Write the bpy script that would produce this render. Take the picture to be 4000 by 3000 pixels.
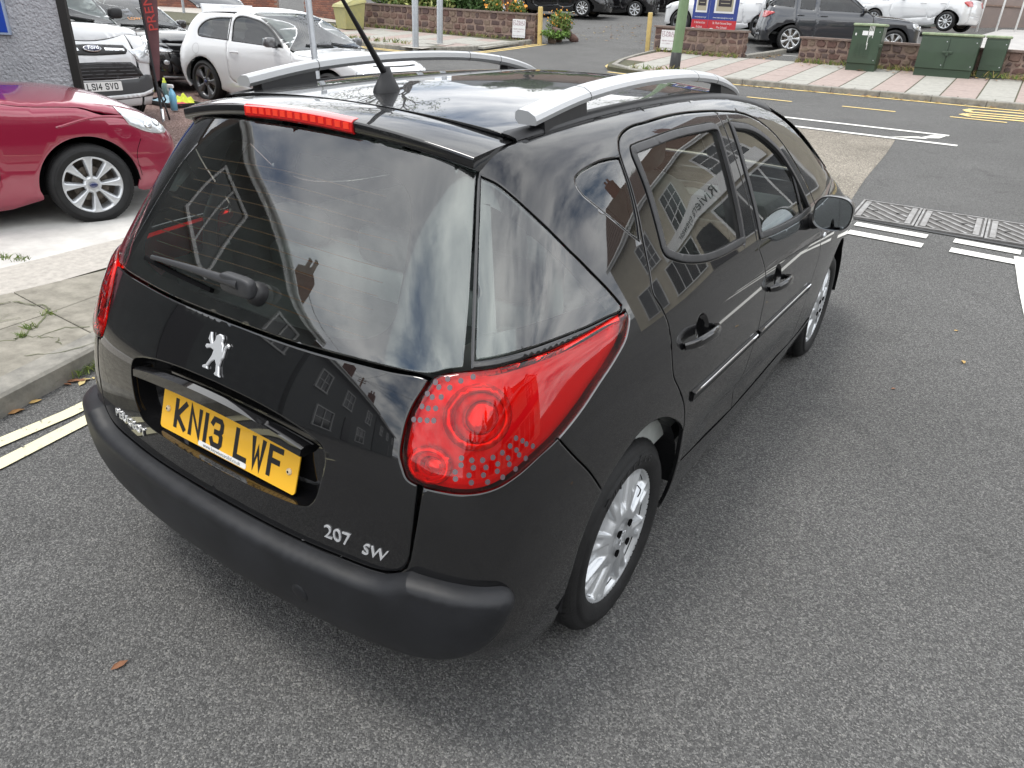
import bpy, bmesh, math, random
import numpy as np
from mathutils import Vector, Matrix, Euler
from mathutils.geometry import delaunay_2d_cdt
random.seed(7); rng = np.random.default_rng(7)
for o in list(bpy.data.objects): bpy.data.objects.remove(o)
SC = bpy.context.scene; COL = SC.collection
PI = math.pi
# ---------------------------------------------------------------- camera
cam_d = bpy.data.cameras.new('camera'); cam_o = bpy.data.objects.new('camera', cam_d); COL.objects.link(cam_o)
cam_d.sensor_width = 36.0; cam_d.lens = 25.2255; cam_d.clip_start = .05; cam_d.clip_end = 2000
cam_o.location = (1.4525, -1.6417, 1.6754); cam_o.rotation_euler = (1.09823, -.04601, .58972)
SC.camera = cam_o
# ---------------------------------------------------------------- world, sun, exposure
SUN_EL, SUN_AZ = math.radians(71), math.radians(225)     # azimuth measured from +y towards +x
W = bpy.data.worlds.new('World'); SC.world = W; W.use_nodes = True
wn = W.node_tree; wn.nodes.clear()
def wnode(t, **k):
    n = wn.nodes.new(t)
    for a, b in k.items(): setattr(n, a, b)
    return n
sky = wnode('ShaderNodeTexSky', sky_type='NISHITA', sun_disc=False, sun_elevation=SUN_EL, sun_rotation=SUN_AZ)
tc = wnode('ShaderNodeTexCoord'); sx3 = wnode('ShaderNodeSeparateXYZ'); zc = wnode('ShaderNodeMath', operation='MAXIMUM'); za = wnode('ShaderNodeMath', operation='ADD'); za.inputs[1].default_value = .22
zc.inputs[1].default_value = 0; vd = wnode('ShaderNodeVectorMath', operation='DIVIDE'); cx3 = wnode('ShaderNodeCombineXYZ'); cz3 = wnode('ShaderNodeCombineXYZ')   # cloud layer seen in perspective
n1 = wnode('ShaderNodeTexNoise'); n1.inputs['Scale'].default_value = 1.15; n1.inputs['Detail'].default_value = 7; n1.inputs['Roughness'].default_value = .58
n2 = wnode('ShaderNodeTexNoise'); n2.inputs['Scale'].default_value = 1.7; n2.inputs['Detail'].default_value = 8; n2.inputs['Roughness'].default_value = .55; n2.inputs['Distortion'].default_value = .35
r1 = wnode('ShaderNodeValToRGB'); r1.color_ramp.elements[0].position = .33; r1.color_ramp.elements[1].position = .47
r2 = wnode('ShaderNodeValToRGB'); r2.color_ramp.elements[0].position = .32; r2.color_ramp.elements[1].position = .68
r2.color_ramp.elements[0].color = (7.6, 8.1, 9.0, 1); r2.color_ramp.elements[1].color = (19.5, 19.6, 19.4, 1)
mx = wnode('ShaderNodeMix', data_type='RGBA'); bg = wnode('ShaderNodeBackground'); bg.inputs[1].default_value = .11
wo = wnode('ShaderNodeOutputWorld'); L_ = wn.links.new
L_(tc.outputs['Generated'], sx3.inputs[0]); L_(sx3.outputs[2], zc.inputs[0]); L_(zc.outputs[0], za.inputs[0])
for k_ in (0, 1): L_(sx3.outputs[k_], cx3.inputs[k_])
for k_ in (0, 1, 2): L_(za.outputs[0], cz3.inputs[k_])
L_(cx3.outputs[0], vd.inputs[0]); L_(cz3.outputs[0], vd.inputs[1]); L_(vd.outputs[0], n1.inputs['Vector']); L_(vd.outputs[0], n2.inputs['Vector'])
L_(n1.outputs['Fac'], r1.inputs[0]); L_(n2.outputs['Fac'], r2.inputs[0])
L_(r1.outputs[0], mx.inputs['Factor']); L_(sky.outputs[0], mx.inputs['A']); L_(r2.outputs[0], mx.inputs['B'])
L_(mx.outputs['Result'], bg.inputs[0]); L_(bg.outputs[0], wo.inputs[0])
sd = bpy.data.lights.new('sun', 'SUN'); so = bpy.data.objects.new('sun', sd); COL.objects.link(so)
sd.energy = 1.4; sd.angle = math.radians(16); sd.color = (1, .96, .9)
so.rotation_euler = Vector((math.sin(SUN_AZ)*math.cos(SUN_EL), math.cos(SUN_AZ)*math.cos(SUN_EL), math.sin(SUN_EL))).to_track_quat('Z', 'Y').to_euler()
SC.view_settings.view_transform = 'Standard'; SC.view_settings.look = 'None'; SC.view_settings.exposure = .45; SC.view_settings.gamma = 1
SC.render.engine = 'CYCLES'
SC.cycles.max_bounces = 10; SC.cycles.transparent_max_bounces = 16; SC.cycles.glossy_bounces = 6; SC.cycles.caustics_reflective = False; SC.cycles.caustics_refractive = False
# ---------------------------------------------------------------- materials
def srgb(r, g, b):
    f = lambda c: c/12.92 if c <= .04045 else ((c+.055)/1.055)**2.4
    return (f(r/255), f(g/255), f(b/255), 1)
MATS = {}
def mat(name, col=(.5, .5, .5), rough=.5, metal=0, coat=0, coat_rough=.03, spec=.5, noise=0, nscale=20, bump=0, bscale=80, var=None, dirt=0, emit=None, bdist=.004, trans=0):
    """procedural principled material; noise = brightness mottling, var = second colour mixed in by noise"""
    if name in MATS: return MATS[name]
    m = bpy.data.materials.new(name); m.use_nodes = True; MATS[name] = m
    nt = m.node_tree; b = nt.nodes['Principled BSDF']; lk = nt.links.new
    c = tuple(col)[:3]+(1,)
    b.inputs['Base Color'].default_value = c; b.inputs['Roughness'].default_value = rough; b.inputs['Metallic'].default_value = metal
    b.inputs['Coat Weight'].default_value = coat; b.inputs['Coat IOR'].default_value = 1.72; b.inputs['Coat Roughness'].default_value = coat_rough; b.inputs['Specular IOR Level'].default_value = spec
    b.inputs['Transmission Weight'].default_value = trans
    if emit: b.inputs['Emission Color'].default_value = tuple(emit[:3])+(1,); b.inputs['Emission Strength'].default_value = emit[3]
    t = nt.nodes.new('ShaderNodeTexCoord')
    if noise or var:
        n = nt.nodes.new('ShaderNodeTexNoise'); n.inputs['Scale'].default_value = nscale; n.inputs['Detail'].default_value = 6; n.inputs['Roughness'].default_value = .65
        lk(t.outputs['Object'], n.inputs['Vector'])
        r = nt.nodes.new('ShaderNodeValToRGB'); r.color_ramp.elements[0].position = .32; r.color_ramp.elements[1].position = .68
        v = var or tuple(x*(1-noise) for x in c[:3])
        r.color_ramp.elements[0].color = tuple(v)[:3]+(1,); r.color_ramp.elements[1].color = c if var else tuple(min(1, x*(1+noise*.6)) for x in c[:3])+(1,)
        lk(n.outputs['Fac'], r.inputs[0]); lk(r.outputs[0], b.inputs['Base Color'])
    if bump:
        n = nt.nodes.new('ShaderNodeTexNoise'); n.inputs['Scale'].default_value = bscale; n.inputs['Detail'].default_value = 4
        lk(t.outputs['Object'], n.inputs['Vector'])
        bp = nt.nodes.new('ShaderNodeBump'); bp.inputs['Strength'].default_value = bump; bp.inputs['Distance'].default_value = bdist
        lk(n.outputs['Fac'], bp.inputs['Height']); lk(bp.outputs[0], b.inputs['Normal'])
    if dirt:
        n = nt.nodes.new('ShaderNodeTexNoise'); n.inputs['Scale'].default_value = 5; n.inputs['Detail'].default_value = 8; n.inputs['Roughness'].default_value = .7
        lk(t.outputs['Object'], n.inputs['Vector'])
        mr = nt.nodes.new('ShaderNodeMapRange'); mr.inputs['From Min'].default_value = .35; mr.inputs['From Max'].default_value = .75
        mr.inputs['To Min'].default_value = coat_rough; mr.inputs['To Max'].default_value = coat_rough+dirt
        lk(n.outputs['Fac'], mr.inputs[0]); lk(mr.outputs[0], b.inputs['Coat Roughness'])
    return m
def glass(name, tint, refl=1.5, rough=0.0, dust=0.0):
    if name in MATS: return MATS[name]
    m = bpy.data.materials.new(name); m.use_nodes = True; MATS[name] = m; nt = m.node_tree; nt.nodes.clear(); lk = nt.links.new
    N = nt.nodes.new; o = N('ShaderNodeOutputMaterial'); mxs = N('ShaderNodeMixShader'); t = N('ShaderNodeBsdfTransparent'); g = N('ShaderNodeBsdfGlossy'); f = N('ShaderNodeFresnel')
    t.inputs[0].default_value = tuple(tint)+(1,); g.inputs['Roughness'].default_value = rough; g.inputs['Color'].default_value = (1, 1, 1, 1); f.inputs['IOR'].default_value = refl
    lk(f.outputs[0], mxs.inputs[0]); lk(t.outputs[0], mxs.inputs[1]); lk(g.outputs[0], mxs.inputs[2])
    if dust:
        d = N('ShaderNodeBsdfDiffuse'); d.inputs[0].default_value = (.45, .45, .42, 1); n = N('ShaderNodeTexNoise'); n.inputs['Scale'].default_value = 9; n.inputs['Detail'].default_value = 8
        c = N('ShaderNodeTexCoord'); lk(c.outputs['Object'], n.inputs['Vector'])
        mr = N('ShaderNodeMapRange'); mr.inputs['From Min'].default_value = .3; mr.inputs['From Max'].default_value = .8; mr.inputs['To Min'].default_value = dust*.25; mr.inputs['To Max'].default_value = dust
        m2 = N('ShaderNodeMixShader'); lk(n.outputs['Fac'], mr.inputs[0]); lk(mr.outputs[0], m2.inputs[0]); lk(mxs.outputs[0], m2.inputs[1]); lk(d.outputs[0], m2.inputs[2]); lk(m2.outputs[0], o.inputs[0])
    else: lk(mxs.outputs[0], o.inputs[0])
    return m
# ---------------------------------------------------------------- objects
def tag(o, label=None, cat=None, group=None, kind=None):
    if label: o['label'] = label
    if cat: o['category'] = cat
    if group: o['group'] = group
    if kind: o['kind'] = kind
    return o
def empty(name, loc=(0, 0, 0), rz=0, label=None, cat=None, group=None):
    o = bpy.data.objects.new(name, None); COL.objects.link(o); o.location = loc; o.rotation_euler = (0, 0, rz); o.empty_display_size = .1
    return tag(o, label, cat, group)
def mk(name, V, F, m, par=None, smooth=False, normals=None, loc=None, rot=None):
    me = bpy.data.meshes.new(name)
    me.from_pydata([tuple(map(float, v)) for v in V], [], [tuple(map(int, f)) for f in F])
    for x in (m if isinstance(m, (list, tuple)) else [m]): me.materials.append(x)
    if smooth or normals is not None: me.polygons.foreach_set('use_smooth', [True]*len(me.polygons))
    me.update()
    if normals is not None: me.normals_split_custom_set_from_vertices([tuple(map(float, n)) for n in normals])
    o = bpy.data.objects.new(name, me); COL.objects.link(o)
    if par is not None: o.parent = par
    if loc is not None: o.location = loc
    if rot is not None: o.rotation_euler = rot
    return o
def inst(name, me, par=None, loc=(0, 0, 0), rot=None, scale=None):
    o = bpy.data.objects.new(name, me); COL.objects.link(o); o.location = loc
    if par is not None: o.parent = par
    if rot is not None: o.rotation_euler = rot
    if scale is not None: o.scale = scale
    return o
def copy_tree(o, parent=None):
    c = o.copy(); COL.objects.link(c); c.parent = parent
    for ch in o.children: copy_tree(ch, c)
    return c
class MB:
    """collects shapes into one mesh"""
    def __init__(s): s.V = []; s.F = []
    def add(s, V, F):
        n = len(s.V); s.V += [tuple(v) for v in V]; s.F += [tuple(i+n for i in f) for f in F]; return s
    def box(s, c, d, rz=0, bev=0):
        x, y, z = d[0]/2, d[1]/2, d[2]/2; co, si = math.cos(rz), math.sin(rz)
        if bev:
            b = bev; P = []
            for (a, e, f) in ((x-b, y-b, -z), (x, y, -z+b), (x, y, z-b), (x-b, y-b, z)):
                P += [(-a, -e, f), (a, -e, f), (a, e, f), (-a, e, f)]
            F = [(3, 2, 1, 0), (12, 13, 14, 15)]
            for k in range(3):
                for i in range(4): j = (i+1) % 4; F.append((k*4+i, k*4+j, k*4+4+j, k*4+4+i))
        else:
            P = [(-x, -y, -z), (x, -y, -z), (x, y, -z), (-x, y, -z), (-x, -y, z), (x, -y, z), (x, y, z), (-x, y, z)]
            F = [(3, 2, 1, 0), (4, 5, 6, 7), (0, 1, 5, 4), (1, 2, 6, 5), (2, 3, 7, 6), (3, 0, 4, 7)]
        return s.add([(c[0]+p[0]*co-p[1]*si, c[1]+p[0]*si+p[1]*co, c[2]+p[2]) for p in P], F)
    def tube(s, pts, rad, n=10, caps=True, sq=(1, 1)):
        pts = [Vector(p) for p in pts]; rad = rad if isinstance(rad, (list, tuple)) else [rad]*len(pts); V = []; F = []
        up = None
        for i, p in enumerate(pts):
            t = (pts[min(i+1, len(pts)-1)]-pts[max(i-1, 0)]).normalized()
            if up is None: up = Vector((0, 0, 1)) if abs(t.z) < .9 else Vector((1, 0, 0))
            a = t.cross(up).normalized(); b = a.cross(t).normalized(); up = b
            for k in range(n):
                an = 2*PI*k/n; q = p+a*(math.cos(an)*rad[i]*sq[0])+b*(math.sin(an)*rad[i]*sq[1]); V.append(q[:])
        for i in range(len(pts)-1):
            for k in range(n): k2 = (k+1) % n; F.append((i*n+k, (i+1)*n+k, (i+1)*n+k2, i*n+k2))
        if caps: F.append(tuple(range(n))); F.append(tuple(reversed(range((len(pts)-1)*n, len(pts)*n))))
        return s.add(V, F)
    def lathe(s, prof, n=32, axis='z', c=(0, 0, 0), caps=False):
        V = []; F = []
        for r, h in prof:
            for k in range(n):
                a = 2*PI*k/n; x, y = r*math.cos(a), r*math.sin(a)
                V.append((c[0]+x, c[1]+y, c[2]+h) if axis == 'z' else (c[0]+h, c[1]+x, c[2]+y) if axis == 'x' else (c[0]+y, c[1]+h, c[2]+x))
        for i in range(len(prof)-1):
            for k in range(n): k2 = (k+1) % n; F.append((i*n+k, i*n+k2, (i+1)*n+k2, (i+1)*n+k))
        if caps: F.append(tuple(reversed(range(n)))); F.append(tuple(range((len(prof)-1)*n, len(prof)*n)))
        return s.add(V, F)
    def prism(s, poly, z0, z1):
        n = len(poly); V = [(x, y, z0) for x, y in poly]+[(x, y, z1) for x, y in poly]
        F = [tuple(reversed(range(n))), tuple(range(n, 2*n))]+[(i, (i+1) % n, n+(i+1) % n, n+i) for i in range(n)]
        return s.add(V, F)
    def build(s, name, m, par=None, smooth=False, **k): return mk(name, s.V, s.F, m, par, smooth, **k)
def sharp(o, ang=35):
    me = o.data; me.polygons.foreach_set('use_smooth', [True]*len(me.polygons))
    me.set_sharp_from_angle(angle=math.radians(ang)); return o
_fc = {}
def text_data(s, size, ext=.001, sx=1.0, shear=0, bold=0, space=1.0):
    key = (s, size, ext, sx, shear, bold, space)
    if key in _fc: return _fc[key]
    c = bpy.data.curves.new('lettering', 'FONT'); c.body = s; c.size = size; c.extrude = ext; c.align_x = 'CENTER'; c.align_y = 'CENTER'; c.shear = shear; c.offset = bold; c.space_character = space; c.resolution_u = 3
    o = bpy.data.objects.new('tmp', c); pass
    me = bpy.data.meshes.new_from_object(o); bpy.data.objects.remove(o); bpy.data.curves.remove(c)
    if sx != 1: me.transform(Matrix.Diagonal((sx, 1, 1, 1)))
    _fc[key] = me; return me
def frame(origin, right, normal):
    """matrix: local x = right, local z = normal"""
    n = Vector(normal).normalized(); r = Vector(right); r = (r-n*r.dot(n)).normalized(); u = n.cross(r)
    return Matrix(((r.x, u.x, n.x, origin[0]), (r.y, u.y, n.y, origin[1]), (r.z, u.z, n.z, origin[2]), (0, 0, 0, 1)))
def text(s, size, m, M, par=None, name='lettering', **k):
    me = text_data(s, size, **k).copy(); me.materials.clear(); me.materials.append(m)
    o = bpy.data.objects.new(name, me); COL.objects.link(o); o.parent = par; o.matrix_local = M; return o
# stroke glyphs (number plates): polylines in a 50 x 79 box
GL = {'K': [[(0, 0), (0, 79)], [(50, 79), (6, 36), (50, 0)]], 'N': [[(0, 0), (0, 79), (50, 0), (50, 79)]], '1': [[(7, 0), (7, 79)]],
 '3': [[(0, 66), (8, 79), (42, 79), (50, 70), (50, 50), (40, 41), (20, 41)], [(40, 41), (50, 32), (50, 9), (42, 0), (8, 0), (0, 13)]],
 'L': [[(0, 79), (0, 0), (50, 0)]], 'W': [[(0, 79), (10, 0), (25, 52), (40, 0), (50, 79)]], 'F': [[(0, 0), (0, 79), (50, 79)], [(0, 42), (40, 42)]],
 'S': [[(50, 66), (42, 79), (8, 79), (0, 70), (0, 50), (9, 42), (41, 38), (50, 30), (50, 9), (42, 0), (8, 0), (0, 13)]],
 '4': [[(38, 0), (38, 79), (0, 26), (50, 26)]], 'V': [[(0, 79), (25, 0), (50, 79)]], 'O': [[(8, 0), (0, 9), (0, 70), (8, 79), (42, 79), (50, 70), (50, 9), (42, 0), (8, 0)]]}
def plate_text(s, M, m, par, name='character', wd=14, sc=.001):
    widths = [14 if c == '1' else 22 if c == ' ' else 50 for c in s]
    tot = sum(widths)+11*(len(s)-1); x = -tot/2
    for c, w in zip(s, widths):
        if c != ' ':
            b = MB()
            for li, pl in enumerate(GL[c]):
                # keep the stroke inside the box
                k = wd/2; bx = 14 if c == '1' else 50
                P = [Vector((k+(p[0]/bx)*(bx-2*k) if c != '1' else 7, k+(p[1]/79)*(79-2*k)*1.0)) for p in pl]
                d0 = (P[0]-P[1]).normalized(); d1 = (P[-1]-P[-2]).normalized(); P[0] = P[0]+d0*k; P[-1] = P[-1]+d1*k
                Lp = []; Rp = []
                for i, p in enumerate(P):
                    t0 = (p-P[i-1]).normalized() if i else None; t1 = (P[i+1]-p).normalized() if i < len(P)-1 else None
                    t = ((t0 or t1)+(t1 or t0)).normalized(); nn = Vector((-t.y, t.x)); q = (t0 or t1); ql = min(2.2, 1/max(.35, nn.dot(Vector((-q.y, q.x)))))
                    Lp.append(p+nn*k*ql); Rp.append(p-nn*k*ql)
                z = .0006+li*.0002; n = len(P)
                V = [((x+v.x)*sc, (v.y-39.5)*sc, z) for v in Lp+Rp]
                b.add(V, [(i, i+n, i+n+1, i+1) for i in range(n-1)])
            o = b.build(name, m, par); o.matrix_local = M
        x += w+11
# ---------------------------------------------------------------- curves and polygons
def cr(P, n=5, closed=False):
    P = np.array(P, float); N = len(P)
    if N < 3: return P
    out = []
    for i in range(N if closed else N-1):
        p1, p2 = P[i], P[(i+1) % N]; p0 = P[i-1] if (i or closed) else 2*p1-p2; p3 = P[(i+2) % N] if (closed or i+2 < N) else 2*p2-p1
        d1, d2, d3 = [max(1e-6, np.linalg.norm(b-a))**.5 for a, b in ((p0, p1), (p1, p2), (p2, p3))]
        m1 = (p2-p1)/d2 - (p2-p0)/(d1+d2) + (p1-p0)/d1; m2 = (p2-p1)/d2-(p3-p1)/(d2+d3)+(p3-p2)/d3; m1, m2 = m1*d2, m2*d2
        for t in np.arange(n)/n:
            out.append((2*t**3-3*t*t+1)*p1+(t**3-2*t*t+t)*m1+(-2*t**3+3*t*t)*p2+(t**3-t*t)*m2)
    if not closed: out.append(P[-1])
    return np.array(out)
def path(*segs):
    """join smoothed segments to a closed polygon; consecutive duplicates dropped"""
    P = np.concatenate([cr(s) if len(s) > 2 else np.array(s, float) for s in segs]); k = [0]
    for i in range(1, len(P)):
        if np.linalg.norm(P[i]-P[k[-1]]) > 1e-4: k.append(i)
    P = P[k]
    return P[:-1] if np.linalg.norm(P[0]-P[-1]) < 1e-4 else P
def area(P): x, y = P[:, 0], P[:, 1]; return .5*np.sum(x*np.roll(y, -1)-np.roll(x, -1)*y)
def inset(P, d):
    P = np.array(P, float); s = 1 if area(P) > 0 else -1
    a = P-np.roll(P, 1, 0); b = np.roll(P, -1, 0)-P
    a /= np.linalg.norm(a, axis=1, keepdims=True)+1e-9; b /= np.linalg.norm(b, axis=1, keepdims=True)+1e-9
    na = np.stack([-a[:, 1], a[:, 0]], 1)*s; nb = np.stack([-b[:, 1], b[:, 0]], 1)*s
    n = na+nb; n /= np.linalg.norm(n, axis=1, keepdims=True)+1e-9
    return P+n*(d/np.clip((n*na).sum(1), .7, 1))[:, None]
def dens(P, res):
    out = []
    for a, b in zip(P, np.roll(P, -1, 0)):
        n = max(1, int(math.ceil(np.linalg.norm(b-a)/res-1e-6)))
        out += [a+(b-a)*i/n for i in range(n)]
    return np.array(out)
def inside(Q, P):
    x, y = Q[:, 0][:, None], Q[:, 1][:, None]; x1, y1 = P[:, 0], P[:, 1]; x2, y2 = np.roll(x1, -1), np.roll(y1, -1)
    c = (y1 > y) != (y2 > y)
    xi = x1+(y-y1)*(x2-x1)/np.where(np.abs(y2-y1) < 1e-12, 1e-12, y2-y1)
    return (np.sum(c & (x < xi), axis=1) % 2) == 1
def pdist(Q, P):
    A = P; B = np.roll(P, -1, 0); d = B-A; L2 = (d*d).sum(1)+1e-12; best = np.full(len(Q), 1e9)
    for i in range(0, len(Q), 4000):
        q = Q[i:i+4000]; t = np.clip(((q[:, None]-A)*d).sum(2)/L2, 0, 1); e = q[:, None]-(A+t[..., None]*d)
        best[i:i+4000] = np.sqrt((e*e).sum(2).min(1))
    return best
def fill(outer, holes=(), res=.03, rings=(.004,)):
    """triangulate a polygon with holes and interior points; returns verts2d, tris"""
    loops = [dens(np.array(outer, float), res)]+[dens(np.array(h, float), res) for h in holes]
    pts = []; edges = []
    for l in loops:
        n = len(pts); pts += list(l); edges += [(n+i, n+(i+1) % len(l)) for i in range(len(l))]
    lo, hi = loops[0].min(0), loops[0].max(0)
    gx = np.arange(lo[0]+res*.5, hi[0], res); gy = np.arange(lo[1]+res*.5, hi[1], res*.866)
    Gd = np.array([(x+(res*.5 if j % 2 else 0), y) for j, y in enumerate(gy) for x in gx]).reshape(-1, 2)
    def ok(Q, mind):
        if len(Q) == 0: return Q
        m = inside(Q, loops[0])
        for h in loops[1:]: m &= ~inside(Q, h)
        Q = Q[m]
        if len(Q): Q = Q[np.min([pdist(Q, l) for l in loops], axis=0) > mind]
        return Q
    big = max(rings) if rings else 0
    pts += list(ok(Gd, max(big*1.3, res*.45)))
    for r in rings:
        for li, l in enumerate(loops):
            pts += list(ok(inset(l, r if li == 0 else -r), r*.85))
    vs, es, fs, *_ = delaunay_2d_cdt([Vector((float(p[0]), float(p[1]))) for p in pts], edges, [], 0, 1e-7)
    V = np.array([(v.x, v.y) for v in vs]); T = np.array([f for f in fs if len(f) == 3])
    C = V[T].mean(1); m = inside(C, loops[0])
    for h in loops[1:]: m &= ~inside(C, h)
    T = T[m]; used = np.unique(T); mp_ = -np.ones(len(V), int); mp_[used] = np.arange(len(used))
    return V[used], mp_[T], loops
# ---------------------------------------------------------------- car hull: smooth implicit surface
def spl(xs, ys):
    xs = np.array(xs, float); ys = np.array(ys, float); h = np.diff(xs); d = np.diff(ys)/h; n = len(xs)
    A = np.zeros((n, n)); b = np.zeros(n); A[0, 0] = A[-1, -1] = 1
    for i in range(1, n-1): A[i, i-1] = h[i-1]; A[i, i] = 2*(h[i-1]+h[i]); A[i, i+1] = h[i]; b[i] = 6*(d[i]-d[i-1])
    M = np.linalg.solve(A, b)
    def f(x):
        x = np.asarray(x, float); xc = np.clip(x, xs[0], xs[-1]); i = np.clip(np.searchsorted(xs, xc)-1, 0, n-2); t = xc-xs[i]; hh = h[i]
        y = ys[i]+t*(d[i]-hh*(2*M[i]+M[i+1])/6)+t*t*M[i]/2+t**3*(M[i+1]-M[i])/(6*hh)
        s0 = d[0]-h[0]*(2*M[0]+M[1])/6; s1 = d[-1]+h[-1]*(M[-2]+2*M[-1])/6
        return y+np.where(x < xs[0], (x-xs[0])*s0, 0)+np.where(x > xs[-1], (x-xs[-1])*s1, 0)
    return f
class Hull:
    def __init__(s, Xm, yR, T, yF, rc=.13, crown=.125, k=(.085, .022), tap=(.5, .075, 1.9, .05), xc=.42, yr=-.2, yf=2.9, R0=.35, fc=.25, groove=None):
        s.Xm = spl(*zip(*Xm)); s.yR = spl(*zip(*yR)); s.T = spl(*zip(*T)); s.yF = spl(*zip(*yF))
        s.rc, s.crown, s.k, s.tap, s.xc, s.yr, s.yf, s.R0, s.fc, s.groove = rc, crown, k, tap, xc, yr, yf, R0, fc, groove; s.LR = PI/2*R0
        s.umax = 2*xc+2*s.LR+yf-yr
    def F(s, x, y, z):
        x = np.abs(x); a, b, c, d = s.tap; q = np.clip((z-.45)/.5, 0, 1); q = q*q*(3-2*q)
        X = s.Xm(z)-b*(.3+.7*q)*np.maximum(0, a-y)**2-d*np.maximum(0, y-c)**2
        if s.groove is not None: X = X-s.groove(y, z)
        sx = x-X; sr = s.yR(z)+s.rc*x*x-y; sf = y-(s.yF(z)-s.fc*x*x); st = z-(s.T(y)-s.crown*x*x)
        k = s.k[0]; m = np.maximum(np.maximum(sx, sr), sf); h = m+k*np.log(np.exp((sx-m)/k)+np.exp((sr-m)/k)+np.exp((sf-m)/k))
        k = s.k[1]; m = np.maximum(h, st); return m+k*np.log(np.exp((h-m)/k)+np.exp((st-m)/k))
    def N(s, P):
        e = 1e-4; x, y, z = P.T
        g = np.stack([s.F(x+e, y, z)-s.F(x-e, y, z), s.F(x, y+e, z)-s.F(x, y-e, z), s.F(x, y, z+e)-s.F(x, y, z-e)], 1)
        return g/(np.linalg.norm(g, axis=1, keepdims=True)+1e-9)
    def cast(s, O, D, t0, t1, n=9):
        lo = np.full(len(O), float(t0)); hi = np.full(len(O), float(t1)); fl = np.full(len(O), -1.); fh = np.full(len(O), 1.)
        for _ in range(n):
            m = (lo+hi)/2; f = s.F(*(O+D*m[:, None]).T); ins = f < 0; lo = np.where(ins, m, lo); fl = np.where(ins, f, fl); hi = np.where(ins, hi, m); fh = np.where(ins, fh, f)
        for _ in range(5):
            m = lo+(hi-lo)*np.clip(fl/(fl-fh), .02, .98); f = s.F(*(O+D*m[:, None]).T); ins = f < 0
            lo2 = np.where(ins, m, lo); fl = np.where(ins, f, fl*.7); hi = np.where(ins, hi, m); fh = np.where(ins, fh*.7, f); lo = lo2
        return O+D*m[:, None]
    def perim(s, u):
        u = np.asarray(u, float); sg = np.where(u < 0, -1, 1); a = np.abs(u); xc, yr, yf, L = s.xc, s.yr, s.yf, s.LR
        a1 = xc; a2 = a1+L; a3 = a2+(yf-yr); a4 = a3+L; th = (a-a1)/s.R0; th2 = (a-a3)/s.R0
        c = [a < a1, (a >= a1) & (a < a2), (a >= a2) & (a < a3), (a >= a3) & (a < a4), a >= a4]; O = np.zeros(u.shape+(2,)); D = np.zeros(u.shape+(2,))
        O[..., 0] = np.select(c, [a, xc+0*a, xc+0*a, xc+0*a, xc-(a-a4)]); O[..., 1] = np.select(c, [yr+0*a, yr+0*a, yr+(a-a2), yf+0*a, yf+0*a])
        D[..., 0] = np.select(c, [0*a, np.sin(th), 1+0*a, np.cos(th2), 0*a]); D[..., 1] = np.select(c, [-1+0*a, -np.cos(th), 0*a, np.sin(th2), 1+0*a])
        O[..., 0] *= sg; D[..., 0] *= sg; return O, D
    def S(s, uz):
        uz = np.atleast_2d(np.array(uz, float)); O2, D2 = s.perim(uz[:, 0]); n = len(O2)
        return s.cast(np.concatenate([O2, uz[:, 1:2]], 1), np.concatenate([D2, np.zeros((n, 1))], 1), -.35, 2.2)
    def top(s, xy):
        xy = np.atleast_2d(np.array(xy, float)); n = len(xy)
        return s.cast(np.concatenate([xy, np.full((n, 1), .3)], 1), np.tile([0, 0, 1.], (n, 1)), 0, 2.4)
    def u(s, y): return y-s.yr+s.xc+s.LR
    def at(s, u, z, off=0):
        P = s.S([(u, z)]); n = s.N(P); return Vector(P[0]+n[0]*off), Vector(n[0])
def panel(name, H, outer, m, par, holes=(), off=0., res=.03, lip=.012, sg=1, top=False, puff=None, edge=.7, rings=(.004,)):
    V2, T, loops = fill(outer, holes, res, rings)
    P = H.top(V2) if top else H.S(V2); N = H.N(P); o_ = np.full(len(P), float(off))
    if puff is not None:
        h, w = puff; d = np.min([pdist(V2, l) for l in loops[:1]], axis=0); t = np.clip(d/w, 0, 1); o_ = o_+h*np.sqrt(np.maximum(0, 1-(1-t)**2))
    P = P+N*o_[:, None]; T = T.copy()
    c = np.cross(P[T[:, 1]]-P[T[:, 0]], P[T[:, 2]]-P[T[:, 0]]); fl = (c*N[T].mean(1)).sum(1) < 0; T[fl] = T[fl][:, ::-1]
    if puff is not None and puff[0]:
        c = np.cross(P[T[:, 1]]-P[T[:, 0]], P[T[:, 2]]-P[T[:, 0]]); nn = np.zeros_like(P)
        for k in range(3): np.add.at(nn, T[:, k], c)
        N = nn/(np.linalg.norm(nn, axis=1, keepdims=True)+1e-12)
    NN = N.copy(); V = list(P); F = [tuple(t) for t in T]; nrm = None
    if lip:
        cnt = {}
        for t in F:
            for a, b in ((t[0], t[1]), (t[1], t[2]), (t[2], t[0])):
                if (b, a) in cnt: del cnt[(b, a)]
                else: cnt[(a, b)] = 1
        out = {}
        for a, b in cnt:
            e = P[b]-P[a]
            for i in (a, b): out[i] = out.get(i, 0)+np.cross(e, N[i])
        ids = {}; extra = []; en = []
        for i, v in out.items():
            v = v/(np.linalg.norm(v)+1e-9); NN[i] = N[i]+v*edge; NN[i] /= np.linalg.norm(NN[i])
            ids[i] = len(P)+len(extra); extra += [P[i], P[i]-N[i]*lip]; en += [v, v]
        V += extra; nrm = np.concatenate([NN, np.array(en)]) if extra else NN
        for a, b in cnt: F.append((ids[b], ids[a], ids[a]+1, ids[b]+1))
    else: nrm = NN
    V = np.array(V); nrm = np.array(nrm)
    if sg < 0: V[:, 0] *= -1; nrm = nrm*[-1, 1, 1]; F = [tuple(reversed(f)) for f in F]
    return mk(name, V, F, m, par, True, nrm)
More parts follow.
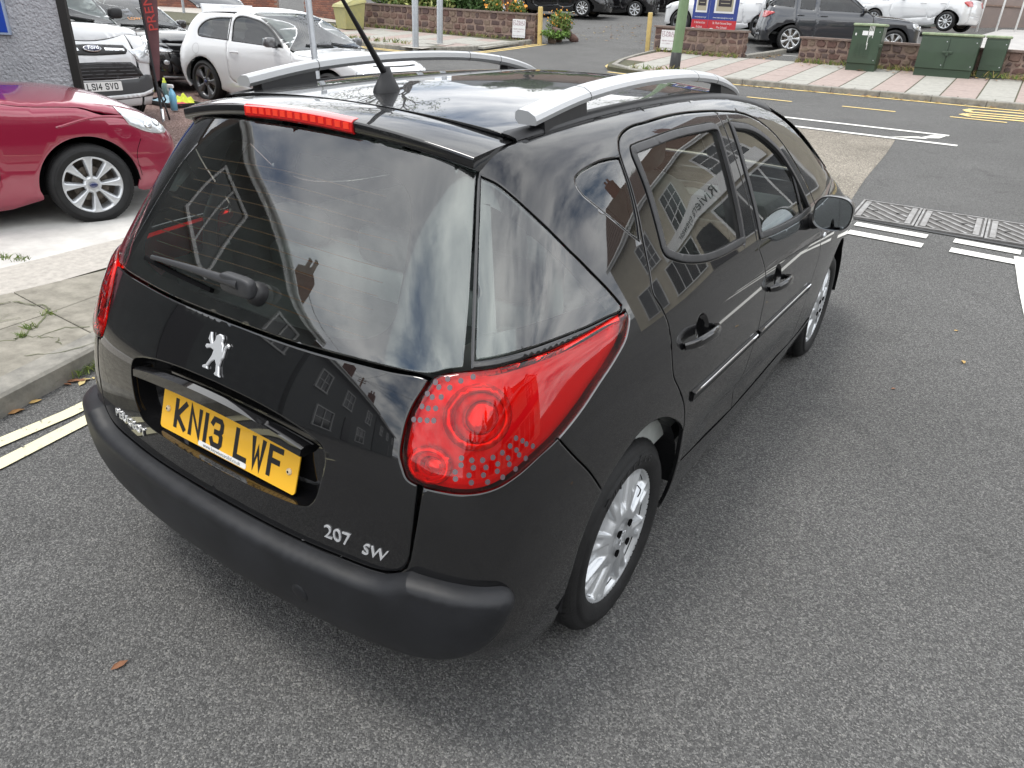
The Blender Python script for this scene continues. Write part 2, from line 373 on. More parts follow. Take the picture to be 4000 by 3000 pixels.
def mirror_half(R):
    """closed symmetric polygon from its right half (u >= 0), ordered from the centre line round to the centre line"""
    R = np.array(R, float); return np.concatenate([R, (R*[-1, 1])[::-1]])
def strip(H, pts, w, m, name, par, off=.002, h=.006, sg=1, top=False):
    """ribbon of width w along a surface polyline, slightly domed"""
    Q = cr(pts); d = np.gradient(Q, axis=0); d /= np.linalg.norm(d, axis=1, keepdims=True)+1e-9; n2 = np.stack([-d[:, 1], d[:, 0]], 1); V = []; F = []
    for k, (a, o) in enumerate(((-.5, 0), (-.38, h), (0, h*1.15), (.38, h), (.5, 0))):
        P = (H.top if top else H.S)(Q+n2*a*w); P = P+H.N(P)*(off+o); V.append(P)
    n = len(Q); V = np.concatenate(V)
    for k in range(4):
        for i in range(n-1): F.append((k*n+i, (k+1)*n+i, (k+1)*n+i+1, k*n+i+1))
    F.append([k*n for k in range(5)]); F.append([k*n+n-1 for k in reversed(range(5))])
    me_n = np.cross(V[F[0][1]]-V[F[0][0]], V[F[0][2]]-V[F[0][0]]); 
    if (me_n*H.N(V[F[0][0]][None])[0]).sum() < 0: F = [tuple(reversed(f)) for f in F]
    if sg < 0: V = V*[-1, 1, 1]; F = [tuple(reversed(f)) for f in F]
    return mk(name, V, F, m, par, True)
# ---------------------------------------------------------------- shared part builders
def blob(name, c, d, m, par, p=4.0, rot=None, n=14, sub=None):
    """rounded cushion-like solid (superellipsoid) of size d at c"""
    V = []; F = []; e = 2/p
    sp = lambda v: math.copysign(abs(v)**e, v)
    for i in range(n+1):
        f = -PI/2+PI*i/n
        for k in range(2*n):
            t = PI*k/n; V.append((d[0]/2*sp(math.cos(f))*sp(math.cos(t)), d[1]/2*sp(math.cos(f))*sp(math.sin(t)), d[2]/2*sp(math.sin(f))))
    for i in range(n):
        for k in range(2*n): k2 = (k+1) % (2*n); F.append((i*2*n+k, i*2*n+k2, (i+1)*2*n+k2, (i+1)*2*n+k))
    return mk(name, V, F, m, par, True, loc=c, rot=rot)
def loft(name, P, sec, m, par, up=(0, 0, 1), scale=None, sg=1, smooth=True, ang=40):
    """sweep a closed 2-D section (right, up) along P"""
    P = [Vector(p) for p in P]; V = []; F = []; n = len(sec); up = Vector(up)
    for i, p in enumerate(P):
        t = (P[min(i+1, len(P)-1)]-P[max(i-1, 0)]).normalized(); r = t.cross(up).normalized(); u = r.cross(t); s = scale[i] if scale else 1
        sx, sy = s if isinstance(s, tuple) else (s, s)
        V += [(p+r*(a*sx)+u*(b*sy))[:] for a, b in sec]
    for i in range(len(P)-1):
        for k in range(n): k2 = (k+1) % n; F.append((i*n+k, i*n+k2, (i+1)*n+k2, (i+1)*n+k))
    F.append(tuple(reversed(range(n)))); F.append(tuple(range((len(P)-1)*n, len(P)*n)))
    if sg < 0: V = [(-x, y, z) for x, y, z in V]; F = [tuple(reversed(f)) for f in F]
    o = mk(name, V, F, m, par, smooth)
    if smooth: sharp(o, ang)
    return o
def rsec(w, h, r, n=4):
    """rounded rectangle section"""
    out = []
    for cx, cy, a0 in ((w/2-r, h/2-r, 0), (-w/2+r, h/2-r, PI/2), (-w/2+r, -h/2+r, PI), (w/2-r, -h/2+r, 1.5*PI)):
        for k in range(n+1): a = a0+PI/2*k/n; out.append((cx+r*math.cos(a), cy+r*math.sin(a)))
    return out
M_tyre = mat('tyre_rubber', (.012, .012, .0125), .62, noise=.4, nscale=14, bump=.25, bscale=160, spec=.35)
M_dark = mat('dark_void', (.004, .004, .0045), .9, spec=.1)
M_silver = mat('silver_wheel_paint', (.60, .62, .64), .28, metal=.55, coat=.4, coat_rough=.1, noise=.08, nscale=9)
M_chrome = mat('chrome', (.8, .81, .82), .07, metal=1)
M_plastic = mat('black_plastic', (.012, .012, .0135), .48, noise=.25, nscale=6, bump=.06, bscale=300, spec=.45)
M_steel = mat('brake_steel', (.16, .14, .12), .5, metal=.8, noise=.4, nscale=40)
_wcache = {}
def wheel_mesh(kind, R, rr, w, style):
    """tyre / rim meshes around the x axis, outer face towards +x"""
    key = (kind, R, rr, w, style)
    if key in _wcache: return _wcache[key]
    b = MB(); h = w/2
    if kind == 'tyre':
        p = [(rr*.93, -h*.7), (rr*1.0, -h*.92), (rr+(R-rr)*.45, -h*1.06), (R-.028, -h*.98), (R-.010, -h*.86), (R-.002, -h*.7)]
        for a in (-.45, 0, .45): p += [(R, h*(a-.08)), (R-.008, h*(a-.05)), (R-.008, h*(a+.05)), (R, h*(a+.08))]
        p += [(R-.002, h*.7), (R-.010, h*.86), (R-.028, h*.985), (R-.034, h*1.0), (rr+(R-rr)*.62, h*1.055), (rr+(R-rr)*.45, h*1.065), (rr+(R-rr)*.2, h*1.03), (rr*1.03, h*.96), (rr*1.0, h*.90), (rr*.93, h*.7)]
        b.lathe(p, 72, 'x')
        for k in range(64):      # shoulder blocks
            a = 2*PI*k/64
            for sgn in (1, -1):
                r0, r1 = R+.001, R-.016; t = .35*2*PI/64
                q = [(sgn*h*.60, r0), (sgn*h*.72, r0-.001), (sgn*h*.9, r1)]
                V = [(x, r*math.cos(a+d), r*math.sin(a+d)) for d in (-t, t) for x, r in [(q[0][0], q[0][1]), (q[1][0], q[1][1]), (q[2][0], q[2][1]+.0025)]]
                b.add(V, [(0, 1, 4, 3), (1, 2, 5, 4)] if sgn > 0 else [(3, 4, 1, 0), (4, 5, 2, 1)])
        o = b.build('t', M_tyre, None, True)
    else:
        n = int(style[1:]) if style[0] in 'ap' else 8; NT = n*16 if n < 9 else n*10; prof = []
        NT = n*28 if style[0] == 'p' else NT; nr = 34 if style[0] == 'p' else 22; V = []; F = []; rmax = rr*.985
        for i in range(nr+1):
            r = rmax*i/nr; q = r/rr
            for k in range(NT):
                th = 2*PI*k/NT; c = math.cos(n*th); rec = 0
                if style[0] == 'p':      # pressed trim: deep pockets between split spokes
                    sm = lambda e0, e1, v: (lambda t: t*t*(3-2*t))(min(1, max(0, (v-e0)/(e1-e0))))
                    ph = (th*n/(2*PI)) % 1; a1 = abs(ph-.5)*2; a2 = 1-a1       # a1: 0 at pocket centre, 1 at spoke centre
                    m1 = sm(.66, .50, a1)*sm(.38, .52, q)*sm(.965, .915, q); m2 = sm(.26, .08, a2)*sm(.60, .74, q)*sm(.965, .915, q)
                    x = h*.99-.012+.010*(1-q*q)-.026*m1*(.55+.45*q)-.011*m2-(.003 if .205 < q < .235 else 0)
                elif style[0] == 'a':    # alloy spokes
                    sw = (.55 if n > 8 else .35)-.25*q; s = 1/(1+math.exp(-(c-sw)*10)); x = h*.80+.012*q-(1-s)*.055*min(1, max(0, (q-.26)/.12)); x += (.012 if q > .93 else 0)
                    if q > .9: x = h*.9+.0
                else: x = h*.8
                V.append((x, r*math.cos(th), r*math.sin(th)))
        for i in range(nr):
            q = (i+.5)/nr
            for k in range(NT):
                k2 = (k+1) % NT; th = 2*PI*(k+.5)/NT; c = math.cos(n*th)
                if style[0] == 'a' and .30 < q < .9 and c < ((.55 if n > 8 else .35)-.25*q)-.25: continue
                if style[0] == 'p' and .66 < q < .84 and abs(((th*n/(2*PI)) % 1)-.5)*2 < .34*math.sqrt(max(0, 1-((q-.66)/.18)**2)) and int(th*n/(2*PI)) % 2 == 0: continue
                F.append((i*NT+k, (i+1)*NT+k, (i+1)*NT+k2, i*NT+k2))
        b.add(V, F); b.lathe([(rmax, h*.99-.012 if style[0] == 'p' else h*.9), (rr*1.0, h*.90), (rr*.985, h*.5), (rr*.9, h*.2), (rr*.88, -h*.8)], 64, 'x')
        o = b.build('r', M_silver, None, True)
    me = o.data; bpy.data.objects.remove(o); _wcache[key] = me; return me
def wheel(par, loc, sg, R=.305, rr=.205, w=.185, style='p8', rim_mat=None, spin=0, steer=0, name='wheel', hub=True):
    e = bpy.data.objects.new(name, None); COL.objects.link(e); e.parent = par; e.location = loc; e.rotation_euler = (0, 0, (0 if sg > 0 else PI)+steer); e.empty_display_size = .1
    inst('tyre', wheel_mesh('tyre', R, rr, w, ''), e, rot=(spin, 0, 0))
    me = wheel_mesh('rim', R, rr, w, style)
    if rim_mat is not None:
        key = ('rm', R, rr, w, style, rim_mat.name)
        if key not in _wcache: m2 = me.copy(); m2.materials.clear(); m2.materials.append(rim_mat); _wcache[key] = m2
        me = _wcache[key]
    inst('rim', me, e, rot=(spin, 0, 0))
    key = ('disc', R, rr, w)
    if key not in _wcache:
        o = MB().lathe([(0, w*.1), (rr*.62, w*.1), (rr*.62, w*.02), (0, w*.02)], 32, 'x').lathe([(rr*.95, -w*.2), (0, -w*.25)], 32, 'x').build('d', M_steel if style[0] == 'a' else M_dark); _wcache[key] = o.data; bpy.data.objects.remove(o)
    inst('brake_disc', _wcache[key], e)
    return e
M_wht = mat('white_paint_print', (.78, .78, .77), .5)
M_blk = mat('black_print', (.01, .01, .012), .5)
M_ply = mat('yellow_plate', (.86, .46, .02), .38, coat=.3)
M_plw = mat('white_plate', (.78, .78, .76), .38, coat=.3)
def number_plate(par, M, txt, m, sc=1.0, name='number_plate', w=.52, h=.111):
    e = bpy.data.objects.new(name, None); COL.objects.link(e); e.parent = par; e.matrix_local = M @ Matrix.Scale(sc, 4); e.empty_display_size = .05
    b = MB(); P = rsec(w, h, .010); b.prism(P, -.003, 0); b.build('backing', m, e)
    plate_text(txt, Matrix.Identity(4), M_blk, e); return e
# ---------------------------------------------------------------- the black estate car
M_paint = mat('black_car_paint', (.0050, .0050, .0056), .4, coat=1, coat_rough=.008, dirt=.035, spec=.06)
M_glass = glass('tinted_glass', (.82, .90, .86), 1.95, 0, .025)
M_glassd = glass('dark_tinted_glass', (.78, .86, .83), 2.0, 0, .02)
M_frit = mat('black_glass_border', (.006, .006, .007), .12, coat=1, coat_rough=.01)
M_rub = mat('grey_window_rubber', (.035, .035, .037), .5, noise=.3, nscale=15)
M_lampback = mat('lamp_reflector_red', (.90, .05, .04), .25, metal=.0, coat=.6)
M_lampbulb = mat('lamp_bowl_red', (.95, .16, .05), .12, metal=.5)
M_lampdot = mat('lamp_dot_grey', (.10, .065, .075), .25, coat=.25)
M_lens = glass('red_lens', (.96, .16, .14), 1.5)
M_bump = mat('bumper_plastic', (.010, .0105, .012), .46, var=(.019, .020, .023), nscale=7, bump=.10, bscale=420, spec=.32)
M_badge = mat('badge_silver', (.74, .75, .77), .22, metal=.55)
M_rail = mat('rail_silver', (.50, .51, .52), .38, metal=.35, noise=.05, nscale=4, bump=.02, bscale=400)
M_trim = mat('interior_grey', (.34, .36, .345), .8, noise=.15, nscale=12, bump=.1, bscale=200)
M_trimd = mat('interior_dark', (.12, .128, .125), .75, noise=.3, nscale=15)
M_head = mat('headliner', (.42, .42, .40), .9)
gro = lambda y, z: .016*np.exp(-((z-(.47-.055*(y-.3)))/.05)**2)*np.clip((y-.30)/.3, 0, 1)**2*np.clip((1.85-y)/.3, 0, 1)**2
HH = Hull(
 Xm=[(.10, .77), (.2, .815), (.3, .845), (.42, .862), (.55, .872), (.68, .874), (.8, .866), (.9, .848), (1.0, .812), (1.1, .767), (1.2, .718), (1.3, .668), (1.4, .612), (1.55, .52)],
 yR=[(.12, -.60), (.22, -.67), (.32, -.735), (.45, -.765), (.58, -.762), (.7, -.752), (.8, -.732), (.9, -.697), (1.0, -.650), (1.1, -.592), (1.2, -.532), (1.3, -.468), (1.38, -.412), (1.46, -.36)],
 T=[(-.6, 1.445), (-.4, 1.455), (0, 1.484), (.5, 1.503), (1.0, 1.500), (1.4, 1.474), (1.7, 1.42), (1.9, 1.35), (2.1, 1.245), (2.4, 1.085), (2.6, 1.0), (2.8, .955), (3.0, .915), (3.2, .86), (3.35, .79), (3.5, .68)],
 yF=[(.1, 3.2), (.25, 3.36), (.4, 3.42), (.55, 3.42), (.7, 3.38), (.9, 3.28), (1.2, 2.9)], groove=gro)
hero = empty('estate_car', (0, 0, 0), 0, 'shiny black estate car with silver roof rails and yellow number plate in the foreground', 'car')
U0 = HH.u(0)
yz = lambda L: [(HH.u(y), z) for y, z in L]
RD_TOP = [(1.309, 1.377), (1.326, 1.397), (1.359, 1.412), (1.427, 1.424), (1.524, 1.428), (1.659, 1.433), (1.802, 1.433), (1.955, 1.428), (2.078, 1.422)]
RD_REAR = [(1.309, 1.377), (1.304, 1.343), (1.304, 1.29), (1.296, 1.219), (1.282, 1.158), (1.268, 1.087), (1.258, 1.038), (1.283, .994), (1.300, .948), (1.301, .902), (1.298, .856), (1.309, .796), (1.35, .744), (1.394, .688), (1.427, .627), (1.442, .579), (1.454, .523), (1.466, .47), (1.478, .418)]
BP = [(2.078, 1.422), (2.095, 1.38), (2.105, 1.308), (2.115, 1.229), (2.122, 1.15), (2.122, 1.079), (2.120, .985), (2.148, .92), (2.166, .863), (2.161, .794), (2.145, .73), (2.132, .66), (2.108, .606), (2.088, .54), (2.073, .47), (2.062, .362)]
FD_TOP = [(2.078, 1.422), (2.35, 1.397), (2.53, 1.35), (2.68, 1.28), (2.80, 1.19), (2.90, 1.09), (2.97, 1.0), (3.03, .93)]
FD_FRONT = [(3.03, .93), (3.046, .87), (3.042, .825), (3.055, .766), (3.02, .70), (2.985, .633), (2.968, .5), (2.95, .345)]
DITCH = [(.93, 1.424), (1.06, 1.436), (1.285, 1.452), (1.6, 1.463), (1.97, 1.463), (2.25, 1.452), (2.5, 1.425), (2.7, 1.385), (2.9, 1.31), (3.1, 1.21), (3.3, 1.11), (3.42, 1.045)]
ARCH = [(1.515, .20), (1.518, .32), (1.505, .42), (1.47, .52), (1.405, .60), (1.328, .653), (1.266, .685), (1.204, .702), (1.13, .704), (1.055, .688), (.963, .648), (.931, .622)]
ARCH2 = [(.931, .622), (.905, .595), (.877, .551), (.856, .499), (.845, .42), (.838, .34), (.842, .20)]
SEAM = [(.931, .622), (.881, .707), (.834, .773), (.793, .835)]
LAMP_LOW = [(.793, .835), (.859, .868), (.939, .91), (1.018, .944), (1.078, .975), (1.111, 1.011)]
LAMP_TOP = [(1.107, 1.031), (1.04, 1.029), (.942, 1.023), (.828, 1.019), (.742, 1.018), (.678, 1.014), (.624, 1.011)]
LAMP_BOT = [(.561, .774), (.587, .772), (.616, .770), (.645, .772), (.674, .779), (.708, .795), (.747, .816), (.793, .835)]
LAMP_IN = [(.624, 1.011), (.584, 1.004), (.562, .993), (.549, .971), (.535, .937), (.527, .904), (.524, .867), (.524, .83), (.53, .806), (.54, .783), (.561, .774)]
GAP_UP = [(.624, 1.011), (.622, 1.138), (.620, 1.256), (.617, 1.375), (.622, 1.398)]
TG_SIDE = [(.622, 1.398), (.70, 1.408), (.80, 1.416), (.93, 1.424)]
GAP_LO = [(.561, .774), (.554, .677), (.543, .566)]
TG_BOT = [(.543, .566), (.525, .541), (.496, .529), (.413, .525), (.278, .523), (.128, .525), (0, .527)]
SGLASS = [[(.632, 1.362), (.708, 1.347), (.782, 1.317), (.849, 1.28), (.913, 1.239), (.971, 1.193), (1.016, 1.144), (1.064, 1.091), (1.098, 1.048)], [(1.098, 1.048), (1.09, 1.037), (1.03, 1.036), (.95, 1.035), (.879, 1.036), (.786, 1.036), (.70, 1.033), (.634, 1.028)]]
QGLASS = [[(1.296, 1.362), (1.2, 1.362), (1.1, 1.347), (1.076, 1.337), (1.071, 1.323), (1.084, 1.301)], [(1.084, 1.301), (1.264, 1.166)], [(1.264, 1.166), (1.283, 1.22), (1.294, 1.29), (1.296, 1.362)]]
RWIN = [[(1.364, 1.36), (1.372, 1.380), (1.40, 1.385), (1.475, 1.389), (1.678, 1.398), (1.907, 1.396), (2.0, 1.393), (2.03, 1.383), (2.038, 1.36)], [(2.038, 1.36), (2.033, 1.29), (2.030, 1.214), (2.015, 1.112), (1.993, 1.024)], [(1.993, 1.024), (1.744, 1.031), (1.593, 1.047), (1.47, 1.073), (1.399, 1.098), (1.375, 1.112), (1.368, 1.13)], [(1.368, 1.13), (1.374, 1.193), (1.375, 1.271), (1.364, 1.36)]]
FWIN = [[(2.158, 1.386), (2.366, 1.359), (2.503, 1.316), (2.639, 1.251), (2.746, 1.163), (2.83, 1.066), (2.888, .983)], [(2.888, .983), (2.688, .975), (2.341, .989), (2.150, 1.005)], [(2.150, 1.005), (2.160, 1.089), (2.164, 1.235), (2.158, 1.386)]]
rev = lambda L: L[::-1]
side_poly = path(TG_SIDE, DITCH, [(3.42, 1.045), (3.22, .99), (3.03, .93)], rev(FD_TOP), rev(RD_TOP), RD_REAR, [(1.478, .418), (1.49, .30), (1.515, .20)], ARCH, SEAM, LAMP_LOW, [(1.111, 1.011), (1.107, 1.031)], LAMP_TOP, GAP_UP)
rdoor = path(RD_TOP, BP, [(2.062, .362), (1.478, .418)], rev(RD_REAR)); fdoor = path(FD_TOP, FD_FRONT, [(2.95, .345), (2.062, .362)], rev(BP))
sg_p, qg_p, rw_p, fw_p = path(*SGLASS), path(*QGLASS), path(*RWIN), path(*FWIN)
ell = lambda u, z, a, b, n=28: np.array([(u+a*math.cos(2*PI*i/n), z+b*math.sin(2*PI*i/n)) for i in range(n)])
G_ = .0022
cups = [ell(1.515, .868, .050, .050), ell(2.325, .832, .050, .048)]
for sg in (1, -1):
    panel('side_panel', HH, inset(side_poly, G_), M_paint, hero, [inset(sg_p, -.002), inset(qg_p, -.002)], sg=sg, res=.028)
    panel('rear_side_window', HH, inset(sg_p, .001), M_glassd, hero, off=-.002, lip=.004, sg=sg)
    panel('window_border', HH, inset(sg_p, .002), M_frit, hero, [inset(sg_p, .045)], off=-.006, lip=0, sg=sg)
    panel('quarter_window', HH, inset(qg_p, .001), M_glass, hero, off=-.002, lip=.004, sg=sg)
    panel('window_border', HH, inset(qg_p, .002), M_frit, hero, [inset(qg_p, .024)], off=-.006, lip=0, sg=sg)
    for nm, dp, wp, cup, hu, hz in (('rear_door', rdoor, rw_p, cups[0], 1.49, .862), ('front_door', fdoor, fw_p, cups[1], 2.325, .812)):
        d = panel(nm, HH, inset(dp, G_), M_paint, hero, [wp, cup], sg=sg, res=.028)
        panel('window_rubber', HH, inset(wp, .0005), M_rub, d, [inset(wp, .021)], off=.002, puff=(.004, .008), sg=sg, res=.02, rings=(.003,))
        panel('window', HH, inset(wp, .020), M_glass, d, off=-.007, lip=0, sg=sg)
        panel('handle_cup', HH, cup, M_paint, d, off=0, puff=(-.024, .045), lip=0, sg=sg, res=.012, edge=0)
        a, n = HH.at(hu-.115, hz-.0, .012); bs = [HH.at(hu-.115+.23*t, hz-.008*t+.010*math.sin(PI*t), .004+.040*math.sin(PI*min(1, max(0, t)))**.6)[0] for t in np.linspace(0, 1, 13)]
        loft('door_handle', bs, [(.011*math.cos(t), .019*math.sin(t)) for t in np.linspace(0, 2*PI, 13)[:-1]], M_paint, d, scale=[(.5+.5*math.sin(PI*t)**.5, .45+.55*math.sin(PI*t)**.5) for t in np.linspace(0.02, .98, 13)], sg=sg)
    strip(HH, [(1.462, .672), (1.8, .662), (2.120, .652)], .036, M_plastic, 'door_moulding', hero, 0, .007, sg); strip(HH, [(1.466, .681), (1.8, .671), (2.116, .661)], .009, M_chrome, 'chrome_strip', hero, .005, .005, sg)
    strip(HH, [(2.150, .651), (2.5, .642), (2.955, .630)], .036, M_plastic, 'door_moulding', hero, 0, .007, sg); strip(HH, [(2.154, .660), (2.5, .651), (2.951, .639)], .009, M_chrome, 'chrome_strip', hero, .005, .005, sg)
    panel('sill', HH, inset(path([(1.482, .413), (2.06, .357), (2.95, .340), (3.34, .345)], [(3.345, .30), (3.352, .19)], [(3.352, .19), (1.517, .19)], [(1.517, .19), (1.495, .30), (1.482, .413)]), G_), M_paint, hero, sg=sg)
    # front wing and arch
    fa = [(3.71+.375*math.cos(t), .302+.385*math.sin(t)) for t in np.linspace(PI+.25, -.25, 25)]
    wing = path([(3.034, .926), (3.22, .986), (3.42, 1.04), (3.62, .975), (3.9, .915), (4.15, .845)], [(4.15, .845), (4.22, .70), (4.16, .58), (4.078, .40)], rev(fa[:]), [(3.335, .22), (3.345, .345), (2.955, .345)], rev(FD_FRONT))
    panel('front_wing', HH, inset(wing, G_), M_paint, hero, sg=sg)
    # wheel arch liners
    for cu, sp in ((0, 1), (2.54, 1)):
        V = []; F = []; n = 20
        for k in range(n+1):
            t = -.02+(PI+.04)*k/n
            for x in (.50, .835): V.append((sg*x, cu+.372*math.cos(t), .302+.372*math.sin(t)))
        for k in range(n): F.append((2*k, 2*k+1, 2*k+3, 2*k+2))
        F.append(tuple(range(0, 2*n+2, 2))); mk('arch_liner', V, F, M_plastic if cu == 0 else M_dark, hero, False)
    # tail lamp: red reflector, bowls and dots behind a red lens
    lp = path(LAMP_IN, LAMP_BOT, LAMP_LOW, [(1.111, 1.011), (1.107, 1.031)], LAMP_TOP)
    tl = panel('tail_lamp', HH, inset(lp, .003), M_lampback, hero, off=-.022, lip=.0, sg=sg, res=.02)
    panel('lens', HH, inset(lp, .0015), M_lens, tl, off=.001, puff=(.010, .03), lip=.02, sg=sg, res=.018, rings=(.004, .010))
    for (cu, cz, ru, rz_, dp, nm) in ((.643, .921, .060, .066, .008, 'stop_bowl'), (.568, .819, .036, .041, .006, 'fog_bowl')):
        for q in range(3):
            k = 1-.25*q
            panel(nm, HH, ell(cu+.004*q, cz, ru*k, rz_*k), M_lampbulb if q % 2 == 0 else M_lampback, tl, [ell(cu+.004*q, cz, ru*(k-.25)*1.02, rz_*(k-.25)*1.02)] if q < 2 else [], off=-.010-.004*q, puff=(.006, .008), lip=.012, sg=sg, res=.008, rings=())
    dots = []
    for r in range(4):
        for t in np.linspace(1.75, 3.25, 7-(r == 0)): dots.append((.643+(.070+.011*r)*math.cos(t+.05*(r % 2)), .921+(.078+.013*r)*math.sin(t)))
        for t in np.linspace(4.35, 5.65, 7): dots.append((.643+(.070+.011*r)*math.cos(t+.05*(r % 2)), .921+(.080+.015*r)*math.sin(t)))
    lpi = inset(lp, .010); fo = ell(.568, .819, .040, .046)
    for (du, dz) in dots:
        q = np.array([(du, dz)])
        if inside(q, lpi)[0] and not inside(q, fo)[0]:
            P, n = HH.at(du, dz, .0118); P.x *= sg; n.x *= sg
            o = mk('lamp_dot', [(.0058*math.cos(2*PI*k/10), .0064*math.sin(2*PI*k/10), 0) for k in range(10)], [tuple(range(10))], M_lampdot, tl); o.matrix_local = frame(P, (n.y*-1, n.x, 0), n)
    strip(HH, LAMP_LOW+[(1.113, 1.02)], .004, mat('lamp_edge_grey', (.30, .30, .31), .4), 'lamp_edge_trim', tl, .003, .002, sg)
# tailgate
REC = [(0, .842), (.13, .838), (.25, .826), (.33, .810), (.366, .794), (.378, .768), (.368, .70), (.352, .655), (.325, .630), (.2, .618), (0, .615)]
rec = mirror_half(cr(REC)); rec = rec[[i for i in range(len(rec)) if np.linalg.norm(rec[i]-rec[i-1]) > 1e-4]]
tgh = np.concatenate([cr([(0, .984), (.241, .983), (.399, .986), (.481, .987), (.54, .989), (.554, .985)]), cr([(.549, .971), (.535, .937), (.527, .904), (.524, .867), (.524, .83), (.53, .806), (.54, .783), (.556, .775)]), cr([(.552, .677), (.541, .568), (.523, .545), (.494, .533), (.413, .529), (.278, .526), (.128, .528), (0, .530)])])
tg = panel('tailgate', HH, inset(mirror_half(tgh)[1:-1] if False else mirror_half(tgh), .0015), M_paint, hero, [rec], res=.026)
back = inset(rec, .006)
panel('plate_recess', HH, back, M_paint, tg, off=-.060, lip=0, res=.04, edge=0)
A_ = HH.S(dens(rec, .02)); nA = HH.N(A_); B0 = dens(rec, .02); Bk = inset(B0, .006); B_ = HH.S(Bk); B_ = B_-HH.N(B_)*.060; A_ = A_-nA*.001
V = np.concatenate([A_, A_-nA*.012, B_]); n = len(A_); F = []
for i in range(n):
    j = (i+1) % n; F += [(i, j, n+j, n+i), (n+i, n+j, 2*n+j, 2*n+i)]
mk('recess_wall', V, F, M_paint, tg, True)
# handle lip above the plate
lipP = [HH.at(u, .775+.018*(1-(u/.3)**2), -.012)[0] for u in np.linspace(-.325, .325, 21)]
loft('tailgate_handle', lipP, [(.030, .030), (.012, .034), (-.020, .012), (-.030, -.012), (-.016, -.020), (.02, -.014), (.034, .0)], M_paint, tg, scale=[(1, .45+.55*math.sin(PI*min(1, max(0, t)))**.5) for t in np.linspace(.02, .98, 21)])
pm = frame((0, -.7135, .681), (1, 0, 0), (0, -math.cos(.313), math.sin(.313)))
np_o = number_plate(tg, pm, 'KN13 LWF', M_ply, 1.039)
MB().prism(rsec(.185, .0135, .004), 0, .0012).build('dealer_sticker', M_wht, np_o).location = (-.005, -.046, .0004)
text('www.keywisecarsltd.co.uk', .0135, mat('grey_print', (.16, .16, .17), .5), Matrix.Translation((-.005, -.0462, .002)), np_o, ext=.0002, sx=1.0)
for x in (-.233, .233):
    MB().lathe([(.0, .006), (.005, .006), (.0085, .003), (.0085, 0)], 14).build('screw_cap', mat('cream_plastic', (.72, .58, .36), .5), np_o, True).location = (x, .002 if x < 0 else -.004, 0)
    MB().lathe([(0, .0064), (.003, .0062)], 8).build('screw_hole', M_dark, np_o).location = (x, .002 if x < 0 else -.004, 0.0003)
def on_rear(u, z, off=.001):
    P, n = HH.at(u, z, off); return frame(P, (-n.y, n.x, 0) if n.y < 0 else (1, 0, 0), n)
text('PEUGEOT', .036, M_badge, on_rear(-.412, .588, .0015), tg, 'lettering', ext=.0018, sx=1.12, space=1.05)
text('207', .050, M_badge, on_rear(.420, .584, .0015), tg, 'lettering', ext=.0018, sx=1.05)
text('SW', .044, M_badge, on_rear(.486, .577, .0015), tg, 'lettering', ext=.0018, sx=1.0, shear=.25)
LION = [(-30, 24), (-27, 40), (-22, 41), (-19, 30), (-14, 20), (-8, 28), (-7, 38), (2, 43), (12, 42), (16, 36), (15, 28), (20, 22), (21, 10), (26, 24), (33, 30), (38, 26), (36, 20), (32, 23), (28, 14), (27, -2), (22, -9), (20, -22), (24, -38), (28, -43), (12, -43), (8, -40), (12, -34), (9, -20), (3, -12), (-8, -20), (-16, -32), (-14, -37), (-30, -38), (-32, -33), (-22, -28), (-14, -14), (-9, -4), (-7, 6), (-18, 8), (-30, 4), (-36, 8), (-33, 13), (-20, 16), (-26, 22)]
def lion(par, M, sc, m):
    b = MB(); P = [(x*sc, y*sc) for x, y in LION]; n = len(P); Q = inset(np.array(P), 1.6*sc)
    from mathutils.geometry import tessellate_polygon
    V = [(x, y, 0) for x, y in P]+[(x, y, 3*sc) for x, y in P]+[(x, y, 4.6*sc) for x, y in Q]
    F = [(i, (i+1) % n, n+(i+1) % n, n+i) for i in range(n)]+[(n+i, n+(i+1) % n, 2*n+(i+1) % n, 2*n+i) for i in range(n)]
    F += [tuple(2*n+k for k in t) for t in tessellate_polygon([[Vector((x, y, 0)) for x, y in Q]])]
    b.add(V, F); o = b.build('lion_badge', m, par); o.matrix_local = M; return o
lion(tg, on_rear(-.012, .907, .001), .00118, M_badge)
# rear window, border, spoiler, high brake lamp
RG = np.concatenate([cr([(0, .990), (.241, .989), (.399, .992), (.481, .993), (.545, .995), (.562, .999), (.584, 1.008), (.614, 1.014)]), cr([(.617, 1.138), (.615, 1.256), (.609, 1.372)]), cr([(.5, 1.386), (.4, 1.396), (.2, 1.410), (0, 1.415)])])
rgp = mirror_half(RG); rw = panel('rear_window', HH, inset(rgp, .0015), M_glassd, tg, off=0, lip=.005, res=.03)
CL = np.concatenate([cr([(0, 1.362), (.214, 1.36), (.314, 1.351), (.386, 1.315), (.43, 1.226), (.452, 1.122), (.453, 1.075), (.425, 1.044), (.36, 1.026), (.2, 1.02), (0, 1.018)])])
panel('window_border', HH, inset(rgp, .003), M_frit, rw, [mirror_half(CL)], off=-.005, lip=0, res=.03)
for k in range(11):
    z = 1.05+.027*k; w = .40 if z < 1.25 else .33
    strip(HH, [(-w, z-.012), (0, z), (w, z-.012)], .0022, mat('heater_wire', (.20, .10, .04), .5), 'heater_wire', rw, -.005, .0004)
yl = lambda x: -.398+.118*x*x; zl = lambda x: 1.452-.162*x*x
nx = 61; rows = []; E0 = HH.S([(.93, 1.424)])[0]; E1 = np.array((.509, -.353, 1.404)); E0 = E0-[.004, 0, .002]
